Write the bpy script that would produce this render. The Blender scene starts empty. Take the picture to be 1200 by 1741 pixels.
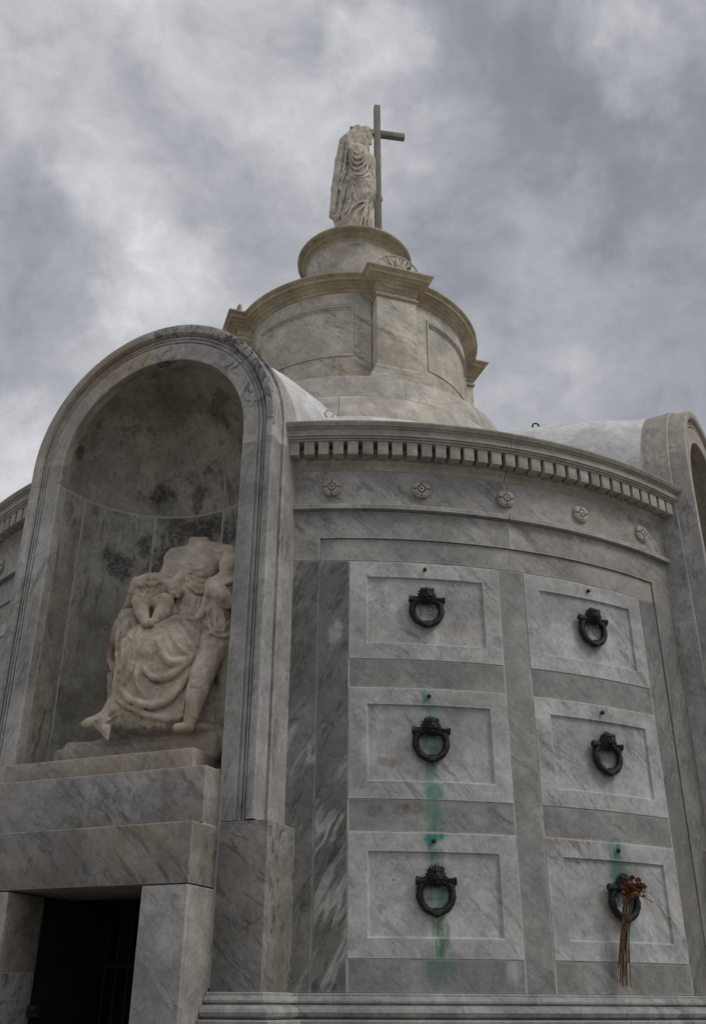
import bpy, bmesh, math, random
import numpy as np
from math import sin, cos, pi, radians, sqrt, atan2
from mathutils import Vector, Matrix, noise as mnoise
random.seed(7)
SC = bpy.context.scene
COL = SC.collection
S = 3.2          # metres per drum radius: the tomb is laid out in units of its wall radius
ZB = 1.25        # height of the layout's zero above the ground

# ------------------------------------------------------------------ camera
F, PITCH, YAW, ROLL, DIST, AZC, HC = 1635.15, 0.47480, -0.0004, 0.0047, 2.5973, -0.2955, 0.0628
def set_camera():
    az = -AZC + YAW
    fw = np.array([sin(az)*cos(PITCH), cos(az)*cos(PITCH), sin(PITCH)])
    rt = np.array([cos(az), -sin(az), 0.0]); up = np.cross(rt, fw)
    r2 = rt*cos(ROLL)+up*sin(ROLL); u2 = -rt*sin(ROLL)+up*cos(ROLL)
    cd = bpy.data.cameras.new('camera'); co = bpy.data.objects.new('camera', cd); COL.objects.link(co)
    m = Matrix(((r2[0], u2[0], -fw[0], DIST*sin(AZC)*S), (r2[1], u2[1], -fw[1], -DIST*cos(AZC)*S),
                (r2[2], u2[2], -fw[2], HC*S+ZB), (0, 0, 0, 1)))
    co.matrix_world = m
    cd.sensor_fit = 'VERTICAL'; cd.sensor_height = 24.0; cd.lens = 24.0*F/1741.0
    cd.clip_start = 0.05; cd.clip_end = 2000
    SC.camera = co
    return fw, r2, u2
FW, RT, UP = set_camera()
def pix_dir(x, y):      # direction in which a point of the sky was seen
    d = FW + RT*(x-600)/F - UP*(y-870.5)/F
    return d/np.linalg.norm(d)

SC.view_settings.view_transform = 'Standard'; SC.view_settings.look = 'None'
SC.view_settings.gamma = 1; SC.view_settings.exposure = 0.30
SC.view_settings.use_curve_mapping = False
SUN_AZ = 52.0     # degrees, same sense as the wall azimuths (0 faces -Y, + towards +X)
SUN_EL = 48.0

# ------------------------------------------------------------------ node helper
class NT:
    def __init__(s, tree): s.t = tree; s.n = tree.nodes; s.l = tree.links
    def node(s, ty, **kw):
        n = s.n.new(ty)
        for k, v in kw.items(): setattr(n, k, v)
        return n
    def put(s, sock, v):
        if v is None: return
        if hasattr(v, 'node'): s.l.new(v, sock)
        elif isinstance(v, (tuple, list)) and sock.type == 'RGBA' and len(v) == 3: sock.default_value = (*v, 1)
        else: sock.default_value = v
    def m(s, op, a, b=None, c=None, clamp=False):
        n = s.node('ShaderNodeMath', operation=op, use_clamp=clamp)
        s.put(n.inputs[0], a); s.put(n.inputs[1], b); s.put(n.inputs[2], c)
        return n.outputs[0]
    def vm(s, op, a, b=None, scale=None):
        n = s.node('ShaderNodeVectorMath', operation=op)
        s.put(n.inputs[0], a); s.put(n.inputs[1], b)
        if scale is not None: s.put(n.inputs['Scale'], scale)
        return n.outputs['Value'] if op in ('DOT_PRODUCT', 'LENGTH') else n.outputs[0]
    def noise(s, v, scale, detail=5, rough=0.55, dist=0.0, col=False, lac=2.0):
        n = s.node('ShaderNodeTexNoise'); s.put(n.inputs['Vector'], v)
        n.inputs['Scale'].default_value = scale; n.inputs['Detail'].default_value = detail
        n.inputs['Roughness'].default_value = rough; n.inputs['Distortion'].default_value = dist
        n.inputs['Lacunarity'].default_value = lac
        return n.outputs['Color'] if col else n.outputs['Fac']
    def ramp(s, v, a, b, c0=0.0, c1=1.0, smooth=True):
        n = s.node('ShaderNodeMapRange', interpolation_type='SMOOTHSTEP' if smooth else 'LINEAR')
        s.put(n.inputs['Value'], v)
        for i, q in zip((1, 2, 3, 4), (a, b, c0, c1)): s.put(n.inputs[i], q)
        return n.outputs[0]
    def mix(s, f, a, b, mode='MIX'):
        n = s.node('ShaderNodeMix', data_type='RGBA', blend_type=mode)
        s.put(n.inputs['Factor'], f); s.put(n.inputs[6], a); s.put(n.inputs[7], b)
        return n.outputs[2]
    def rot(s, v, e, sc=(1, 1, 1)):
        n = s.node('ShaderNodeMapping'); s.put(n.inputs['Vector'], v); n.inputs['Rotation'].default_value = e
        k = s.node('ShaderNodeMapping'); s.put(k.inputs['Vector'], n.outputs[0]); k.inputs['Scale'].default_value = sc
        return k.outputs[0]

# ------------------------------------------------------------------ sky and sun
def make_world():
    w = bpy.data.worlds.new('World'); SC.world = w; w.use_nodes = True
    T = NT(w.node_tree); T.n.clear()
    out = T.node('ShaderNodeOutputWorld'); bg = T.node('ShaderNodeBackground'); T.l.new(bg.outputs[0], out.inputs[0])
    sky = T.node('ShaderNodeTexSky', sky_type='NISHITA'); sky.sun_disc = False
    sky.sun_elevation = radians(SUN_EL)
    d = Vector((sin(radians(SUN_AZ)), -cos(radians(SUN_AZ)), 0))
    sky.sun_rotation = atan2(d.x, d.y)
    sky.air_density = 1.0; sky.dust_density = 2.0
    tc = T.node('ShaderNodeTexCoord').outputs['Generated']
    nrm = T.vm('NORMALIZE', tc)
    sep = T.node('ShaderNodeSeparateXYZ'); T.l.new(nrm, sep.inputs[0])
    sq = T.node('ShaderNodeMapping'); T.l.new(nrm, sq.inputs[0]); sq.inputs['Scale'].default_value = (1.0, 1.0, 1.2)   # heaps of cloud, a little flattened
    P = sq.outputs[0]
    warp = T.vm('SUBTRACT', T.noise(P, 3.0, 4, 0.55, col=True), (0.5, 0.5, 0.5))
    Pw = T.vm('ADD', P, T.vm('SCALE', warp, scale=0.22))
    big = T.noise(Pw, 2.6, 4, 0.5)
    mid = T.noise(Pw, 6.5, 9, 0.60)
    fine = T.noise(T.vm('ADD', P, T.vm('SCALE', warp, scale=0.10)), 19.0, 8, 0.62)
    nw = T.vm('ADD', nrm, T.vm('SCALE', T.vm('SUBTRACT', T.noise(P, 7.0, 8, 0.62, col=True), (0.5, 0.5, 0.5)), scale=0.20))
    nw = T.vm('NORMALIZE', nw)
    val = T.m('MULTIPLY_ADD', big, 0.34, 0.345)
    val = T.m('ADD', val, T.m('MULTIPLY', T.m('SUBTRACT', mid, 0.5), 0.74))
    val = T.m('ADD', val, T.m('MULTIPLY', T.m('SUBTRACT', fine, 0.5), 0.30))
    for (x, y, rad, amp) in CLOUDS:
        dd = pix_dir(x, y)
        dot = T.vm('DOT_PRODUCT', nw, tuple(float(q) for q in dd))
        f = T.ramp(dot, cos(rad*1.25), cos(rad*0.15), 0.0, amp)
        val = T.m('ADD', val, f)
    n = T.node('ShaderNodeValToRGB'); T.put(n.inputs[0], val)
    cr = n.color_ramp
    stops = [(0.0, (0.070, 0.074, 0.086)), (0.25, (0.103, 0.107, 0.121)), (0.45, (0.153, 0.156, 0.169)), (0.62, (0.220, 0.221, 0.231)), (0.82, (0.315, 0.315, 0.326)), (1.0, (0.40, 0.40, 0.405))]
    cr.elements[0].position, cr.elements[0].color = stops[0][0], (*stops[0][1], 1)
    cr.elements[1].position, cr.elements[1].color = stops[-1][0], (*stops[-1][1], 1)
    for p, c in stops[1:-1]:
        e = cr.elements.new(p); e.color = (*c, 1)
    # a closed cloud deck in front of the clear sky: 8% of the sky comes through it
    cl = T.vm('SCALE', n.outputs[0], scale=1.0/SKY_STRENGTH*SKY_GAIN)
    fin = T.mix(0.92, sky.outputs[0], cl)
    T.l.new(fin, bg.inputs[0]); bg.inputs[1].default_value = SKY_STRENGTH
SKY_STRENGTH = 0.05
SKY_GAIN = 2.30
# (where in the view, angular size, brighter or darker)
CLOUDS = [(150, 60, .18, .08), (560, 40, .16, .07), (60, 400, .17, .05), (1120, 20, .07, .10), (1110, 110, .04, .12),
          (640, 60, .05, .12), (1000, 480, .13, .03), (760, 180, .07, .08), (1120, 560, .13, .03), (20, 780, .10, .10), (240, 500, .06, .10), (680, 280, .06, .06),
          (900, 300, .19, -.16), (1190, 230, .13, -.18), (0, 520, .10, -.16), (440, 190, .13, -.08), (110, 240, .13, -.07), (1190, 620, .10, -.10),
          (880, 20, .14, -.10), (420, 500, .10, -.07), (800, 480, .07, -.08), (40, 640, .10, -.06)]
make_world()
def make_sun():
    l = bpy.data.lights.new('sun', 'SUN'); o = bpy.data.objects.new('sun', l); COL.objects.link(o)
    l.energy = 0.95; l.angle = radians(18); l.color = (1.0, 0.955, 0.88)
    d = Vector((sin(radians(SUN_AZ))*cos(radians(SUN_EL)), -cos(radians(SUN_AZ))*cos(radians(SUN_EL)), sin(radians(SUN_EL))))
    o.rotation_euler = d.to_track_quat('Z', 'Y').to_euler()
    o.location = d*40
make_sun()

# ------------------------------------------------------------------ materials
def stain_mask(T, az, z, a0, z0, wa, wz, warp=None):
    """soft blob in (azimuth deg, metres up) round a0, z0"""
    da = T.m('DIVIDE', T.m('SUBTRACT', az, a0), wa); dz = T.m('DIVIDE', T.m('SUBTRACT', z, z0), wz)
    q = T.m('ADD', T.m('MULTIPLY', da, da), T.m('MULTIPLY', dz, dz))
    return T.ramp(q, 1.0, 0.0, 0.0, 1.0)

def marble(name, base=(.40, .39, .365), vein=(.17, .17, .165), vamt=.7, vscale=1.0, ang=(0.5, 0.6, 0.3), streak=1.0,
           tint=(.33, .30, .22), tamt=.35, dark=(.09, .09, .085), mamt=.25, purple=0.0, white=.35, spots=(), rough=.62, fixed=None, whitev=.55, wwid=.010,
           bump=.25, scale=1.0, masks=(), pits=.75, edge=.75):
    m = bpy.data.materials.new(name); m.use_nodes = True; T = NT(m.node_tree); T.n.clear()
    out = T.node('ShaderNodeOutputMaterial'); b = T.node('ShaderNodeBsdfPrincipled'); T.l.new(b.outputs[0], out.inputs[0])
    co = T.node('ShaderNodeTexCoord').outputs['Object']
    rnd = T.node('ShaderNodeObjectInfo').outputs['Random']
    off = T.vm('SCALE', (7.3, 11.9, 5.1), scale=T.m('MULTIPLY', rnd, 9.0) if fixed is None else fixed)
    p = T.vm('ADD', co, off)
    wn = T.vm('SUBTRACT', T.noise(p, 1.6*scale, 4, .55, col=True), (.5, .5, .5))
    pw = T.vm('ADD', p, T.vm('SCALE', wn, scale=.16))
    # diagonal streaks of grey running through the slab, then a few long single veins
    def strk(sc, al, det, rg=.6, src=pw, da=0.0): return T.noise(T.rot(src, (ang[0], ang[1]+da, ang[2]), (sc*vscale, sc*vscale, sc*al*vscale)), 1.0, det, rg)
    s1 = strk(16.0, .09, 8, .66, T.vm('ADD', p, T.vm('SCALE', wn, scale=.10))); s2 = strk(3.6, .16, 8, .66, T.vm('ADD', p, T.vm('SCALE', wn, scale=.14)))
    pv2 = T.vm('ADD', p, T.vm('SCALE', wn, scale=.20))
    s3 = strk(2.4, .20, 7, .62, pv2, .12); s4 = strk(5.0, .18, 7, .64, pv2, -.10)
    brk = T.ramp(T.noise(p, 3.4*scale, 6, .65), .42, .58)
    line1 = T.ramp(s1, .51, .63)
    line2 = T.m('MULTIPLY', T.m('ADD', T.ramp(T.m('ABSOLUTE', T.m('SUBTRACT', s3, .5)), .0, .012, 1.0, 0.0), T.ramp(T.m('ABSOLUTE', T.m('SUBTRACT', s4, .53)), .0, .014, .8, 0.0)), brk)
    dash = T.m('MULTIPLY', T.ramp(strk(52.0, .28, 4, .6, T.vm('ADD', p, T.vm('SCALE', wn, scale=.05)), .1), .60, .68), T.ramp(T.noise(T.vm('ADD', p, (5, 5, 1)), 4.2*scale, 5, .65), .46, .60))
    patch = T.ramp(T.noise(p, 1.3*scale, 4, .55), .38, .62)
    cloud = T.noise(pw, 2.3*scale, 8, .62)
    v = T.m('MULTIPLY', T.m('ADD', T.m('MULTIPLY', line1, patch), T.m('ADD', T.m('MULTIPLY', line2, .9), T.m('MULTIPLY', dash, .8))), vamt, clamp=True)
    broad = T.m('MULTIPLY', T.ramp(s2, .46, .66), .75*streak*vamt, clamp=True)
    tone = T.mix(T.ramp(cloud, .32, .68), tuple(q*.76 for q in base), tuple(min(q*1.14, .72) for q in base))
    # each slab has its own shade
    tone = T.mix(1.0, tone, T.mix(rnd, (.90, .90, .90), (1.06, 1.05, 1.03)), 'MULTIPLY') if fixed is None else tone
    c = T.mix(broad, tone, tuple(.55*a+.45*b_ for a, b_ in zip(vein, base)))
    c = T.mix(v, c, vein)
    # pale healed cracks
    wl = T.m('MULTIPLY', T.ramp(T.m('ABSOLUTE', T.m('SUBTRACT', strk(2.0, .10, 6, .6, p, .05), .5)), .0, wwid, whitev, .0), T.ramp(T.noise(p, 1.6, 3), .42, .58))
    c = T.mix(T.m('MULTIPLY', wl, white), c, (.50, .49, .46))
    mott = T.m('ADD', T.m('MULTIPLY', T.noise(pw, 6*scale, 10, .74), .65), T.m('MULTIPLY', T.noise(p, 42, 5, .7), .35))
    c = T.mix(1.0, c, T.mix(T.ramp(mott, .36, .64), (.74, .74, .735), (1.20, 1.20, 1.21)), 'MULTIPLY')
    cl2 = T.m('MULTIPLY', T.ramp(T.noise(T.vm('ADD', p, (9, 2, 4)), 30*scale, 8, .75), .54, .64), T.ramp(T.noise(T.vm('ADD', p, (1, 8, 4)), 3.4*scale, 4, .6), .54, .66))
    c = T.mix(T.m('MULTIPLY', cl2, .55), c, vein)
    # ochre and olive stains
    tn = T.noise(T.vm('ADD', pw, (3.1, 0, 0)), 1.4*scale, 6, .62)
    c = T.mix(T.m('MULTIPLY', T.ramp(tn, .50, .72), tamt), c, tint)
    # pits and specks
    sp = T.noise(p, 38*scale, 3, .6)
    c = T.mix(T.m('MULTIPLY', T.ramp(sp, .66, .74), T.m('MULTIPLY', T.ramp(T.noise(p, 3.0*scale, 3), .45, .62), pits)), c, dark)
    # soot and mould: ragged patches
    mo = T.noise(T.vm('ADD', pw, (0, 5.7, 2.0)), 1.7*scale, 11, .72)
    mf = T.noise(p, 17*scale, 6, .7)
    mm = T.m('MULTIPLY', T.ramp(T.m('ADD', mo, T.m('MULTIPLY', T.m('SUBTRACT', mf, .5), .30)), .56, .68), mamt, clamp=True)
    c = T.mix(mm, c, dark)
    if purple:
        pv = T.noise(T.vm('ADD', p, T.vm('SCALE', wn, scale=1.3)), 2.4, 9, .62, dist=.6)
        pl = T.ramp(T.m('ABSOLUTE', T.m('SUBTRACT', pv, .5)), .0, .030, 1.0, .0)
        pm = T.ramp(T.noise(p, 1.3, 4), .40, .60)
        pf = T.m('MULTIPLY', T.m('MULTIPLY', T.m('ADD', pl, T.ramp(pv, .52, .70, 0, .65)), pm), purple, clamp=True)
        c = T.mix(pf, c, (.085, .078, .088))
    if spots or masks:
        sx = T.node('ShaderNodeSeparateXYZ'); T.l.new(co, sx.inputs[0])
        x_, y_, z_ = sx.outputs
        az = T.m('MULTIPLY', T.m('ARCTAN2', x_, T.m('MULTIPLY', y_, -1.0)), 180/pi)
        azw = T.m('ADD', az, T.m('MULTIPLY', T.m('SUBTRACT', T.noise(co, 9, 4, .6), .5), 1.6))
        zw = T.m('ADD', z_, T.m('MULTIPLY', T.m('SUBTRACT', T.noise(co, 7, 4, .6), .5), .12))
        nn = T.ramp(T.noise(co, 22, 6, .65), .30, .62)
        stn = T.noise(T.rot(co, (0, 0, 0), (34, 34, 3)), 1.0, 5, .65)
        for (a0, z0, wa, wz, colr, amt) in spots:
            k = stain_mask(T, azw, zw, a0, z0*S+ZB, wa, wz*S)
            k = T.m('MULTIPLY', T.m('MULTIPLY', k, T.m('ADD', T.m('MULTIPLY', nn, .40), T.m('MULTIPLY', T.ramp(stn, .32, .64), .65))), amt, clamp=True)
            c = T.mix(k, c, colr)
        for (x0, y0, z0, r0, colr, amt, fs) in masks:      # ragged patches round a point of the stone (layout units, local)
            dv = T.vm('LENGTH', T.vm('SUBTRACT', T.vm('ADD', co, T.vm('SCALE', wn, scale=.5)), (x0*S, y0*S, z0*S+ZB)))
            k = T.ramp(T.m('SUBTRACT', dv, T.m('MULTIPLY', T.m('SUBTRACT', T.noise(co, fs, 9, .72), .5), 2.6*r0*S)), r0*S*1.35, r0*S*.65)
            k = T.m('MULTIPLY', k, T.m('MULTIPLY', T.ramp(T.noise(co, fs*5, 7, .8), .36, .56, .2, 1.0), amt), clamp=True)
            c = T.mix(k, c, colr)
    if edge:      # knocked and rubbed edges are paler
        bv = T.node('ShaderNodeBevel'); bv.samples = 4; bv.inputs['Radius'].default_value = .014
        gn = T.node('ShaderNodeNewGeometry').outputs['Normal']
        e = T.m('SUBTRACT', 1.0, T.vm('DOT_PRODUCT', bv.outputs[0], gn))
        e = T.m('MULTIPLY', T.ramp(e, .015, .16), T.ramp(T.noise(p, 14, 6, .7), .36, .56, .25, 1.0))
        c = T.mix(T.m('MULTIPLY', e, edge, clamp=True), c, tuple(min(.66, q*1.35+.09) for q in base))
    T.l.new(c, b.inputs['Base Color'])
    rr = T.ramp(T.noise(p, 9, 5, .6), .3, .7, rough-.10, rough+.14)
    T.l.new(rr, b.inputs['Roughness'])
    b.inputs['Specular IOR Level'].default_value = .35
    bp = T.node('ShaderNodeBump'); bp.inputs['Strength'].default_value = bump; bp.inputs['Distance'].default_value = .012
    h = T.m('ADD', T.m('MULTIPLY', T.noise(p, 26, 8, .65), 1.0), T.m('MULTIPLY', T.noise(p, 5, 4, .5), 1.2))
    h = T.m('SUBTRACT', h, T.m('MULTIPLY', T.ramp(sp, .62, .76), .8))
    T.l.new(h, bp.inputs['Height']); T.l.new(bp.outputs[0], b.inputs['Normal'])
    return m

GREEN = (.065, .19, .145); RUST = (.30, .12, .03)
PALEG = (.22, .36, .30)
GSP = [(-9.4, .530, 1.2, .022, GREEN, .9), (-9.5, .50, 1.6, .030, PALEG, .9), (-9.4, .455, 1.3, .028, GREEN, .7), (-9.35, .400, .7, .050, GREEN, 1.1), (-9.25, .372, .95, .022, GREEN, 1.9), (-9.3, .37, 1.7, .05, PALEG, .7), (-9.3, .330, 1.0, .040, GREEN, .9),
       (-9.2, .306, 1.5, .016, (.03, .22, .20), 1.2), (-9.4, .272, 1.0, .035, GREEN, .9), (-9.2, .215, 1.8, .030, PALEG, 1.2), (-8.6, .222, .6, .022, GREEN, 1.0), (-9.2, .160, 1.2, .040, (.06, .15, .08), 1.1),
       (-9.2, .12, 1.8, .05, (.07, .17, .11), .7), (-9.3, .470, 1.4, .022, PALEG, 1.3), (-10.0, .482, .5, .014, GREEN, 1.1), (-9.4, .65, 1.1, .03, (.17, .26, .20), .6), (9.7, .64, 1.2, .03, (.16, .26, .20), .7), (9.7, .42, 1.1, .05, (.15, .25, .20), .6),
       (9.5, .297, 1.3, .026, GREEN, 1.2), (9.6, .262, 1.2, .030, GREEN, .9), (10.4, .16, 1.8, .05, GREEN, .5), (10.2, .10, 1.0, .03, (.15, .16, .08), .5), (4.0, .311, 2.2, .006, RUST, .9), (-11.5, .345, 2.0, .014, (.12, .09, .065), .9), (-14.8, .345, 1.0, .012, (.10, .09, .08), .7),
       (-2.6, .115, .9, .028, (.42, .41, .38), 1.2), (21.5, .20, 1.2, .05, (.20, .15, .10), .5), (-13.5, .42, 1.8, .012, (.17, .13, .08), .6), (-15.6, .44, 1.0, .03, (.55, .54, .52), .9), (-5.0, .44, 1.6, .03, (.52, .52, .50), .7), (-12.6, .51, 2.0, .02, (.52, .51, .49), .6), (-6, .66, 1.4, .02, (.24, .17, .12), .5)]
MAT = {}
MAT['slab'] = marble('white_marble_slab', base=(.50, .50, .485), vein=(.19, .19, .185), vamt=.62, tamt=.22, tint=(.33, .32, .26), mamt=.10, spots=GSP, ang=(0, .75, 0))
MAT['band'] = marble('grey_veined_marble', base=(.285, .285, .27), vein=(.16, .16, .155), vamt=.75, streak=1.2, tamt=.25, mamt=.10, spots=GSP, ang=(0, .85, 0))
MAT['frieze'] = marble('pale_frieze_marble', base=(.385, .375, .345), vein=(.17, .165, .16), vamt=.7, streak=1.1, tamt=.3, mamt=.10, ang=(0, .85, 0))
MAT['stile'] = marble('dark_streaked_marble', base=(.20, .20, .185), vein=(.075, .08, .075), vamt=.95, streak=1.6, tamt=.45, tint=(.17, .165, .085), mamt=.25, white=1.0, ang=(0, -.55, 0), wwid=.022, vscale=1.0,
                      spots=[(-18.9, .645, .8, .022, (.36, .35, .33), 1.3), (-18.3, .66, .5, .014, (.36, .35, .33), 1.3)], whitev=.6)
MAT['stile_pale'] = marble('grey_streaked_marble', base=(.25, .245, .225), vein=(.13, .13, .125), vamt=.8, streak=1.3, tamt=.3, mamt=.12, ang=(0, -.5, 0), spots=[(21.8, .17, 1.2, .05, (.25, .15, .10), .9)])
MAT['cornice'] = marble('weathered_cornice_marble', base=(.41, .385, .335), vein=(.20, .19, .17), vamt=.35, tamt=.45, tint=(.30, .26, .19), mamt=.30)
MAT['tower'] = marble('warm_veined_marble', base=(.58, .54, .455), vein=(.19, .18, .16), vamt=.65, streak=.9, tamt=.65, tint=(.40, .31, .19), mamt=.16, ang=(.3, .9, .2))
MAT['step'] = marble('stained_step_marble', base=(.55, .515, .45), vein=(.22, .20, .18), vamt=.5, tamt=.45, tint=(.34, .28, .20), mamt=.16,
                     masks=[(.30, -.40, 1.46, .035, (.12, .12, .125), .9, 7), (.335, -.365, 1.445, .03, (.10, .10, .11), .9, 8), (.24, -.45, 1.45, .03, (.60, .59, .57), .8, 6), (-.155, -.49, 1.44, .025, (.60, .59, .57), .9, 6)])
MAT['towercornice'] = marble('ochre_stained_cornice', base=(.48, .405, .28), vein=(.2, .17, .12), vamt=.3, tamt=1.0, tint=(.33, .22, .10), mamt=.40, scale=1.4)
MAT['arch'] = marble('blue_grey_arch_marble', base=(.42, .41, .385), vein=(.15, .15, .155), vamt=.6, tamt=.35, tint=(.30, .25, .17), mamt=.2, ang=(.1, -.4, .2))
MAT['arch_stained'] = marble('purple_veined_arch_marble', base=(.46, .44, .41), vein=(.15, .145, .15), vamt=.6, tamt=.3, tint=(.33, .23, .17), mamt=.25, purple=1.6, ang=(.1, -.4, .2), fixed=2.3)
MAT['arch_ochre'] = marble('ochre_arch_marble', base=(.46, .43, .37), vein=(.17, .15, .13), vamt=.5, tamt=.6, tint=(.38, .29, .18), mamt=.35, purple=.6, ang=(.1, -.4, .2), fixed=4.1)
BLK = (.035, .036, .032); ROSE = (.14, .095, .07)
OCH = (.33, .20, .09)
NM = [(-.136, -.874, 1.036, .020, BLK, .9, 10), (-.105, -.853, 1.046, .022, BLK, .95, 10), (-.075, -.838, 1.048, .020, BLK, .95, 10), (-.032, -.825, 1.032, .022, BLK, .8, 10), (-.09, -.844, 1.02, .03, BLK, .5, 8),
      (-.168, -1.014, 1.156, .018, ROSE, .9, 13), (-.167, -.971, 1.144, .018, BLK, .85, 13), (-.20, -1.017, 1.089, .016, BLK, .85, 13), (.057, -.889, 1.177, .028, ROSE, .9, 8), (.083, -.924, 1.195, .03, ROSE, .8, 8), (.10, -.90, 1.13, .03, ROSE, .6, 9), (-.096, -1.0, 1.215, .015, BLK, .6, 12),
      (-.172, -.914, .905, .022, BLK, .85, 12), (-.154, -.892, .880, .026, BLK, .9, 12), (-.117, -.86, .934, .024, BLK, .85, 12), (-.097, -.847, .885, .028, BLK, .95, 12), (-.066, -.834, .985, .022, BLK, .8, 11), (-.013, -.823, .966, .035, BLK, .95, 9), (.03, -.825, .95, .035, BLK, .9, 9), (-.061, -.832, .929, .03, BLK, .85, 11), (.07, -.835, .93, .03, BLK, .8, 9),
      (-.15, -.89, .60, .05, (.17, .16, .12), .6, 6), (-.17, -.92, .75, .03, (.15, .14, .11), .6, 8), (-.19, -.95, .56, .03, (.12, .11, .09), .6, 8)]
MAT['niche'] = marble('mouldy_niche_marble', base=(.41, .385, .32), vein=(.09, .09, .08), vamt=.55, tamt=.65, tint=(.16, .14, .085), mamt=.45, dark=(.045, .045, .04), masks=NM, fixed=1.7, ang=(.1, .3, 0), white=.1)
MAT['niche_slab'] = marble('olive_niche_marble', base=(.42, .40, .335), vein=(.09, .09, .08), vamt=.7, tamt=.7, tint=(.165, .15, .09), mamt=.6, dark=(.05, .05, .045), masks=NM, ang=(.1, .25, 0), white=.1)
MAT['block'] = marble('grey_block_marble', base=(.33, .32, .295), vein=(.12, .12, .115), vamt=.7, streak=1.1, tamt=.45, tint=(.24, .19, .13), mamt=.2, ang=(.2, .7, .1))
MAT['block_dark'] = marble('dark_block_marble', base=(.30, .285, .255), vein=(.09, .09, .085), vamt=.8, streak=1.2, tamt=.5, tint=(.19, .155, .10), mamt=.4, ang=(.2, .8, .1))
MAT['plinth'] = marble('honey_plinth_marble', base=(.36, .335, .28), vein=(.13, .12, .11), vamt=.6, tamt=.7, tint=(.28, .20, .12), mamt=.35, ang=(.2, .8, .1))
MAT['base'] = marble('moulded_base_marble', base=(.34, .34, .325), vein=(.14, .135, .16), vamt=.6, tamt=.25, mamt=.4, purple=.35, dark=(.07, .07, .075), spots=[(-9.2, .055, 2.0, .02, (.10, .13, .09), .8)])
SM = [(-.109, -.003, -.135, .018, OCH, .9, 6), (-.110, -.003, -.17, .015, OCH, .8, 6), (-.048, -.053, -.15, .014, OCH, .95, 6), (-.048, -.053, -.18, .014, OCH, .95, 6), (-.043, -.053, -.215, .014, OCH, .9, 6), (-.03, -.043, -.135, .014, OCH, .7, 6),
      (.035, -.113, -.273, .014, (.12, .115, .105), .8, 12), (.077, -.123, -.277, .014, (.12, .115, .105), .8, 12), (.116, -.103, -.31, .02, (.30, .22, .10), .8, 8), (.059, -.023, -.098, .022, OCH, .5, 6), (.01, -.06, -.09, .014, OCH, .6, 8)]
MAT['statue'] = marble('honey_statue_marble', base=(.54, .475, .38), vein=(.30, .25, .19), vamt=.10, tamt=.65, tint=(.33, .235, .145), mamt=.25, dark=(.10, .09, .08), fixed=.4, edge=0, masks=SM, white=.0, bump=.35, scale=1.6, rough=.8, pits=.25)
MAT['statue_high'] = marble('pale_statue_marble', base=(.58, .53, .44), vein=(.33, .28, .2), vamt=.1, tamt=.5, tint=(.38, .29, .17), mamt=.22, dark=(.14, .13, .12), fixed=.9, edge=0, white=.0, bump=.25, scale=1.6, rough=.8, pits=.15)
MAT['cross'] = marble('weathered_cross_stone', base=(.25, .225, .19), vein=(.13, .12, .1), vamt=.4, tamt=.5, tint=(.20, .17, .12), mamt=.5, fixed=.2)

def simple(name, colr, rough=.7, var=.25, nscale=8, metal=0.0, bump=.2, col2=None, thr=(.4, .65)):
    m = bpy.data.materials.new(name); m.use_nodes = True; T = NT(m.node_tree)
    b = T.n['Principled BSDF']; co = T.node('ShaderNodeTexCoord').outputs['Object']
    n1 = T.noise(co, nscale, 7, .65)
    lo = col2 or tuple(q*(1-var) for q in colr)
    c = T.mix(T.ramp(n1, thr[0], thr[1]), colr, lo)
    T.l.new(c, b.inputs['Base Color']); b.inputs['Roughness'].default_value = rough; b.inputs['Metallic'].default_value = metal
    b.inputs['Specular IOR Level'].default_value = .35
    bp = T.node('ShaderNodeBump'); bp.inputs['Strength'].default_value = bump; bp.inputs['Distance'].default_value = .01
    T.l.new(T.noise(co, nscale*5, 6, .6), bp.inputs['Height']); T.l.new(bp.outputs[0], b.inputs['Normal'])
    return m
MAT['grout'] = simple('pale_grout', (.46, .45, .41), .9, .4, 9, col2=(.22, .215, .20), thr=(.50, .72))
MAT['stucco'] = marble('white_stucco', edge=0, base=(.70, .695, .675), vein=(.52, .52, .50), vamt=.15, streak=.2, tamt=.2, tint=(.50, .48, .42), mamt=.22, dark=(.30, .30, .28), white=0, fixed=.7, pits=.1, rough=.85, scale=.8)
MAT['bronze'] = simple('dark_patinated_bronze', (.018, .019, .018), .42, .3, 40, metal=.35, bump=.5, col2=(.035, .045, .04), thr=(.45, .7))
MAT['number'] = simple('shallow_carved_letter', (.26, .265, .25), .8, .2, 30)
MAT['ground'] = simple('grey_gravel_path', (.22, .21, .19), .95, .4, 3, bump=.6)
MAT['void'] = simple('vault_interior_painted_shade', (.012, .0115, .011), .95, .3, 3)  # near-black colour stands in for the deep shade inside the doorway
MAT['iron'] = simple('rusty_black_iron', (.014, .013, .012), .7, .3, 30, col2=(.03, .022, .016))
MAT['stem'] = simple('dry_straw_stem', (.19, .105, .045), .8, .4, 45, col2=(.035, .018, .012))
MAT['bloom'] = simple('withered_red_bloom', (.12, .022, .018), .85, .4, 60, col2=(.05, .012, .012))
MAT['sepal'] = simple('dried_orange_leaf', (.26, .10, .025), .85, .4, 60, col2=(.08, .04, .02))
MAT['tuft'] = simple('dry_grass', (.30, .27, .17), .9, .4, 30, col2=(.10, .11, .05))

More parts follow.
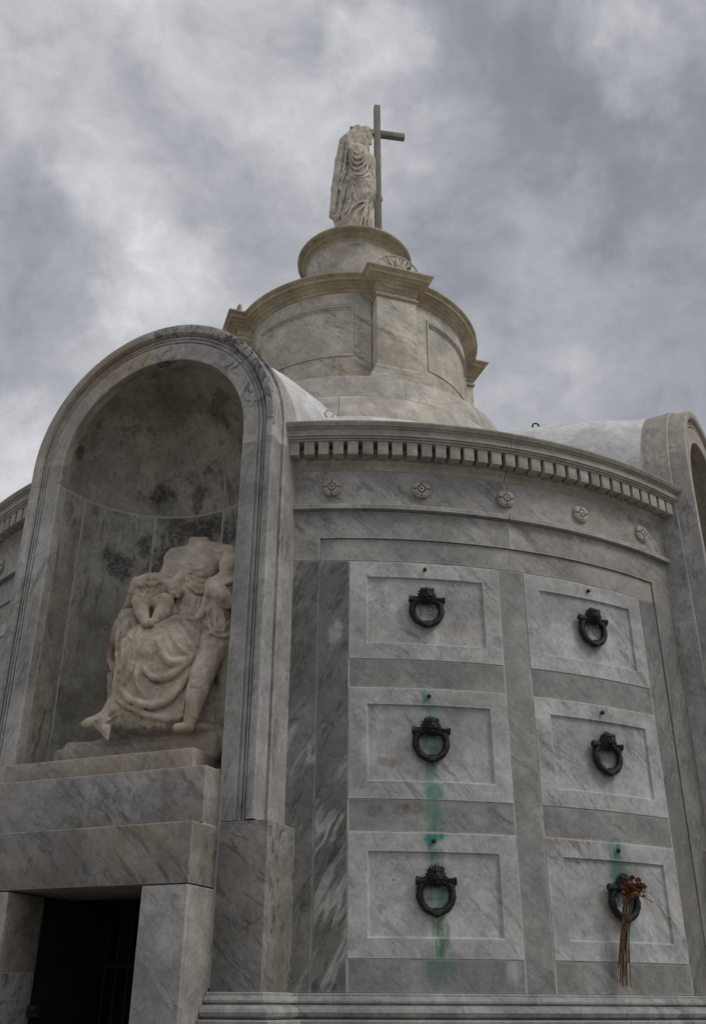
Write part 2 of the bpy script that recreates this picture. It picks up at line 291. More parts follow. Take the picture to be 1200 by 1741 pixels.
# ------------------------------------------------------------------ mesh helpers (layout units; x = sideways, y = -outward)
def L(v): return (v[0]*S, v[1]*S, v[2]*S+ZB)
def obj(name, verts, faces, mat, parent=None, rotz=0.0, smooth=35, raw=False):
    me = bpy.data.meshes.new(name)
    me.from_pydata([tuple(v) for v in verts] if raw else [L(v) for v in verts], [], faces)
    me.materials.append(MAT[mat]); me.validate(); me.update()
    if smooth:
        me.polygons.foreach_set('use_smooth', [True]*len(me.polygons)); me.set_sharp_from_angle(angle=radians(smooth))
    o = bpy.data.objects.new(name, me); COL.objects.link(o)
    if parent: o.parent = parent
    o.rotation_euler[2] = radians(rotz)
    return o
def P(az, r, z): a = radians(az); return (r*sin(a), -r*cos(a), z)

def nested(a0, a1, z0, z1, loops, n=None):
    """curved slab: loops = (inset sides, inset bottom, inset top, radius); the first is the back edge, the last is filled"""
    n = n or max(2, int(abs(a1-a0)/1.2)+1); V = []; Fc = []; prev = None
    for (ds, db, dt, r) in loops:
        da = math.degrees(ds/r); A = [a0+da+(a1-a0-2*da)*i/n for i in range(n+1)]
        lo = z0+db; hi = z1-dt; base = len(V)
        V += [P(a, r, lo) for a in A] + [P(a, r, hi) for a in reversed(A)]
        cnt = 2*(n+1)
        if prev is not None:
            for i in range(cnt):
                j = (i+1) % cnt
                Fc.append((prev+i, prev+j, base+j, base+i))
        prev = base
    for i in range(n): Fc.append((prev+i, prev+i+1, prev+2*n-i, prev+2*n+1-i))
    return V, Fc
B_ = .0006     # bevel
G_ = .0007     # half joint
def slab(name, a0, a1, z0, z1, r, mat, parent, rotz=0, depth=.03, bev=B_, gap=G_, **k):
    g = math.degrees(gap/r)
    r += random.uniform(-.0003, .0003)
    V, Fc = nested(a0+g, a1-g, z0+gap, z1-gap, [(0, 0, 0, r-depth), (0, 0, 0, r-bev), (bev, bev, bev, r)], **k)
    return obj(name, V, Fc, mat, parent, rotz)

def box(x0, x1, y0, y1, z0, z1, bev=.002):
    bm = bmesh.new(); bmesh.ops.create_cube(bm, size=1)
    for v in bm.verts:
        v.co = Vector(((x0+x1)/2+v.co.x*(x1-x0), (y0+y1)/2+v.co.y*(y1-y0), (z0+z1)/2+v.co.z*(z1-z0)))
    if bev: bmesh.ops.bevel(bm, geom=bm.edges[:], offset=bev, segments=2, affect='EDGES', profile=.5)
    V = [tuple(v.co) for v in bm.verts]; bm.verts.index_update(); Fc = [tuple(v.index for v in f.verts) for f in bm.faces]
    bm.free(); return V, Fc

def sweep(path, prof, closed=False, capz=True):
    """path: plan points; outward is to the right of travel turned by -90 deg; prof: (outward offset, z)"""
    n = len(path); V = []; Fc = []; pts = [Vector(p) for p in path]
    for i, p in enumerate(pts):
        if closed: a, c = pts[i-1], pts[(i+1) % n]
        else: a, c = pts[max(i-1, 0)], pts[min(i+1, n-1)]
        d1 = (p-a).normalized() if (p-a).length > 1e-9 else (c-p).normalized()
        d2 = (c-p).normalized() if (c-p).length > 1e-9 else d1
        n1 = Vector((d1.y, -d1.x)); n2 = Vector((d2.y, -d2.x)); m = (n1+n2).normalized()
        k = 1/max(m.dot(n1), .35)
        for (o, z) in prof: q = p+m*(o*k); V.append((q.x, q.y, z))
    mcount = len(prof)
    for i in range(n if closed else n-1):
        j = (i+1) % n
        for k in range(mcount-1): Fc.append((i*mcount+k, j*mcount+k, j*mcount+k+1, i*mcount+k+1))
    if not closed and capz:
        Fc.append(tuple(range(mcount))); Fc.append(tuple(reversed(range((n-1)*mcount, n*mcount))))
    return V, Fc
def arc(a0, a1, r, n): return [(r*sin(radians(a0+(a1-a0)*i/n)), -r*cos(radians(a0+(a1-a0)*i/n))) for i in range(n+1)]
def lathe(prof, n=96, a0=None, a1=None):
    V = []; Fc = []; full = a0 is None
    m = n if full else n+1
    for i in range(m):
        a = 360*i/n if full else a0+(a1-a0)*i/n
        for (r, z) in prof: V.append(P(a, r, z))
    k = len(prof)
    for i in range(n):
        j = (i+1) % m
        for q in range(k-1): Fc.append((i*k+q, j*k+q, j*k+q+1, i*k+q+1))
    if not full: Fc.append(tuple(range(k))); Fc.append(tuple(reversed(range(n*k, (n+1)*k))))
    return V, Fc
def tube(pts, rad, seg=8, bump=None):
    V = []; Fc = []; n = len(pts); pts = [Vector(p) for p in pts]; up = None
    for i, p in enumerate(pts):
        d = (pts[min(i+1, n-1)]-pts[max(i-1, 0)]).normalized()
        if up is None: up = d.orthogonal().normalized()
        up = (up-d*up.dot(d)).normalized(); s = d.cross(up)
        r = rad[i] if isinstance(rad, (list, tuple)) else rad
        for k in range(seg):
            t = 2*pi*k/seg; rr = r*(bump(i, k) if bump else 1)
            V.append(tuple(p+up*cos(t)*rr+s*sin(t)*rr))
    for i in range(n-1):
        for k in range(seg): Fc.append((i*seg+k, i*seg+(k+1) % seg, (i+1)*seg+(k+1) % seg, (i+1)*seg+k))
    Fc.append(tuple(reversed(range(seg)))); Fc.append(tuple(range((n-1)*seg, n*seg)))
    return V, Fc
def join(*ms):
    V = []; Fc = []
    for v, f in ms:
        b = len(V); V += list(v); Fc += [tuple(i+b for i in q) for q in f]
    return V, Fc
def thing(name, label, cat, loc=(0, 0, 0), group=None):
    o = bpy.data.objects.new(name, None); COL.objects.link(o); o.location = loc
    o['label'] = label; o['category'] = cat; o.empty_display_size = .2
    if group: o['group'] = group
    return o
def tag(o, **k):
    for a, b in k.items(): o[a] = b
    return o
def copy_part(o, parent, rotz):
    c = o.copy(); COL.objects.link(c); c.parent = parent; c.rotation_euler[2] = o.rotation_euler[2]+radians(rotz)
    return c

# ------------------------------------------------------------------ ground
def ground():
    V = []; Fc = []; rs = [0, 3, 6, 12, 30, 80, 250, 900]; n = 48
    V.append((0, 0, 0))
    for r in rs[1:]:
        for i in range(n): V.append((r*cos(2*pi*i/n), r*sin(2*pi*i/n), 0))
    for i in range(n): Fc.append((0, 1+i, 1+(i+1) % n))
    for k in range(len(rs)-2):
        for i in range(n):
            a = 1+k*n; b = a+n; Fc.append((a+i, b+i, b+(i+1) % n, a+(i+1) % n))
    o = obj('ground', V, Fc, 'ground', raw=True); o['kind'] = 'structure'
ground()

TOMB = thing('round_marble_tomb', 'round grey marble society tomb with curved vault wall, arched niches and stepped tower', 'tomb')

# ------------------------------------------------------------------ curved wall of vaults
def cells(azs, zs, mask, r, depth):
    V = []; Fc = []; sub = []
    A = []; idx = []
    for i in range(len(azs)-1):
        k = max(1, int((azs[i+1]-azs[i])/2)); A += [azs[i]+(azs[i+1]-azs[i])*q/k for q in range(k)]; idx += [i]*k
    A.append(azs[-1]); nz = len(zs)
    def vi(i, j, f): return (i*nz+j)*2+f
    for a in A:
        for z in zs: V.append(P(a, r, z)); V.append(P(a, r-depth, z))
    M = lambda i, j: 0 <= i < len(idx) and 0 <= j < nz-1 and mask(idx[i], j)
    for i in range(len(idx)):
        for j in range(nz-1):
            if not M(i, j): continue
            Fc.append((vi(i, j, 0), vi(i+1, j, 0), vi(i+1, j+1, 0), vi(i, j+1, 0)))
            if not M(i-1, j): Fc.append((vi(i, j, 1), vi(i, j, 0), vi(i, j+1, 0), vi(i, j+1, 1)))
            if not M(i+1, j): Fc.append((vi(i+1, j, 0), vi(i+1, j, 1), vi(i+1, j+1, 1), vi(i+1, j+1, 0)))
            if not M(i, j-1): Fc.append((vi(i, j, 1), vi(i+1, j, 1), vi(i+1, j, 0), vi(i, j, 0)))
            if not M(i, j+1): Fc.append((vi(i, j+1, 0), vi(i+1, j+1, 0), vi(i+1, j+1, 1), vi(i, j+1, 1)))
    return V, Fc

def rosette():
    nr, nt = 11, 64; V = [(0, 0, 0)]; Fc = []; R0 = .0185
    def h(q, t):
        lob = abs(cos(2*t+pi/2))   # slots on the diagonals
        d = .0035+.0045*sin(min(q, 1)*pi*.9)
        slot = max(0, 1-abs(((t+pi/4) % (pi/2))-pi/4)/.16)
        if .42 < q < .93: d -= .0055*slot
        if q < .40: d = .0065+.003*sqrt(max(0, 1-(q/.40)**2))
        if .33 < q < .46: d = .0035
        if q < .12: d = .003
        if q > .97: d = 0
        return d
    for i in range(1, nr+1):
        q = [0, .11, .13, .3, .37, .44, .5, .62, .75, .88, .965, 1.0][i]
        for k in range(nt):
            t = 2*pi*k/nt; rr = R0*q*(1-.055*abs(cos(2*t))**6*(1 if q > .5 else 0)-.035*(1-abs(sin(2*t)))**2)
            V.append((rr*cos(t), -h(q, t), rr*sin(t)))
    V[0] = (0, -.003, 0)
    for k in range(nt): Fc.append((0, 1+k, 1+(k+1) % nt))
    for i in range(nr-1):
        for k in range(nt):
            a = 1+i*nt; b = a+nt; Fc.append((a+k, b+k, b+(k+1) % nt, a+(k+1) % nt))
    return V, [tuple(reversed(f)) for f in Fc]

def place_on_wall(V, az, r, z):
    """local (x, y=-out, z) -> wall position"""
    a = radians(az); out = []
    for (x, y, zz) in V:
        n = r-y
        out.append((n*sin(a)+x*cos(a), -n*cos(a)+x*sin(a), z+zz))
    return out

GR = .9990
ZR = [(.1264, .3110), (.3612, .5480), (.5978, .7825)]     # the three rows of vault slabs
def wall_quadrant():
    parts = []
    T = TOMB
    add = parts.append
    # grout: a recessed bed, and pale pointing just behind the face in every joint
    V, Fc = lathe([(.94, .06), (.9945, .06), (.9945, .97), (.94, .97)], 60, -23.3, 23.3); add(obj('grout', V, Fc, 'grout', T))
    ms = []
    def hs(a0, a1, z, r, w=.0012): ms.append(lathe([(.97, z-w), (r, z-w), (r, z+w), (.97, z+w)], max(2, int((a1-a0)/1.5)), a0, a1))
    def vs(a, z0, z1, r, w=.075): ms.append(lathe([(.97, z0), (r, z0), (r, z1), (.97, z1)], 1, a-w, a+w))
    for (lo, hi) in ((-17.31, -1.45), (1.45, 17.31)):
        for z in (ZR[0][0], ZR[0][1], ZR[1][0], ZR[1][1], ZR[2][0]): hs(lo, hi, z, .9996)
    hs(-20.3, 20.0, .7833, .9993)
    for a in (-17.31, -1.45, 1.45, 17.31): vs(a, .081, .784, .9998)
    for a in (-20.38, 20.1): vs(a, .081, .784, .9990)
    vs(-.02, .786, .828, .9992); vs(0, .829, .969, 1.0028); hs(-23.3, -20.4, .7845, 1.0028); hs(20.1, 23.4, .7845, 1.0028)
    vs(-23.45, .081, .968, 1.0030, .12); vs(23.55, .081, .968, 1.0030, .12)
    add(obj('grout', *join(*ms), 'grout', T))
    for (a0, a1) in ((-23.4, -20.38), (20.1, 23.5)):
        add(slab('wall_slab', a0, a1, .080, .784, 1.0035, 'stile' if a0 < 0 else 'stile_pale', T))
    for (a0, a1) in ((-20.38, -17.31), (17.31, 20.1)):
        add(slab('wall_slab', a0, a1, .080, .784, 1.0, 'stile' if a0 < 0 else 'stile_pale', T))
    add(slab('wall_slab', -1.45, 1.45, .080, .784, 1.0, 'band', T))
    for s in (-1, 1):
        lo, hi = (-17.31, -1.45) if s < 0 else (1.45, 17.31)
        add(slab('wall_slab', lo, hi, .080, ZR[0][0], .9998, 'band', T))
        add(slab('wall_slab', lo, hi, ZR[0][1], ZR[1][0], .9998, 'band', T))
        add(slab('wall_slab', lo, hi, ZR[1][1], ZR[2][0], .9998, 'band', T))
        for ri, (z0, z1) in enumerate(ZR):
            r = 1.0016+random.uniform(-.0004, .0004); g = math.degrees(G_); fi = .0305; ft = .0285
            V, Fc = nested(lo+g, hi-g, z0+G_, z1-G_, [(0, 0, 0, .97), (0, 0, 0, r-B_*1.3), (B_*1.3, B_*1.3, B_*1.3, r), (fi, ft, ft, r), (fi+.0008, ft+.0008, ft+.0008, r-.0008),
                                                     (fi+.0019, ft+.0019, ft+.0019, r-.0044), (fi+.0026, ft+.0026, ft+.0026, r-.0046)])
            o = obj('vault_slab', V, Fc, 'slab', T); add(o); o['row'] = ri; o['side'] = s
            del o['row']; del o['side']
            SLABS.append((o, (lo+hi)/2, (z0+z1)/2, r-.0046, ri, s))
    # band above the vaults, and the proud frame round it
    add(slab('wall_slab', -20.38, -.02, .784, .8285, 1.0, 'frieze', T)); add(slab('wall_slab', -.02, 20.1, .784, .8285, 1.0, 'frieze', T))
    for (azs, mk) in (((-23.4, -20.38, -.06), lambda i, j: j == 1 or i == 0), ((.06, 20.1, 23.5), lambda i, j: j == 1 or i == 1)):
        V, Fc = cells(azs, (.7852, .8285, .8835), mk, 1.0040, .03); add(obj('architrave_stone', V, Fc, 'frieze', T))
    for (a0, a1) in ((-23.75, -.06), (.06, 23.85)):
        V, Fc = lathe([(.98, .8845), (1.010, .8845), (1.0145, .8855), (1.0145, .8935), (1.013, .8950), (.98, .8950)], 20, a0, a1)
        add(obj('string_course', V, Fc, 'frieze', T))
    for (a0, a1) in ((-23.4, -.02), (-.02, 23.5)):
        add(slab('frieze_stone', a0, a1, .8950, .9705, 1.0035, 'frieze', T))
    # cornice: bed moulding, dentils, corona
    for (a0, a1) in ((-24.0, -.05), (.05, 24.2)):
        V, Fc = lathe([(.96, .970), (1.004, .970), (1.0055, .972), (1.0065, .975), (1.009, .9795), (1.0135, .983), (1.0145, .984), (1.0145, .9915), (1.0125, .9925), (1.0125, 1.003), (1.0165, 1.004), (1.018, 1.007), (1.0165, 1.010), (1.0125, 1.011), (1.0125, 1.0165), (.96, 1.0165)], 24, a0, a1)
        add(obj('bed_moulding', V, Fc, 'cornice', T))
    for (a0, a1) in ((-24.45, -.04), (.04, 24.6)):
        V, Fc = lathe([(.93, 1.0160), (1.0365, 1.0160), (1.0385, 1.0170), (1.0395, 1.0195), (1.0385, 1.0203), (1.0425, 1.0207), (1.0432, 1.0235), (1.0422, 1.0242), (1.0462, 1.0248), (1.0462, 1.0378),
                       (1.0495, 1.0382), (1.0500, 1.0395), (1.0490, 1.0400), (1.0535, 1.0420), (1.0555, 1.0465), (1.0562, 1.0475), (1.0562, 1.0510), (1.052, 1.0525), (.93, 1.062)], 32, a0, a1)
        add(obj('cornice_stone', V, Fc, 'cornice', T))
    me = None
    for i in range(31):
        a = -23.15+i*(46.35/30)
        V, Fc = box(-.0098, .0098, -1.0372, -1.008, .9885, 1.0158, .0011)
        if me is None:
            o = obj('dentil', V, Fc, 'cornice', T, smooth=30); me = o.data
        else:
            o = bpy.data.objects.new('dentil', me); COL.objects.link(o); o.parent = T
        o.rotation_euler[2] = radians(a+random.uniform(-.04, .04)); add(o)
    V0, F0 = rosette(); me = None
    for i in (-2, -1, 0, 1, 2):
        V = place_on_wall(V0, 0, 1.0035, .9325)
        if me is None: o = obj('rosette', V, F0, 'cornice', T, smooth=50); me = o.data
        else: o = bpy.data.objects.new('rosette', me); COL.objects.link(o); o.parent = T
        o.rotation_euler[2] = radians(9.63*i); add(o)
    return parts
SLABS = []
quad = wall_quadrant()

# ------------------------------------------------------------------ bronze lion-head ring handles
def sdf_cap(p, a, b, ra, rb):
    a = np.array(a, np.float32); b = np.array(b, np.float32); ba = b-a; pa = p-a
    h = np.clip((pa@ba)/max(float(ba@ba), 1e-9), 0, 1)
    return np.sqrt(((pa-h[..., None]*ba)**2).sum(-1))-(ra+(rb-ra)*h)
def sdf_ell(p, c, r, R=None):
    q = p-np.array(c, np.float32)
    if R is not None: q = q@np.array(R, np.float32)
    r = np.array(r, np.float32)
    k0 = np.sqrt(((q/r)**2).sum(-1)); k1 = np.sqrt(((q/(r*r))**2).sum(-1))
    return k0*(k0-1)/np.maximum(k1, 1e-6)
class Sculpt:
    """solid built up from rounded pieces on a grid, then turned into one skin"""
    def __init__(s, lo, hi, h):
        s.h = h; s.lo = np.array(lo, np.float32); s.n = np.ceil((np.array(hi)-lo)/h).astype(int)+1
        s.D = np.full(tuple(s.n), 1.0, np.float32)
    def _reg(s, lo, hi, pad):
        i0 = np.clip(np.floor((np.array(lo)-pad-s.lo)/s.h).astype(int), 0, s.n); i1 = np.clip(np.ceil((np.array(hi)+pad-s.lo)/s.h).astype(int)+1, 0, s.n)
        if (i1 <= i0).any(): return None, None
        ax = [s.lo[k]+s.h*np.arange(i0[k], i1[k], dtype=np.float32) for k in range(3)]
        g = np.stack(np.meshgrid(*ax, indexing='ij'), -1)
        return tuple(slice(i0[k], i1[k]) for k in range(3)), g
    def _comb(s, sl, d, k, sub):
        A = s.D[sl]
        if sub:
            h = np.clip(.5-.5*(A+d)/k, 0, 1); s.D[sl] = A*(1-h)+(-d)*h+k*h*(1-h)
        else:
            h = np.clip(.5+.5*(d-A)/k, 0, 1); s.D[sl] = d*(1-h)+A*h-k*h*(1-h)
    def cap(s, a, b, ra, rb=None, k=.02, sub=False):
        rb = ra if rb is None else rb; r = max(ra, rb); a = np.array(a, float); b = np.array(b, float)
        sl, g = s._reg(np.minimum(a, b)-r, np.maximum(a, b)+r, k*2+s.h*2)
        if sl is None: return
        s._comb(sl, sdf_cap(g, a, b, ra, rb), k, sub)
    def line(s, pts, r, k=.01, sub=False):
        n = len(pts)
        for i in range(n-1):
            r0 = r[i] if isinstance(r, (list, tuple)) else r; r1 = r[i+1] if isinstance(r, (list, tuple)) else r
            s.cap(pts[i], pts[i+1], r0, r1, k, sub)
    def curve(s, pts, r, k=.01, sub=False, m=4):
        s.line(*spline(pts, r, m), k=k, sub=sub)
    def ell(s, c, r, k=.02, rot=None, sub=False):
        R = None
        if rot is not None: R = np.array(Matrix.Rotation(rot[2], 3, 'Z') @ Matrix.Rotation(rot[1], 3, 'Y') @ Matrix.Rotation(rot[0], 3, 'X'))
        q = max(r) if rot is not None else np.array(r)
        sl, g = s._reg(np.array(c)-q, np.array(c)+q, k*2+s.h*2)
        if sl is None: return
        s._comb(sl, sdf_ell(g, c, r, R), k, sub)
    def box(s, c, hf, rr, k=.01):
        c = np.array(c, np.float32); hf = np.array(hf, np.float32); sl, g = s._reg(c-hf-rr, c+hf+rr, k*2+s.h*2)
        q = np.abs(g-c)-hf; d = np.sqrt((np.maximum(q, 0)**2).sum(-1))+np.minimum(q.max(-1), 0)-rr
        s._comb(sl, d, k, False)
    def rough(s, amp, scale, seed=0):
        """weathering: smooth random field added to the skin"""
        rs = np.random.RandomState(seed); ext = s.n*s.h
        for f in (1, 2.1):
            m = np.maximum((ext/scale*f).astype(int)+2, 2); G = rs.rand(*m).astype(np.float32)-.5
            ax = [np.linspace(0, m[k]-1.001, s.n[k]) for k in range(3)]
            for k in range(3):
                i = ax[k].astype(int); t = (ax[k]-i).astype(np.float32); t = t*t*(3-2*t); sh = [1, 1, 1]; sh[k] = -1; t = t.reshape(sh)
                G = np.take(G, i, k)*(1-t)+np.take(G, np.minimum(i+1, m[k]-1), k)*t
            s.D += G*amp/f
    def mesh(s):
        D = s.D; n = D.shape; ins = D < 0
        c = ins[:-1, :-1, :-1].astype(np.int8)
        for d in ((1, 0, 0), (0, 1, 0), (0, 0, 1), (1, 1, 0), (1, 0, 1), (0, 1, 1), (1, 1, 1)):
            c = c+ins[d[0]:n[0]-1+d[0], d[1]:n[1]-1+d[1], d[2]:n[2]-1+d[2]]
        act = (c > 0) & (c < 8); ids = np.full(act.shape, -1, np.int64); idx = np.argwhere(act); ids[act] = np.arange(len(idx))
        pos = np.zeros((len(idx), 3)); cnt = np.zeros(len(idx))
        cor = [(x, y, z) for x in (0, 1) for y in (0, 1) for z in (0, 1)]
        for a in cor:
            for ax in range(3):
                if a[ax]: continue
                b = list(a); b[ax] = 1
                da = D[tuple((idx+np.array(a)).T)]; db = D[tuple((idx+np.array(b)).T)]
                m = (da < 0) != (db < 0); t = np.where(m, da/np.where(m, da-db, 1), 0)
                q = np.array(a, float)[None]+np.eye(3)[ax][None]*t[:, None]
                pos[m] += q[m]; cnt[m] += 1
        V = s.lo+(idx+pos/np.maximum(cnt, 1)[:, None])*s.h
        Fs = []
        for ax in range(3):
            o = [1, 1, 1]; o[ax] = 0
            A = ins[tuple(slice(1, n[k]-1) if k != ax else slice(0, n[k]-1) for k in range(3))]
            Bm = ins[tuple(slice(1, n[k]-1) if k != ax else slice(1, n[k]) for k in range(3))]
            e = np.argwhere(A != Bm)+np.array([1 if k != ax else 0 for k in range(3)])
            if not len(e): continue
            flip = ins[tuple(e.T)]
            u, v = [(1, 2), (2, 0), (0, 1)][ax]; du = np.zeros(3, int); dv = np.zeros(3, int); du[u] = 1; dv[v] = 1
            q = np.stack([ids[tuple((e-du-dv).T)], ids[tuple((e-dv).T)], ids[tuple(e.T)], ids[tuple((e-du).T)]], 1)
            q[~flip] = q[~flip][:, ::-1]; Fs.append(q)
        Fq = np.concatenate(Fs); Fq = Fq[(Fq >= 0).all(1)]
        return V, Fq
def spline(pts, r, m=4):
    pts = [np.array(p, float) for p in pts]; n = len(pts)
    if not isinstance(r, (list, tuple)): r = [r]*n
    out = []; ro = []
    for i in range(n-1):
        p0, p1, p2, p3 = pts[max(i-1, 0)], pts[i], pts[i+1], pts[min(i+2, n-1)]
        for j in range(m):
            t = j/m; out.append(.5*((2*p1)+(-p0+p2)*t+(2*p0-5*p1+4*p2-p3)*t*t+(-p0+3*p1-3*p2+p3)*t**3)); ro.append(r[i]*(1-t)+r[i+1]*t)
    out.append(pts[-1]); ro.append(r[-1]); return out, ro
def obj_np(name, V, Fq, mat, parent=None, rotz=0.0, smooth=True):
    me = bpy.data.meshes.new(name); me.vertices.add(len(V)); me.vertices.foreach_set('co', np.asarray(V, np.float32).ravel())
    me.loops.add(Fq.size); me.loops.foreach_set('vertex_index', Fq.ravel().astype(np.int32))
    me.polygons.add(len(Fq)); me.polygons.foreach_set('loop_start', np.arange(0, Fq.size, 4, dtype=np.int32)); me.polygons.foreach_set('loop_total', np.full(len(Fq), 4, np.int32))
    me.materials.append(MAT[mat]); me.update(calc_edges=True); me.validate(); me.polygons.foreach_set('use_smooth', [smooth]*len(me.polygons))
    o = bpy.data.objects.new(name, me); COL.objects.link(o)
    if parent: o.parent = parent
    o.rotation_euler[2] = radians(rotz); return o

def lion_head():
    # metres, y = -out, x sideways; face about 9 cm across
    s = Sculpt((-.06, -.075, -.062), (.06, .012, .062), .0022)
    s.ell((0, -.012, 0), (.044, .034, .046), .006)
    s.ell((0, -.036, .004), (.031, .026, .034), .008)
    s.ell((0, -.052, -.013), (.018, .017, .014), .006)          # muzzle
    s.cap((0, -.052, .014), (0, -.064, -.004), .006, .0075, .004)   # nose ridge
    s.ell((0, -.068, -.006), (.008, .004, .005), .003)
    for x in (-1, 1):
        s.ell((x*.014, -.055, .013), (.009, .006, .0055), .002, sub=True)     # eye sockets
        s.ell((x*.014, -.052, .012), (.0045, .004, .004), .001)
        s.cap((x*.004, -.058, .021), (x*.023, -.051, .022), .0045, .0035, .003)
        s.ell((x*.011, -.062, -.014), (.009, .008, .007), .003)
        s.ell((x*.028, -.036, .030), (.009, .008, .010), .003)
        s.cap((x*.008, -.066, -.020), (x*.016, -.054, -.028), .0025, .002, .002, sub=True)
    s.cap((-.012, -.066, -.021), (.012, -.066, -.021), .003, .003, .002, sub=True)
    s.ell((0, -.056, -.030), (.011, .009, .006), .003)
    rs = random.Random(3)
    for ring, (rr, yy, cnt) in enumerate(((.036, -.034, 15), (.045, -.020, 19), (.030, -.046, 11))):
        for i in range(cnt):
            t = 2*pi*i/cnt+ring*.3; x, z = cos(t)*rr*.98, sin(t)*rr*1.02
            if ring == 2 and z < .008: continue
            s.cap((x*.82, yy-.004, z*.82), (x*1.1, yy+.006, z*1.1+rs.uniform(-.003, .003)), .0058, .0035, .0015)
    return s.mesh()
LH_V, LH_F = lion_head(); LH_V = np.array(LH_V)
HEAD_ME = None; RING_ME = None; BOLT_ME = None; RIB_ME = None
def ring_mesh():
    R0 = .0262*S; n = 72; seg = 12; pts = []
    ms = []
    path = [(R0*sin(2*pi*i/n), 0, -R0*cos(2*pi*i/n)) for i in range(n+1)]
    def b(i, k):
        q = 1+.16*abs(sin(i*pi/4+k*pi/6*2))-.12*abs(sin(i*pi/8))
        return q
    ms.append(tube(path, .0178, seg, b))
    for s_ in (-1, 1):        # the leaf knot at the bottom
        ms.append(tube([(s_*.020, -.004, -R0-.001), (s_*.010, -.010, -R0-.006), (0, -.014, -R0-.013)], [.009, .014, .010], 8))
        ms.append(tube([(s_*.015, -.002, -R0+.012), (s_*.005, -.008, -R0+.016)], [.006, .009], 8))
    ms.append(tube([(0, -.010, -R0-.004), (0, -.012, -R0-.026)], [.013, .004], 8))
    return join(*ms)
def ribbon_mesh():
    ms = []
    for s_ in (-1, 1):
        ms.append(tube([(s_*.030, -.012, .0), (s_*.055, -.014, .006), (s_*.078, -.013, .004), (s_*.100, -.011, .006)], [.012, .013, .015, .018], 10, lambda i, k: 1+.25*(k % 3 == 0)))
        ms.append(tube([(s_*.040, -.010, -.012), (s_*.070, -.012, -.014), (s_*.094, -.010, -.020)], [.010, .012, .010], 8))
    ms.append(tube([(-.05, -.012, -.006), (.05, -.012, -.006)], [.015, .015], 8))
    return join(*ms)
def on_wall(V, az, r, z, tilt=0.0):
    a = radians(az); out = []
    for (x, y, zz) in V:
        if tilt: y, zz = y*cos(tilt)+zz*sin(tilt)*1.0, zz*cos(tilt)
        n = r*S-y
        out.append((n*sin(a)+x*cos(a), -n*cos(a)+x*sin(a), z*S+ZB+zz))
    return out
KM = {}
def knocker(slabo, az, zc, r):
    def put(key, name, maker, z, off, tilt=0):
        if key not in KM:
            V, Fc = maker(); V = on_wall(V, 0, r, 0, tilt)
            o = obj(name, [(a, b, c-ZB) for a, b, c in V], [tuple(int(q) for q in f) for f in Fc], 'bronze', slabo, raw=True, smooth=55); KM[key] = o.data
        else:
            o = bpy.data.objects.new(name, KM[key]); COL.objects.link(o); o.parent = slabo
        o.rotation_euler[2] = radians(az); o.location[2] = z*S+ZB
        return o
    dz = zc-(ZR[2][0]+ZR[2][1])/2
    put('head', 'lion_head', lambda: (LH_V*np.array([1.12, 1.0, 1.1])-np.array([0, .022, 0]), LH_F.tolist()), .7155+dz, 0)
    put('ribbon', 'ribbon', lambda: ([(x*1.03, y-.018, z) for x, y, z in ribbon_mesh()[0]], ribbon_mesh()[1]), .7080+dz, 0)
    put('ring', 'handle_ring', lambda: ([(x, y-.024, z) for x, y, z in ring_mesh()[0]], ring_mesh()[1]), .6895+dz, 0)
    if 'bolt' not in KM:
        V, Fc = tube([(0, .004, 0), (0, -.006, 0), (0, -.009, 0)], [.0115, .0115, .006], 10); V = on_wall(V, 0, 1.0045, 0)
        o = obj('bolt', [(a, b, c-ZB) for a, b, c in V], Fc, 'bronze', slabo, raw=True); KM['bolt'] = o.data
    else:
        o = bpy.data.objects.new('bolt', KM['bolt']); COL.objects.link(o); o.parent = slabo
    o.rotation_euler[2] = radians(az-.05); o.location[2] = (.7690+dz*1.0)*S+ZB

def carved(slabo, txt, az, z, r):
    for i, ch in enumerate(txt):
        cu = bpy.data.curves.new('t', 'FONT'); cu.body = ch; cu.size = .085; cu.align_x = 'CENTER'; cu.align_y = 'CENTER'; cu.extrude = .0008
        o = bpy.data.objects.new('t', cu); COL.objects.link(o); dg = bpy.context.evaluated_depsgraph_get()
        me = bpy.data.meshes.new_from_object(o.evaluated_get(dg)); bpy.data.objects.remove(o); bpy.data.curves.remove(cu)
        V = on_wall([(v.co.x+(i-.5)*.056, -v.co.z-.0006, v.co.y) for v in me.vertices], az, r, z)
        Fc = [tuple(p.vertices) for p in me.polygons]; bpy.data.meshes.remove(me)
        obj('carved_digit', V, Fc, 'number', slabo, raw=True, smooth=0)
NUM = {(2, -1): '19', (1, -1): '21', (0, -1): '23', (2, 1): '20', (1, 1): '22', (0, 1): '24'}
for (o, az, zc, r, ri, s) in SLABS:
    a = -9.43 if s < 0 else 9.6
    knocker(o, a, zc, r); carved(o, NUM[(ri, s)], a, .6905+zc-(ZR[2][0]+ZR[2][1])/2, r)
    if s > 0 or ri < 2: tag(o, label={(1, -1): 'marble slab with a long green copper stain down its middle', (0, -1): 'marble slab with green stain below its ring handle', (0, 1): 'marble slab whose ring holds dried flowers',
                         (2, 1): 'warm grey slab at the top of the right column', (1, 1): 'cool grey slab in the middle of the right column'}.get((ri, s), ''))

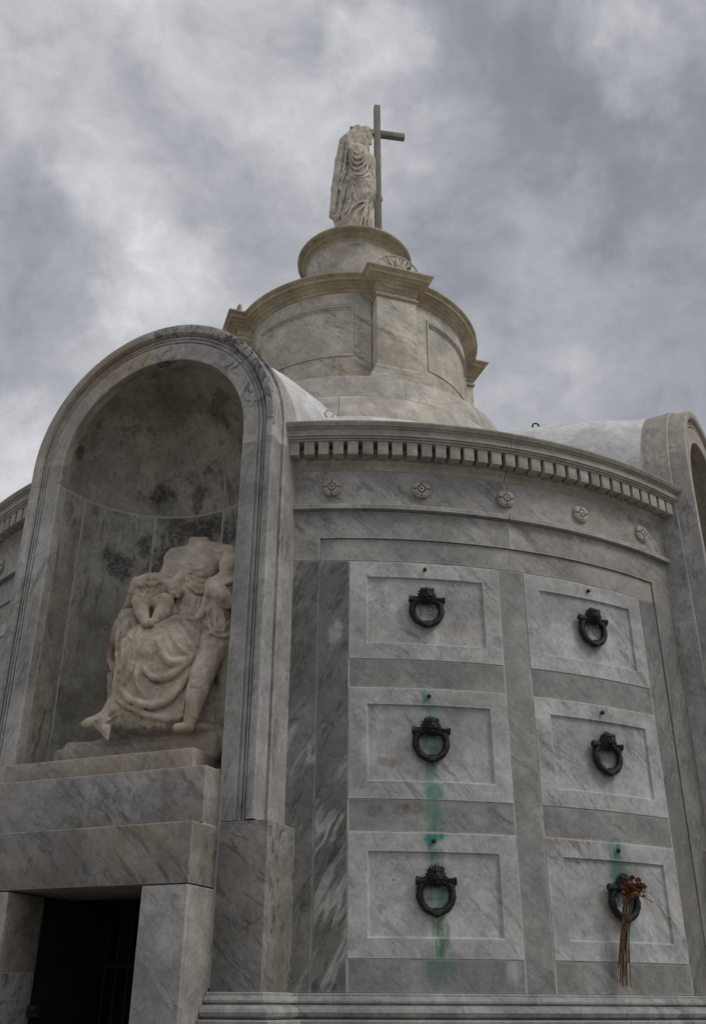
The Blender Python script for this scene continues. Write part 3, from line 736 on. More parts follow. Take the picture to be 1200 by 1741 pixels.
# the wall to the left of the front niche: the same again, of which only the end nearest the niche shows
def tree_copy(o, parent, rotz, nested_=False):
    c = o.copy(); COL.objects.link(c); c.parent = parent
    if not nested_: c.rotation_euler[2] = o.rotation_euler[2]+radians(rotz)
    if 'label' in c: del c['label']
    for ch in o.children: tree_copy(ch, c, 0, True)
    return c
for o in quad:
    if o.name.startswith(('wall_slab', 'vault_slab')) and o.name.startswith('vault_slab') and o in [q[0] for q in SLABS if q[5] < 0]: continue
    tree_copy(o, TOMB, -78)

# ------------------------------------------------------------------ base moulding round wall and niche pedestals
def fr(az, u, n): a = radians(az); return (n*sin(a)+u*cos(a), -n*cos(a)+u*sin(a))
PU = .2915
BPROF = [(-.02, .0803), (.0045, .0803), (.006, .0790), (.006, .0752), (.0095, .0735), (.0115, .070), (.0112, .0672), (.0062, .0658), (.0066, .0646), (.013, .0632), (.0195, .0595), (.0215, .055), (.0195, .0497), (.014, .0466), (.012, .0455),
         (.0235, .0452), (.0250, .0435), (.0250, .018), (.030, .014), (.030, -.39), (-.02, -.39)]
def base_course(az):
    full = [fr(az-39, .2065, 1.055), fr(az-39, PU, 1.055), fr(az-39, PU, .985)]
    b0 = 22.2
    arcp = arc(az-b0, az+b0, 1.0, 60)
    pieces = [full+arcp[:2], arcp[1:21], arcp[20:41], arcp[40:60], arcp[59:]+[fr(az+39, -PU, .985), fr(az+39, -PU, 1.055), fr(az+39, -.2065, 1.055)]]
    for i, pp in enumerate(pieces):
        V, Fc = sweep(pp, BPROF)
        obj('base_moulding', V, Fc, 'base', TOMB)
base_course(0)
V, Fc = sweep([fr(-39, -PU, .955), fr(-39, -PU, 1.055), fr(-39, -.2065, 1.055)], BPROF); obj('base_moulding', V, Fc, 'base', TOMB)

# ------------------------------------------------------------------ arched niche porch (local frame: faces -Y)
RI, RZ = .207, 1.037
def arch_sweep(sec, path, zc=RZ, stretch=.055):
    """sec: closed section (offset from the inner edge, outward n); path: ('jamb', side, z0, z1) or ('arc', a0, a1) degrees, 0 = right"""
    V = []; Fc = []; k = len(sec); st = []
    if path[0] == 'jamb': st = [(path[1], z) for z in (path[2], path[3])]
    else:
        n = max(3, int(abs(path[2]-path[1])/3)); st = [radians(path[1]+(path[2]-path[1])*i/n) for i in range(n+1)]
    for s_ in st:
        for (o, n_) in sec:
            if path[0] == 'jamb': V.append((s_[0]*(RI+o), -n_, s_[1]))
            else:
                e = 1+stretch*max(o, 0)/.068
                V.append(((RI+o)*cos(s_), -n_, zc+(RI+o)*sin(s_)*e))
    for i in range(len(st)-1):
        for q in range(k): Fc.append((i*k+q, i*k+(q+1) % k, (i+1)*k+(q+1) % k, (i+1)*k+q))
    Fc.append(tuple(reversed(range(k)))); Fc.append(tuple(range((len(st)-1)*k, len(st)*k)))
    if path[0] == 'jamb' and path[1] < 0: Fc = [tuple(reversed(f)) for f in Fc]
    return V, Fc
SEC = [(0, 1.030), (0, 1.0505), (.0015, 1.052), (.0315, 1.052), (.0322, 1.0480), (.0350, 1.0470), (.0362, 1.0505), (.0382, 1.0518), (.0400, 1.0500), (.0406, 1.0460), (.0424, 1.0465), (.0434, 1.0500), (.0450, 1.0508), (.0464, 1.0490), (.0470, 1.0450), (.0490, 1.0460),
       (.0498, 1.0530), (.0525, 1.0585), (.0555, 1.0600), (.0640, 1.0600), (.0665, 1.0585), (.0670, 1.055), (.0670, 1.005), (.03, 1.005), (.03, 1.030)]
SIDE = [(.045, .93), (.0735, .93), (.0735, 1.0205), (.0720, 1.022), (.045, 1.022)]
SIDEA = [(.045, .962), (.0735, .962), (.0735, 1.0205), (.0720, 1.022), (.045, 1.022)]
def porch(az, du=0.0, dn=0.0, dz=0.0, sx=1.0, mats=('arch', 'arch_ochre', 'arch_stained'), labels=False):
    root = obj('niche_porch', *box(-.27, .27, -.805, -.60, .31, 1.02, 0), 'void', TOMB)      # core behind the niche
    root.rotation_euler[2] = radians(az); root.scale[0] = sx
    a = radians(az); ox, oy = dn*sin(a)+du*cos(a), -dn*cos(a)+du*sin(a); root.location = (ox*S, oy*S, dz*S)
    def a_(name, VF, mat, **k):
        return obj(name, VF[0], VF[1], mat, root, **k)
    g = .0008
    for sd in (-1, 1):
        a_('jamb_stone', arch_sweep(SEC, ('jamb', sd, .3170, 1.000-g)), mats[0]); a_('side_stone', arch_sweep(SIDE, ('jamb', sd, .3170, 1.000-g)), mats[0])
    # short stilts between the springing joint and the arc, joined to the arch stones
    for (a0, a1, sd, mt) in ((0, 93.2, 1, mats[2]), (93.8, 180, -1, mats[1])):
        for nm, sec, z0 in (('arch_stone', SEC, 1.0), ('outer_arch_stone', SIDEA, 1.0)):
            A = arch_sweep(sec, ('arc', a0, a1)); Bj = arch_sweep(sec, ('jamb', sd, z0+g, RZ-.0001))
            a_(nm, join(A, Bj), mt)
    # grout shell just inside the joints
    sec = [(-.0005+.002, 1.0285), (.002, 1.0500), (.063, 1.0500), (.064, 1.0555), (.0662, 1.0555), (.0662, 1.008), (.003, 1.008)]
    gA = arch_sweep([(.0008, 1.031), (.0008, 1.0508), (.0308, 1.0513), (.034, 1.0455), (.048, 1.0445), (.053, 1.0575), (.064, 1.0590), (.0664, 1.05), (.0664, 1.0212), (.0730, 1.0212), (.0725, .98), (.03, .98)], ('arc', 88, 98))
    a_('grout', gA, 'grout')
    for sd in (-1, 1):
        a_('grout', arch_sweep([(.0008, 1.031), (.0008, 1.0508), (.0308, 1.0513), (.034, 1.0455), (.048, 1.0445), (.053, 1.0575), (.064, 1.0590), (.0664, 1.05), (.0664, 1.0212), (.0730, 1.0212), (.0725, .98), (.03, .98)], ('jamb', sd, .985, 1.015)), 'grout')
    # concave lining: curved slabs below, quarter dome above
    NC = 1.030
    def lining(p0, p1, z0, z1, r, nseg=None):
        nseg = nseg or max(2, int((p1-p0)/3)); V = []; Fc = []
        for rr in (r, r+.02):
            for z in (z0, z1):
                for i in range(nseg+1):
                    f = radians(p0+(p1-p0)*i/nseg); V.append((rr*sin(f), -(NC-rr*cos(f)), z))
        m = nseg+1
        for i in range(nseg):
            Fc.append((i, m+i, m+i+1, i+1)); Fc.append((i, i+1, 2*m+i+1, 2*m+i)); Fc.append((m+i, 3*m+i, 3*m+i+1, m+i+1)); 
        Fc.append((0, 2*m, 3*m, m)); Fc.append((nseg, m+nseg, 3*m+nseg, 2*m+nseg))
        return V, Fc
    js = (-90, -74.5, -31, 12.5, 56, 90); gd = .42
    for i in range(5): a_('niche_slab', lining(js[i]+(gd if i else 0), js[i+1]-(gd if i < 4 else 0), .398, 1.0-.0016, RI), 'niche_slab')
    a_('grout', lining(-89, 89, .398, 1.02, RI+.0003), 'grout')
    def dome(p0, p1, r):
        V = []; Fc = []; np_ = max(3, int((p1-p0)/4)); rows = [(0, 1.0+.0016)]+[(t, None) for t in range(0, 91, 5)]
        for (t, z) in rows:
            for i in range(np_+1):
                f = radians(p0+(p1-p0)*i/np_); e = radians(t)
                V.append((r*cos(e)*sin(f), -(NC-r*cos(e)*cos(f)), z if z else RZ+r*sin(e)))
        for q in range(len(rows)-1):
            for i in range(np_): b = q*(np_+1)+i; Fc.append((b, b+np_+1, b+np_+2, b+1))
        return V, Fc
    a_('dome_stone', dome(-90, 12.0, RI), 'niche'); a_('dome_stone', dome(12.95, 90, RI), 'niche'); a_('grout', dome(-90, 90, RI+.0003), 'grout')
    a_('niche_floor', box(-.205, .205, -1.052, -.80, .385, .3985, .001), 'plinth')
    # stucco barrel roof running back to the tower, rising and widening a little
    V = []; Fc = []; st = [(.9625, .2790, RZ+.002, 1.056, .95), (.92, .283, 1.047, 1.053, .97), (.86, .289, 1.060, 1.05, 1.0), (.75, .296, 1.078, 1.045, 1.0), (.60, .304, 1.098, 1.04, 1.0), (.42, .312, 1.12, 1.03, 1.0)]
    N = 40
    for (n_, w, zc, e, _) in st:
        V.append((w, -n_, .97))
        for i in range(N+1): t = pi*i/N; V.append((w*cos(t), -n_, zc+w*sin(t)*e))
        V.append((-w, -n_, .97))
    m = N+3
    for q in range(len(st)-1):
        for i in range(m-1): Fc.append((q*m+i, q*m+i+1, (q+1)*m+i+1, (q+1)*m+i))
    a_('stucco_roof', (V, Fc), 'stucco', smooth=60)
    # small eye hook standing on the roof
    return root, a_
RA, addA = porch(-39, du=-.006)
RB, addB = porch(41.5, du=-.052, dn=-.026, dz=.026, sx=.925, mats=('arch', 'arch_ochre', 'arch_ochre'))
tag(RB, label='right-hand arched niche seen from its side with ochre stains at the crown')
tag(RA, label='front arched niche porch holding the statue group')

# pedestals, door case and shelf under the front niche
RP = 0
def pa(name, b, mat, parent=None, az=-39, **k):
    return obj(name, b[0], b[1], mat, parent or TOMB, az, **k)
for az in (-39, 39):
    sides = (-1, 1) if az < 0 else (-1,)
    for sd in sides:
        x0, x1 = sorted((sd*.2075, sd*PU)); pa('pedestal_block', box(x0, x1, -1.055, -.93, .0800, .3155, .0022), 'block_dark' if sd > 0 else 'block', az=az)
x = pa('shelf_block', box(-.2035, .2035, -1.100, -.96, .3085, .3945, .0025), 'block')
pa('plinth_block', box(-.204, .168, -1.082, -.93, .3960, .4285, .0022), 'plinth')
lin = pa('door_lintel', box(-.2050, .2050, -1.130, -.96, .2200, .3068, .0025), 'block_dark')
for sd in (-1, 1):
    x0, x1 = (.127, .205) if sd > 0 else (-.205, -.114)
    if sd > 0: pa('door_jamb', box(x0, x1, -1.130, -1.040, -.39, .2185, .0022), 'block')
    else:
        pa('door_jamb', box(x0, x1, -1.130, -1.040, .1075, .2185, .0022), 'block_dark'); pa('door_jamb', box(x0, x1, -1.130, -1.040, -.39, .1058, .0022), 'block_dark')
pa('grout', box(-.2025, .2025, -1.0965, -1.05, .225, .394, 0), 'grout'); pa('grout', box(.1285, .2035, -1.1275, -1.041, .1, .218, 0), 'grout'); pa('grout', box(-.2035, -.1160, -1.1275, -1.041, .06, .218, 0), 'grout')
pa('grout', box(.2035, .2885, -1.0538, -.95, .085, .3150, 0), 'grout'); pa('grout', box(-.2885, -.2035, -1.0538, -.95, .085, .3150, 0), 'grout')
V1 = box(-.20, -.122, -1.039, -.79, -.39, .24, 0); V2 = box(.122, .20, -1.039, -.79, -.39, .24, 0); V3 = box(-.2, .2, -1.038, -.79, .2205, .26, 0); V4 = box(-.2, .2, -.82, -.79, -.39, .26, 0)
pa('vault_passage', join(V1, V2, V3, V4), 'void')  # passage lining, its darkness put into the colour
gate = pa('iron_gate', join(*[box(-.118+i*.0236-.0022, -.118+i*.0236+.0022, -.8500, -.8456, -.37, .2, 0) for i in range(11)]+[box(-.12, .12, -.852, -.844, z, z+.008, 0) for z in (-.2, -.02, .12)]), 'iron')
pa('gate_latch', join(box(-.121, -.096, -1.048, -1.036, .046, .062, .001), box(-.108, -.094, -1.056, -1.036, .054, .060, .001)), 'iron', parent=None)

pa('grout', box(.2036, .2090, -1.0538, -1.0, .315, .39, 0), 'grout')

# plain body of the drum: everything the slabs are fixed to, and the roof behind the cornice
cs = []
for (a0, a1, r) in ((-23.0, 23.0, .94), (-55.0, -23.0, .78), (-101.5, -55.0, .94), (23.0, 55.0, .78), (55.0, 258.5, .94)):
    cs.append(lathe([(0, -.39), (r, -.39), (r, 1.058), (min(r, .80), 1.10), (.53, 1.40), (0, 1.40)], 24, a0, a1))
obj('drum_core', *join(*cs), 'stucco', TOMB)

# ------------------------------------------------------------------ tower
def ring_stones(name, prof, cuts, mat):
    for i in range(len(cuts)):
        a0 = cuts[i]; a1 = cuts[(i+1) % len(cuts)]; a1 = a1+360 if a1 <= a0 else a1
        V, Fc = lathe(prof, max(4, int((a1-a0)/3)), a0+.1, a1-.1); obj(name, V, Fc, mat, TOMB)
ring_stones('step_stone', [(.42, 1.36), (.532, 1.36), (.515, 1.425), (.498, 1.470), (.4845, 1.494), (.482, 1.4955), (.42, 1.4955)], [-63, -21.3, 33, 80, 125, 170, 215, 260], 'step')
ring_stones('step_stone', [(.36, 1.4965), (.4825, 1.4965), (.476, 1.530), (.4680, 1.568), (.4655, 1.5710), (.30, 1.573)], [-60, -.1, 58, 110, 165, 220, 265], 'step')
V, Fc = lathe([(.45, 1.37), (.512, 1.42), (.480, 1.4955), (.4655, 1.5705), (.30, 1.5705)], 96); obj('grout', V, Fc, 'grout', TOMB)
TC = [1.2+90*i for i in range(4)]
for tc in TC:
    c0 = tc+45
    h = 34.9
    V, Fc = nested(c0-h, c0+h, 1.573, 1.9415, [(0, 0, 0, .33), (0, 0, 0, .3622), (.001, .001, .001, .3625), (.0500, .1350, .0420, .3625), (.0510, .1360, .0430, .3608), (.0535, .1385, .0455, .3608), (.0545, .1395, .0465, .3650), (.0590, .1440, .0510, .3650),
                                               (.0605, .1455, .0525, .3590), (.0635, .1485, .0555, .3590), (.0645, .1495, .0565, .3550)], n=26)
    o = obj('tower_panel', V, Fc, 'tower', TOMB)
    V, Fc = lathe([(.33, 1.5735), (.3725, 1.5735), (.3725, 1.586), (.370, 1.590), (.3655, 1.596), (.3645, 1.600), (.33, 1.600)], 20, c0-h, c0+h); obj('tower_foot_moulding', V, Fc, 'tower', TOMB)
    # pilaster: shaft with moulded foot
    shaft = obj('pilaster', *box(-.0610, .0610, -.3975, -.33, 1.655, 1.9415, .0015), 'tower', TOMB, tc)
    ft = []
    for (w, n_, z0, z1) in ((.092, .436, 1.5735, 1.603), (.083, .425, 1.603, 1.618), (.077, .417, 1.618, 1.634), (.069, .407, 1.634, 1.656)):
        ft.append(box(-w, w, -n_, -.33, z0, z1, .003))
    obj('pilaster_foot', *join(*ft), 'tower', shaft)
    nk = [box(-.0665, .0665, -.403, -.34, 1.905, 1.912, .001), box(-.0640, .0640, -.4005, -.34, 1.924, 1.9413, .001)]
    obj('pilaster_neck', *join(*nk), 'towercornice', shaft)
# cornice breaking forward over each pilaster
path = []
for tc in TC:
    ah = math.degrees(math.asin(.0610/.3625)); path += [fr(tc, -.0610, .3975), fr(tc, .0610, .3975)]
    path += arc(tc+ah, tc+90-ah, .3625, 26)
CPROF = [(-.04, 1.9420), (.0015, 1.9420), (.004, 1.9440), (.0045, 1.9500), (.010, 1.9515), (.0135, 1.9555), (.0150, 1.9600), (.0215, 1.9610), (.0225, 1.9640), (.0300, 1.9650), (.0335, 1.9660), (.0335, 1.9730), (.0360, 1.9745), (.0395, 1.9790), (.0430, 1.9810), (.0430, 1.9855), (.040, 1.9865), (-.04, 1.995)]
np_ = len(path)//4
for i in range(4):       # cut beside each break
    pp = path[i*np_:(i+1)*np_]
    V, Fc = sweep([fr(TC[i], -.0610, .3625)]+pp[:2]+[fr(TC[i], .0610, .3625)], CPROF); obj('cap_cornice', V, Fc, 'towercornice', TOMB)
    V, Fc = sweep(pp[2:], CPROF, capz=True); obj('tower_cornice', V, Fc, 'towercornice', TOMB)
V, Fc = lathe([(.345, 1.55), (.345, 1.993), (.33, 2.00), (.15, 2.02)], 96); obj('tower_core', V, Fc, 'tower', TOMB)

# pierced fan ornament over each pilaster
def fan():
    ms = []; R0 = .074; t = .0055
    def arcs(r, th, a0=8, a1=172, n=28, dy=0):
        pts = [(r*cos(radians(a0+(a1-a0)*i/n)), dy, r*sin(radians(a0+(a1-a0)*i/n))) for i in range(n+1)]; return tube(pts, th, 6)
    ms.append(arcs(R0, .0042)); ms.append(arcs(R0*.30, .0045))
    for i in range(7):
        a = radians(15+150*i/6); d = Vector((cos(a), 0, sin(a))); q = Vector((-sin(a), 0, cos(a)))
        c = i % 2 == 1
        if i == 3 or not c:
            ms.append(tube([tuple(d*R0*.32), tuple(d*R0*.6), tuple(d*R0*.86), tuple(d*R0*.97)], [.003, .0085 if i == 3 else .0065, .006, .0015], 8))
        for s_ in (-1, 1):
            ms.append(tube([tuple(d*R0*.30+q*.001*s_), tuple(d*R0*.5+q*.0075*s_), tuple(d*R0*.78+q*.0125*s_), tuple(d*R0*.96+q*.010*s_)], [.002, .0026, .0028, .002], 6))
    return join(*ms)
V0, F0 = fan(); me = None
for i, tc in enumerate(TC):
    if me is None: o = obj('fan_ornament', [(x, y-.398, z+1.994) for x, y, z in V0], F0, 'tower', TOMB); me = o.data
    else: o = bpy.data.objects.new('fan_ornament', me); COL.objects.link(o); o.parent = TOMB
    o.rotation_euler[2] = radians(tc+.3)
# round pedestal of the statue
V, Fc = lathe([(.0, 1.99), (.192, 1.99), (.192, 2.03), (.186, 2.04), (.172, 2.05), (.1655, 2.062), (.1640, 2.07), (.1640, 2.325), (.1675, 2.328)], 96); obj('statue_pedestal', V, Fc, 'tower', TOMB)
V, Fc = lathe([(.12, 2.328), (.1675, 2.328), (.1695, 2.331), (.1700, 2.336), (.1760, 2.339), (.1800, 2.344), (.1820, 2.350), (.1900, 2.352), (.1950, 2.355), (.1985, 2.3595), (.1990, 2.3640), (.1975, 2.3670), (.0, 2.369)], 96); obj('pedestal_cornice', V, Fc, 'towercornice', TOMB)
ZT = 2.368

# little hooks left on the stucco roofs
def hook(az, u, n, z, rr):
    pts = [(rr*cos(t), 0, rr*sin(t)+rr) for t in [2*pi*i/20-1.2 for i in range(18)]]
    V, Fc = tube(pts, rr*.26, 7); a = radians(az); c = fr(az, u, n)
    return [(c[0]*S+x*cos(-.3), c[1]*S+x*sin(-.3)+y, z*S+ZB+zz) for x, y, zz in V], Fc

# ------------------------------------------------------------------ carved figures: solids listed as rounded pieces (metres)
MODELS = {}
MODELS['seated'] = ([-0.62,-3.62,2.6], [0.72,-2.66,4.16], 0.0072, [
['c',[0.197,-2.992,3.848],[0.171,-2.992,3.617],0.15,0.115,0.04,0],
['e',[0.189,-2.96,3.91],[0.185,0.125,0.14],0.05,0],
['c',[0.006,-2.96,3.959],[0.355,-2.944,3.92],0.085,0.085,0.05,0],
['c',[0.161,-2.96,3.982],[0.153,-2.96,4.051],0.072,0.056,0.04,0],
['c',[0.115,-2.976,4.066],[0.195,-2.96,4.064],0.03,0.03,0.012,0],
['e',[0.149,-2.96,4.091],[0.045,0.04,0.02],0.01,1],
['e',[0.16,-3.078,3.818],[0.075,0.06,0.07],0.04,0],
['e',[0.282,-3.066,3.816],[0.08,0.06,0.07],0.04,0],
['c',[-0.006,-2.96,3.954],[-0.022,-3.008,3.828],0.078,0.06,0.03,0],
['c',[-0.022,-3.008,3.828],[0.065,-3.072,3.672],0.058,0.05,0.02,0],
['c',[0.365,-2.928,3.913],[0.444,-2.976,3.675],0.08,0.07,0.03,0],
['c',[0.155,-2.976,3.626],[0.193,-2.976,3.483],0.15,0.19,0.05,0],
['c',[0.215,-3.04,3.381],[0.098,-3.264,3.252],0.165,0.16,0.06,0],
['c',[0.265,-3.04,3.352],[0.239,-3.232,3.219],0.15,0.15,0.05,0],
['c',[0.072,-3.248,3.234],[0.049,-3.216,2.957],0.175,0.185,0.05,0],
['c',[0.229,-3.232,3.199],[0.179,-3.216,2.933],0.15,0.155,0.05,0],
['c',[-0.113,-3.152,3.353],[-0.093,-3.152,3.051],0.1,0.115,0.05,0],
['c',[0.313,-3.136,3.304],[0.295,-3.168,2.954],0.08,0.09,0.05,0],
['c',[-0.221,-3.088,3.523],[-0.305,-3.04,3.437],0.065,0.06,0.03,0],
['c',[-0.209,-3.104,3.516],[-0.079,-3.168,3.365],0.06,0.07,0.03,0],
['c',[-0.335,-3.008,3.451],[-0.363,-3.008,3.33],0.055,0.035,0.02,0],
['c',[-0.241,-3.104,3.521],[-0.198,-3.104,3.193],0.05,0.05,0.03,0],
['c',[-0.365,-3.008,3.341],[-0.281,-3.04,3.21],0.035,0.03,0.02,0],
['c',[-0.396,-2.944,3.246],[-0.38,-2.944,3.106],0.035,0.03,0.02,0],
['c',[-0.38,-2.944,3.106],[-0.321,-2.976,3.048],0.03,0.02,0.02,0],
['c',[-0.259,-3.088,3.575],[-0.196,-3.104,3.56],0.04,0.05,0.03,0],
['c',[-0.075,-3.232,2.915],[0.324,-3.2,2.854],0.12,0.1,0.04,0],
['c',[-0.053,-3.264,2.914],[-0.14,-3.344,2.843],0.085,0.05,0.03,0],
['c',[-0.128,-3.344,2.842],[-0.185,-3.392,2.83],0.045,0.032,0.02,0],
['c',[-0.115,-3.392,2.823],[-0.046,-3.36,2.83],0.035,0.04,0.02,0],
['c',[-0.072,-3.418,2.813],[-0.013,-3.44,2.71],0.045,0.01,0.015,0],
['c',[-0.156,-3.408,2.828],[-0.214,-3.392,2.828],0.025,0.02,0.01,0],
['l',[[0.066,-3.317,3.415],[0.086,-3.361,3.381],[0.098,-3.394,3.35],[0.102,-3.416,3.323],[0.102,-3.429,3.296],[0.099,-3.437,3.27],[0.095,-3.439,3.244],[0.089,-3.438,3.219],[0.082,-3.434,3.195],[0.076,-3.429,3.171],[0.071,-3.425,3.147],[0.065,-3.422,3.124],[0.058,-3.418,3.1],[0.049,-3.415,3.077],[0.038,-3.412,3.055],[0.027,-3.409,3.036],[0.015,-3.404,3.019]],[0.0146,0.0159,0.0171,0.0183,0.0195,0.0198,0.02,0.02,0.021,0.02,0.0195,0.0189,0.0183,0.0174,0.0165,0.0156,0.0146],0.006,0,2],
['l',[[0.139,-3.401,3.107],[0.151,-3.395,3.089],[0.165,-3.39,3.072],[0.182,-3.386,3.056],[0.201,-3.382,3.046],[0.222,-3.377,3.041],[0.243,-3.372,3.042],[0.263,-3.366,3.048],[0.282,-3.357,3.06],[0.301,-3.347,3.076],[0.32,-3.338,3.095],[0.338,-3.329,3.115],[0.355,-3.319,3.136],[0.369,-3.307,3.157],[0.381,-3.296,3.176],[0.392,-3.285,3.193]],[0.0122,0.015,0.0179,0.021,0.022,0.022,0.023,0.023,0.022,0.022,0.021,0.02,0.0195,0.0179,0.0163,0.0146],0.006,0,2],
['l',[[0.204,-3.398,3.263],[0.216,-3.399,3.235],[0.229,-3.398,3.207],[0.242,-3.394,3.181],[0.256,-3.388,3.158],[0.272,-3.381,3.14],[0.289,-3.373,3.129],[0.305,-3.363,3.126],[0.321,-3.353,3.13],[0.338,-3.341,3.139],[0.354,-3.327,3.152],[0.37,-3.312,3.166],[0.384,-3.297,3.18]],[0.0098,0.0126,0.0155,0.0183,0.0199,0.022,0.023,0.023,0.022,0.022,0.0195,0.0171,0.0146],0.006,0,2],
['l',[[0.244,-3.279,3.393],[0.274,-3.297,3.363],[0.303,-3.313,3.332],[0.328,-3.322,3.303],[0.347,-3.324,3.275],[0.361,-3.321,3.251],[0.372,-3.313,3.232],[0.38,-3.302,3.218],[0.387,-3.29,3.208],[0.393,-3.278,3.201]],[0.0122,0.0142,0.0163,0.0183,0.0187,0.0191,0.0195,0.0187,0.0179,0.0171],0.006,0,2],
['l',[[0.236,-3.342,3.34],[0.257,-3.355,3.314],[0.278,-3.365,3.286],[0.298,-3.37,3.259],[0.316,-3.369,3.233],[0.333,-3.361,3.211],[0.346,-3.349,3.195],[0.358,-3.334,3.185],[0.369,-3.32,3.18],[0.379,-3.307,3.178]],[0.0098,0.0114,0.013,0.0146,0.0146,0.0146,0.0146,0.0138,0.013,0.0122],0.006,0,2],
['l',[[0.261,-3.244,3.419],[0.302,-3.25,3.383],[0.338,-3.25,3.35],[0.365,-3.241,3.323],[0.383,-3.226,3.308],[0.393,-3.21,3.303],[0.4,-3.196,3.305]],[0.0171,0.0195,0.022,0.022,0.022,0.0183,0.0146],0.006,0,2],
['l',[[0.169,-3.335,3.383],[0.178,-3.306,3.403],[0.189,-3.278,3.421],[0.205,-3.254,3.435],[0.226,-3.236,3.441],[0.25,-3.223,3.441],[0.276,-3.21,3.439],[0.3,-3.196,3.436],[0.322,-3.181,3.433],[0.342,-3.165,3.43]],[0.0122,0.0146,0.0171,0.0195,0.02,0.021,0.022,0.02,0.0187,0.0171],0.006,0,2],
['l',[[0.003,-3.402,3.011],[0.011,-3.402,2.997],[0.021,-3.402,2.981],[0.034,-3.403,2.964],[0.051,-3.403,2.948],[0.071,-3.401,2.933],[0.093,-3.396,2.921],[0.117,-3.39,2.911],[0.141,-3.383,2.903],[0.166,-3.378,2.898],[0.191,-3.373,2.895],[0.216,-3.367,2.897],[0.238,-3.361,2.903],[0.258,-3.353,2.915],[0.276,-3.344,2.932],[0.292,-3.333,2.953],[0.307,-3.322,2.978],[0.321,-3.311,3.006],[0.335,-3.301,3.036],[0.348,-3.292,3.066],[0.359,-3.283,3.093],[0.369,-3.277,3.117],[0.377,-3.272,3.137],[0.383,-3.268,3.155],[0.388,-3.264,3.17]],[0.0171,0.0183,0.0195,0.021,0.022,0.023,0.023,0.024,0.024,0.024,0.024,0.024,0.024,0.024,0.024,0.024,0.023,0.023,0.022,0.021,0.021,0.0192,0.0177,0.0162,0.0146],0.006,0,2],
['l',[[0.014,-3.401,2.971],[0.029,-3.401,2.958],[0.045,-3.401,2.944],[0.062,-3.398,2.93],[0.079,-3.393,2.918],[0.097,-3.388,2.907],[0.117,-3.382,2.896],[0.138,-3.378,2.888],[0.161,-3.372,2.881],[0.183,-3.366,2.878],[0.207,-3.358,2.877],[0.229,-3.351,2.879],[0.25,-3.344,2.886],[0.269,-3.337,2.897],[0.285,-3.328,2.913],[0.299,-3.319,2.934],[0.313,-3.309,2.959],[0.326,-3.298,2.988],[0.34,-3.286,3.02],[0.352,-3.274,3.052],[0.362,-3.263,3.082]],[0.0077,0.0085,0.0094,0.0102,0.011,0.011,0.011,0.011,0.011,0.011,0.011,0.011,0.011,0.0107,0.0105,0.0102,0.0099,0.0091,0.0083,0.0074,0.0066],0.005,1,2],
['l',[[-0.02,-3.389,2.948],[0.002,-3.393,2.934],[0.025,-3.395,2.919],[0.05,-3.393,2.904],[0.078,-3.387,2.888],[0.107,-3.379,2.874],[0.138,-3.369,2.86],[0.169,-3.358,2.85],[0.199,-3.346,2.842],[0.228,-3.334,2.836],[0.257,-3.323,2.833],[0.283,-3.313,2.832],[0.308,-3.306,2.832],[0.329,-3.301,2.834],[0.345,-3.297,2.837],[0.358,-3.293,2.841]],[0.0171,0.0179,0.0187,0.0195,0.02,0.021,0.022,0.022,0.022,0.022,0.022,0.021,0.021,0.0187,0.0167,0.0146],0.006,0,2],
['l',[[-0.017,-3.388,2.926],[0.002,-3.39,2.913],[0.024,-3.39,2.899],[0.048,-3.387,2.884],[0.075,-3.379,2.87],[0.103,-3.369,2.856],[0.132,-3.357,2.844],[0.163,-3.345,2.834],[0.192,-3.333,2.826],[0.222,-3.321,2.821],[0.251,-3.311,2.817],[0.279,-3.303,2.815],[0.305,-3.298,2.815],[0.328,-3.294,2.816],[0.346,-3.291,2.818],[0.362,-3.287,2.82]],[0.0088,0.0095,0.0103,0.011,0.0114,0.0117,0.0121,0.0121,0.0121,0.0121,0.0117,0.0114,0.011,0.0103,0.0095,0.0088],0.004,1,2],
['l',[[0.19,-3.407,3.19],[0.181,-3.401,3.167],[0.174,-3.396,3.143],[0.172,-3.391,3.12],[0.175,-3.388,3.099],[0.181,-3.386,3.081],[0.19,-3.385,3.065]],[0.0073,0.0085,0.0098,0.011,0.0098,0.0085,0.0073],0.006,0,2],
['l',[[0.106,-3.412,3.158],[0.101,-3.412,3.134],[0.097,-3.411,3.108],[0.094,-3.409,3.08],[0.095,-3.406,3.053],[0.1,-3.402,3.027],[0.11,-3.398,3.002],[0.124,-3.392,2.979],[0.14,-3.385,2.959],[0.155,-3.377,2.942]],[0.0061,0.0077,0.0094,0.011,0.011,0.011,0.011,0.0098,0.0085,0.0073],0.006,0,2],
['l',[[0.282,-3.35,3.055],[0.298,-3.344,3.067],[0.314,-3.336,3.081],[0.331,-3.327,3.096],[0.346,-3.315,3.112],[0.36,-3.303,3.128],[0.372,-3.29,3.143]],[0.0073,0.0089,0.0106,0.0122,0.011,0.0098,0.0085],0.006,0,2],
['l',[[0.232,-3.367,2.996],[0.254,-3.359,3.001],[0.276,-3.348,3.01],[0.297,-3.334,3.023],[0.316,-3.32,3.042],[0.333,-3.308,3.062],[0.349,-3.298,3.083]],[0.0073,0.0085,0.0098,0.011,0.0102,0.0094,0.0085],0.006,0,2],
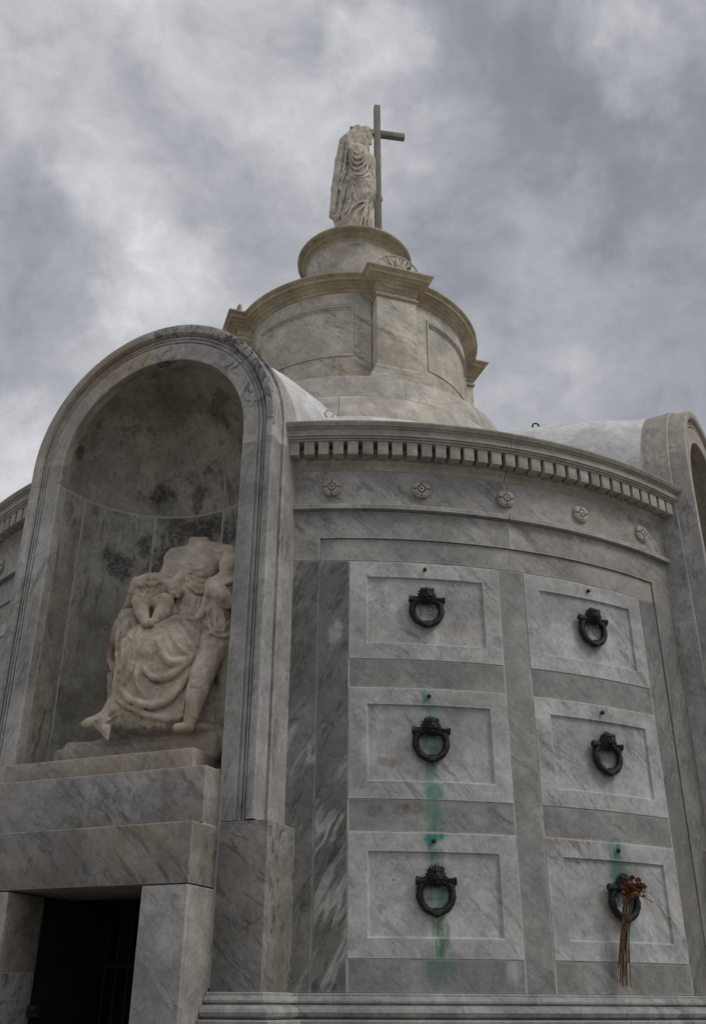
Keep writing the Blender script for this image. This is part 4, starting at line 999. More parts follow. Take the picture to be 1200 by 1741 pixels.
['l',[[0.392,-3.252,3.173],[0.385,-3.249,3.152],[0.379,-3.248,3.129],[0.372,-3.248,3.103],[0.366,-3.251,3.076],[0.36,-3.256,3.049],[0.355,-3.262,3.022],[0.35,-3.267,2.996],[0.346,-3.272,2.97],[0.344,-3.279,2.942],[0.345,-3.286,2.914],[0.346,-3.293,2.888],[0.348,-3.299,2.865]],[0.0122,0.0134,0.0146,0.0159,0.0171,0.0171,0.0171,0.0171,0.0171,0.0159,0.0146,0.0134,0.0122],0.006,0,2],
['l',[[0.149,-3.393,3.078],[0.168,-3.387,3.056],[0.189,-3.381,3.035],[0.213,-3.375,3.02],[0.238,-3.368,3.014],[0.262,-3.36,3.018],[0.284,-3.349,3.029],[0.303,-3.336,3.044],[0.32,-3.324,3.062],[0.335,-3.312,3.08]],[0.0066,0.0081,0.0095,0.011,0.011,0.011,0.011,0.0095,0.0081,0.0066],0.006,1,2],
['l',[[-0.18,-3.177,3.503],[-0.163,-3.199,3.465],[-0.143,-3.223,3.423],[-0.122,-3.25,3.377]],[0.012,0.0132,0.0145,0.0158],0.006,0,2],
['l',[[-0.004,-3.409,3.276],[0.004,-3.415,3.246],[0.009,-3.418,3.217],[0.013,-3.418,3.192],[0.017,-3.417,3.168],[0.022,-3.416,3.146],[0.026,-3.415,3.127],[0.03,-3.411,3.111],[0.033,-3.408,3.097]],[0.0171,0.0171,0.0171,0.0171,0.0171,0.0162,0.0154,0.0145,0.0137],0.006,0,2],
['l',[[-0.227,-3.17,3.512],[-0.228,-3.168,3.484],[-0.225,-3.172,3.452],[-0.214,-3.186,3.412],[-0.196,-3.208,3.37],[-0.181,-3.226,3.332],[-0.17,-3.237,3.299],[-0.157,-3.251,3.266],[-0.13,-3.281,3.229],[-0.094,-3.323,3.189],[-0.061,-3.36,3.154],[-0.039,-3.382,3.128],[-0.024,-3.395,3.107]],[0.0102,0.0113,0.0124,0.0135,0.0146,0.0146,0.0146,0.0146,0.0146,0.0139,0.0132,0.0124,0.0117],0.006,0,2],
['l',[[-0.277,-3.147,3.527],[-0.287,-3.135,3.504],[-0.299,-3.121,3.479],[-0.312,-3.106,3.452],[-0.325,-3.09,3.425],[-0.338,-3.073,3.401],[-0.348,-3.059,3.377],[-0.353,-3.052,3.353],[-0.351,-3.05,3.328],[-0.345,-3.051,3.303],[-0.337,-3.054,3.28],[-0.328,-3.057,3.26],[-0.319,-3.061,3.242]],[0.0085,0.0095,0.0104,0.0113,0.0122,0.0122,0.0122,0.0122,0.0122,0.0116,0.011,0.0104,0.0098],0.006,0,2],
['l',[[-0.159,-3.184,3.493],[-0.124,-3.221,3.438]],[0.0098,0.0106],0.006,0,2],
['l',[[0.035,-3.424,3.298],[0.054,-3.429,3.277],[0.073,-3.433,3.266],[0.089,-3.433,3.268],[0.103,-3.43,3.276]],[0.0114,0.0122,0.0114,0.0106,0.0098],0.006,0,2],
['l',[[-0.367,-3.049,3.329],[-0.337,-3.055,3.287]],[0.0098,0.011],0.006,0,2],
['l',[[-0.046,-3.38,3.087],[-0.023,-3.393,3.062]],[0.011,0.0098],0.006,0,2],
['l',[[0.001,-3.379,2.889],[-0.003,-3.372,2.871],[-0.009,-3.361,2.851],[-0.022,-3.34,2.83],[-0.043,-3.308,2.811]],[0.0098,0.011,0.0122,0.0128,0.0134],0.004,0,2],
['l',[[0.029,-3.387,2.88],[0.024,-3.375,2.864],[0.017,-3.361,2.845],[0.007,-3.341,2.825],[-0.007,-3.319,2.805]],[0.0098,0.011,0.0122,0.0128,0.0134],0.004,0,2],
['l',[[0.045,-3.378,2.877],[0.045,-3.37,2.859],[0.039,-3.358,2.841],[0.025,-3.339,2.822],[0.006,-3.315,2.804]],[0.0098,0.011,0.0122,0.0128,0.0134],0.004,0,2],
['l',[[0.069,-3.38,2.871],[0.062,-3.369,2.855],[0.055,-3.355,2.837],[0.048,-3.339,2.818],[0.04,-3.323,2.799]],[0.0098,0.011,0.0122,0.0128,0.0134],0.004,0,2],
['l',[[0.085,-3.371,2.868],[0.082,-3.362,2.851],[0.076,-3.351,2.833],[0.066,-3.338,2.816],[0.055,-3.323,2.798]],[0.0098,0.011,0.0122,0.0128,0.0134],0.004,0,2],
['l',[[0.105,-3.368,2.863],[0.103,-3.358,2.846],[0.098,-3.346,2.829],[0.09,-3.332,2.813],[0.079,-3.316,2.798]],[0.0098,0.011,0.0122,0.0128,0.0134],0.004,0,2],
['l',[[0.124,-3.364,2.858],[0.118,-3.354,2.842],[0.111,-3.342,2.826],[0.101,-3.328,2.811],[0.091,-3.313,2.797]],[0.0098,0.011,0.0122,0.0128,0.0134],0.004,0,2],
['l',[[0.142,-3.358,2.854],[0.135,-3.338,2.821],[0.117,-3.309,2.796]],[0.0098,0.0122,0.0134],0.004,0,2],
['l',[[0.163,-3.357,2.849],[0.155,-3.328,2.818],[0.132,-3.308,2.794]],[0.0098,0.0122,0.0134],0.004,0,2],
['l',[[0.181,-3.351,2.845],[0.17,-3.331,2.812],[0.159,-3.308,2.792]],[0.0098,0.0122,0.0134],0.004,0,2],
['l',[[0.198,-3.344,2.841],[0.186,-3.315,2.811],[0.17,-3.301,2.793]],[0.0098,0.0122,0.0134],0.004,0,2],
['l',[[0.214,-3.335,2.838],[0.212,-3.315,2.805],[0.198,-3.3,2.79]],[0.0098,0.0122,0.0134],0.004,0,2],
['l',[[0.231,-3.328,2.835],[0.22,-3.308,2.802],[0.21,-3.297,2.79]],[0.0098,0.0122,0.0134],0.004,0,2],
['l',[[0.249,-3.322,2.831],[0.242,-3.302,2.798],[0.232,-3.287,2.79]],[0.0098,0.0122,0.0134],0.004,0,2],
['l',[[0.266,-3.315,2.827],[0.258,-3.286,2.797],[0.244,-3.284,2.79]],[0.0098,0.0122,0.0134],0.004,0,2],
['l',[[0.282,-3.306,2.824],[0.27,-3.286,2.792],[0.269,-3.28,2.789]],[0.0098,0.0122,0.0134],0.004,0,2],
['l',[[0.299,-3.299,2.821],[0.292,-3.279,2.788],[0.284,-3.279,2.787]],[0.0098,0.0122,0.0134],0.004,0,2],
['l',[[0.316,-3.293,2.817],[0.314,-3.272,2.784],[0.307,-3.273,2.787]],[0.0098,0.0122,0.0134],0.004,0,2],
['l',[[0.337,-3.292,2.815],[0.326,-3.271,2.782],[0.327,-3.281,2.783]],[0.0098,0.0122,0.0134],0.004,0,2],
['l',[[0.354,-3.285,2.815],[0.347,-3.265,2.782],[0.348,-3.271,2.783]],[0.0098,0.0122,0.0134],0.004,0,2],
['l',[[-0.046,-3.373,2.895],[-0.054,-3.398,2.871],[-0.061,-3.425,2.849],[-0.072,-3.446,2.831],[-0.09,-3.458,2.819]],[0.0122,0.0134,0.0146,0.0134,0.0122],0.006,0,2],
['l',[[-0.019,-3.373,2.863],[-0.029,-3.396,2.843],[-0.03,-3.43,2.82]],[0.0122,0.0122,0.0122],0.006,0,2],
['l',[[0.005,-3.38,2.888],[-0.004,-3.377,2.871],[-0.012,-3.379,2.852],[-0.019,-3.39,2.834],[-0.024,-3.409,2.817],[-0.029,-3.43,2.803],[-0.034,-3.451,2.792]],[0.0066,0.0077,0.0088,0.0099,0.0088,0.0077,0.0066],0.005,1,2],
['l',[[0.187,-3.139,3.789],[0.194,-3.132,3.757],[0.206,-3.125,3.728],[0.226,-3.114,3.704],[0.25,-3.098,3.691],[0.275,-3.075,3.692],[0.298,-3.048,3.708],[0.319,-3.024,3.732],[0.339,-3.013,3.757],[0.358,-3.013,3.778],[0.374,-3.019,3.797]],[0.008,0.01,0.012,0.0125,0.013,0.013,0.013,0.0125,0.012,0.01,0.008],0.006,0,2],
['l',[[0.198,-3.138,3.788],[0.213,-3.127,3.763],[0.231,-3.116,3.741],[0.252,-3.103,3.727],[0.275,-3.087,3.725],[0.297,-3.068,3.734],[0.319,-3.051,3.754],[0.339,-3.037,3.779],[0.358,-3.025,3.808]],[0.006,0.008,0.01,0.0105,0.011,0.0105,0.01,0.008,0.006],0.006,0,2],
['l',[[0.218,-3.131,3.799],[0.235,-3.125,3.78],[0.254,-3.117,3.765],[0.275,-3.107,3.756],[0.299,-3.095,3.757],[0.323,-3.085,3.765],[0.346,-3.075,3.778]],[0.005,0.007,0.009,0.009,0.009,0.0075,0.006],0.006,0,2],
['l',[[0.137,-3.131,3.877],[0.168,-3.139,3.854],[0.198,-3.142,3.836],[0.226,-3.139,3.825],[0.25,-3.134,3.821],[0.269,-3.129,3.821],[0.284,-3.123,3.824]],[0.004,0.0057,0.0073,0.0073,0.0073,0.0057,0.004],0.006,0,2],
['l',[[0.132,-3.11,3.916],[0.167,-3.126,3.889],[0.2,-3.135,3.864],[0.229,-3.136,3.84],[0.254,-3.131,3.819],[0.277,-3.125,3.799],[0.297,-3.118,3.78]],[0.004,0.0057,0.0073,0.009,0.0073,0.0057,0.004],0.006,0,2],
['l',[[0.276,-3.117,3.883],[0.304,-3.11,3.863],[0.328,-3.096,3.851],[0.348,-3.071,3.852],[0.362,-3.039,3.861]],[0.004,0.0065,0.009,0.0065,0.004],0.006,0,2],
['l',[[0.262,-3.131,3.85],[0.285,-3.125,3.83],[0.31,-3.114,3.815],[0.333,-3.097,3.807],[0.356,-3.075,3.806]],[0.004,0.0065,0.009,0.0065,0.004],0.006,0,2],
['l',[[0.145,-3.141,3.854],[0.182,-3.148,3.821],[0.198,-3.14,3.799]],[0.005,0.009,0.005],0.006,0,2],
['l',[[0.131,-3.141,3.838],[0.173,-3.148,3.81],[0.194,-3.14,3.792]],[0.005,0.009,0.005],0.006,0,2],
['l',[[0.211,-3.136,3.796],[0.237,-3.134,3.805],[0.253,-3.132,3.816]],[0.005,0.009,0.005],0.006,0,2],
['l',[[0.215,-3.133,3.787],[0.257,-3.13,3.791],[0.289,-3.127,3.795]],[0.005,0.009,0.005],0.006,0,2],
['l',[[0.204,-3.133,3.777],[0.207,-3.128,3.753],[0.21,-3.124,3.728],[0.211,-3.122,3.702],[0.213,-3.12,3.677]],[0.005,0.007,0.009,0.007,0.005],0.006,0,2],
['l',[[0.194,-3.133,3.776],[0.193,-3.131,3.755],[0.191,-3.129,3.733],[0.187,-3.127,3.712],[0.183,-3.125,3.691]],[0.005,0.007,0.009,0.007,0.005],0.006,0,2],
['l',[[0.22,-3.132,3.78],[0.229,-3.126,3.76],[0.237,-3.119,3.74],[0.244,-3.112,3.72],[0.248,-3.105,3.701]],[0.005,0.007,0.009,0.007,0.005],0.006,0,2],
['l',[[0.342,-3.06,3.879],[0.354,-3.049,3.864],[0.365,-3.039,3.848],[0.377,-3.031,3.832],[0.389,-3.027,3.814]],[0.005,0.007,0.009,0.007,0.005],0.006,0,2],
['l',[[0.35,-3.046,3.901],[0.374,-3.027,3.872],[0.395,-3.02,3.84]],[0.005,0.009,0.005],0.006,0,2],
['l',[[0.341,-3.089,3.785],[0.329,-3.082,3.764],[0.315,-3.075,3.743],[0.301,-3.07,3.721],[0.287,-3.067,3.698]],[0.005,0.007,0.009,0.007,0.005],0.006,0,2],
['l',[[0.375,-3.023,3.806],[0.362,-3.015,3.788],[0.347,-3.007,3.77],[0.332,-3.001,3.752],[0.319,-2.999,3.732]],[0.005,0.007,0.009,0.007,0.005],0.006,0,2],
['l',[[0.193,-3.125,3.701],[0.208,-3.121,3.684],[0.226,-3.116,3.667],[0.245,-3.108,3.654],[0.263,-3.095,3.649],[0.28,-3.076,3.651],[0.293,-3.052,3.662],[0.304,-3.026,3.678],[0.312,-3,3.697],[0.32,-2.977,3.717]],[0.01,0.011,0.012,0.013,0.013,0.013,0.013,0.012,0.011,0.01],0.006,0,2],
['l',[[0.203,-3.128,3.676],[0.225,-3.118,3.653],[0.248,-3.104,3.637],[0.272,-3.083,3.632],[0.292,-3.053,3.641],[0.305,-3.018,3.662],[0.312,-2.98,3.688]],[0.006,0.007,0.008,0.008,0.008,0.007,0.006],0.005,1,2],
['l',[[0.186,-3.14,3.8],[0.188,-3.134,3.774],[0.189,-3.13,3.746],[0.189,-3.127,3.718],[0.188,-3.125,3.691]],[0.007,0.008,0.009,0.008,0.007],0.006,0,2],
['l',[[0.147,-3.139,3.819],[0.135,-3.132,3.795],[0.126,-3.125,3.77],[0.126,-3.12,3.742],[0.133,-3.119,3.713]],[0.006,0.0075,0.009,0.0075,0.006],0.006,0,2],
['l',[[0.335,-3.053,3.918],[0.348,-3.045,3.898],[0.36,-3.037,3.875],[0.37,-3.03,3.851],[0.376,-3.027,3.827],[0.378,-3.026,3.803],[0.379,-3.026,3.781]],[0.008,0.0087,0.0093,0.01,0.0093,0.0087,0.008],0.006,0,2],
['l',[[0.069,-3.069,3.92],[0.127,-3.11,3.872],[0.17,-3.133,3.836],[0.195,-3.14,3.815],[0.21,-3.139,3.803]],[0.007,0.008,0.009,0.008,0.007],0.006,0,2],
['l',[[0.176,-3.134,3.621],[0.179,-3.14,3.591],[0.184,-3.151,3.558],[0.193,-3.168,3.525],[0.204,-3.188,3.491]],[0.005,0.0065,0.008,0.007,0.006],0.006,0,2],
['l',[[0.208,-3.127,3.619],[0.214,-3.138,3.587],[0.221,-3.151,3.553],[0.229,-3.168,3.519],[0.237,-3.184,3.487]],[0.005,0.0065,0.008,0.007,0.006],0.006,0,2],
['l',[[0.246,-3.11,3.619],[0.253,-3.122,3.586],[0.26,-3.137,3.552],[0.269,-3.153,3.519],[0.277,-3.17,3.487]],[0.005,0.0065,0.008,0.007,0.006],0.006,0,2],
['l',[[0.27,-3.089,3.624],[0.278,-3.104,3.59],[0.286,-3.12,3.555],[0.295,-3.137,3.521],[0.303,-3.154,3.489]],[0.005,0.0065,0.008,0.007,0.006],0.006,0,2],
['l',[[0.293,-3.067,3.629],[0.3,-3.081,3.595],[0.309,-3.098,3.56],[0.317,-3.116,3.526],[0.325,-3.133,3.493]],[0.005,0.0065,0.008,0.007,0.006],0.006,0,2],
['l',[[0.2,-3.192,3.49],[0.225,-3.192,3.483],[0.25,-3.186,3.48],[0.275,-3.175,3.481],[0.299,-3.159,3.484]],[0.01,0.011,0.012,0.011,0.01],0.006,0,2],
['e',[0.099,-3.088,3.592],[0.03,0.1,0.055],0.01,1],
['r',0.007,0.04,1]])
MODELS['infant'] = ([-0.45,-3.52,3.3], [0.3,-2.9,3.85], 0.0075, [
['c',[-0.051,-3.12,3.694],[-0.03,-3.152,3.587],0.105,0.105,0.03,0],
['e',[-0.075,-3.12,3.739],[0.105,0.09,0.065],0.03,0],
['l',[[-0.062,-3.246,3.636],[-0.039,-3.244,3.638],[-0.015,-3.239,3.638],[0.01,-3.232,3.635],[0.035,-3.223,3.63]],[0.006,0.006,0.006,0.006,0.006],0.004,1,2],
['l',[[0.011,-3.216,3.694],[0.024,-3.216,3.669],[0.035,-3.217,3.644],[0.041,-3.219,3.62],[0.044,-3.222,3.596]],[0.006,0.006,0.006,0.006,0.006],0.004,1,2],
['l',[[-0.066,-3.23,3.683],[-0.046,-3.239,3.652],[-0.03,-3.247,3.623],[-0.022,-3.251,3.6],[-0.02,-3.253,3.582]],[0.005,0.005,0.005,0.005,0.005],0.004,1,2],
['c',[-0.159,-3.12,3.758],[-0.005,-3.104,3.752],0.055,0.06,0.03,0],
['c',[-0.14,-3.152,3.719],[-0.156,-3.152,3.698],0.042,0.038,0.012,0],
['c',[-0.172,-3.152,3.741],[-0.179,-3.152,3.734],0.018,0.014,0.008,0],
['l',[[-0.085,-3.223,3.721],[-0.056,-3.233,3.721],[-0.032,-3.23,3.714]],[0.01,0.017,0.01],0.005,0,2],
['l',[[-0.029,-3.251,3.713],[-0.026,-3.224,3.732],[-0.006,-3.215,3.728]],[0.01,0.017,0.01],0.005,0,2],
['l',[[0.001,-3.229,3.713],[0.008,-3.208,3.729],[0.023,-3.194,3.728]],[0.01,0.017,0.01],0.005,0,2],
['l',[[0.025,-3.208,3.704],[0.038,-3.196,3.716],[0.046,-3.169,3.72]],[0.01,0.017,0.01],0.005,0,2],
['l',[[-0.107,-3.215,3.708],[-0.072,-3.234,3.704],[-0.045,-3.236,3.694]],[0.01,0.017,0.01],0.005,0,2],
['l',[[-0.036,-3.253,3.686],[-0.024,-3.241,3.698],[-0.006,-3.229,3.696]],[0.01,0.017,0.01],0.005,0,2],
['l',[[0.003,-3.238,3.684],[0.01,-3.217,3.7],[0.037,-3.219,3.691]],[0.01,0.017,0.01],0.005,0,2],
['c',[-0.068,-3.152,3.587],[-0.007,-3.296,3.555],0.066,0.052,0.018,0],
['c',[-0.007,-3.296,3.555],[0.024,-3.312,3.482],0.05,0.045,0.006,0],
['c',[0.024,-3.312,3.482],[0.126,-3.405,3.361],0.045,0.024,0.004,0],
['c',[0.126,-3.405,3.361],[0.169,-3.404,3.353],0.025,0.017,0.006,0],
['c',[0.025,-3.152,3.557],[0.164,-3.296,3.53],0.068,0.054,0.018,0],
['c',[0.164,-3.296,3.53],[0.163,-3.312,3.468],0.05,0.044,0.006,0],
['c',[0.163,-3.312,3.468],[0.148,-3.356,3.392],0.044,0.024,0.004,0],
['c',[0.148,-3.356,3.392],[0.132,-3.39,3.382],0.024,0.016,0.006,0],
['c',[0.126,-3.2,3.547],[0.145,-3.2,3.489],0.04,0.05,0.02,0],
['c',[-0.021,-3.088,3.755],[0.098,-3.12,3.695],0.052,0.045,0.02,0],
['c',[0.101,-3.12,3.694],[0.165,-3.104,3.801],0.05,0.038,0.02,0],
['e',[0.141,-3.152,3.647],[0.05,0.035,0.035],0.015,0],
['c',[0.107,-3.168,3.664],[0.146,-3.184,3.612],0.02,0.016,0.006,0],
['c',[0.135,-3.184,3.664],[0.177,-3.184,3.602],0.02,0.014,0.006,0],
['c',[0.174,-3.12,3.799],[0.21,-3.136,3.804],0.022,0.016,0.008,0],
['c',[0.182,-3.12,3.786],[0.217,-3.136,3.772],0.015,0.012,0.006,0],
['c',[-0.198,-3.088,3.694],[-0.253,-3.056,3.655],0.045,0.035,0.02,0],
['c',[-0.253,-3.056,3.655],[-0.305,-3.04,3.639],0.03,0.02,0.01,0],
['l',[[-0.02,-3.338,3.583],[0.002,-3.335,3.573],[0.021,-3.325,3.567],[0.041,-3.31,3.565],[0.07,-3.306,3.561],[0.112,-3.322,3.55],[0.163,-3.352,3.535]],[0.005,0.0057,0.0063,0.007,0.0063,0.0057,0.005],0.005,1,2],
['l',[[-0.095,-3.238,3.713],[-0.072,-3.24,3.722],[-0.047,-3.239,3.729],[-0.021,-3.232,3.734],[0.004,-3.222,3.735],[0.028,-3.213,3.731],[0.051,-3.208,3.723]],[0.005,0.0063,0.0077,0.0077,0.0077,0.0063,0.005],0.006,0,2],
['l',[[-0.077,-3.243,3.691],[-0.049,-3.245,3.698],[-0.022,-3.243,3.704],[0.002,-3.235,3.708],[0.022,-3.221,3.709],[0.038,-3.204,3.709],[0.05,-3.184,3.709]],[0.005,0.0063,0.0077,0.0077,0.0077,0.0063,0.005],0.006,0,2],
['l',[[-0.13,-3.192,3.702],[-0.041,-3.249,3.68],[-0.016,-3.229,3.675]],[0.005,0.009,0.005],0.006,0,2],
['l',[[0.028,-3.222,3.683],[0.042,-3.185,3.678]],[0.005,0.009],0.006,0,2],
['l',[[-0.042,-3.236,3.671],[-0.007,-3.253,3.625],[0.029,-3.334,3.561]],[0.005,0.009,0.005],0.006,0,2],
['l',[[0.091,-3.169,3.694],[0.151,-3.2,3.656],[0.144,-3.145,3.696]],[0.005,0.009,0.005],0.006,0,2],
['l',[[0.124,-3.193,3.64],[0.161,-3.2,3.62],[0.174,-3.174,3.634]],[0.005,0.009,0.005],0.006,0,2],
['r',0.009,0.05,2]])
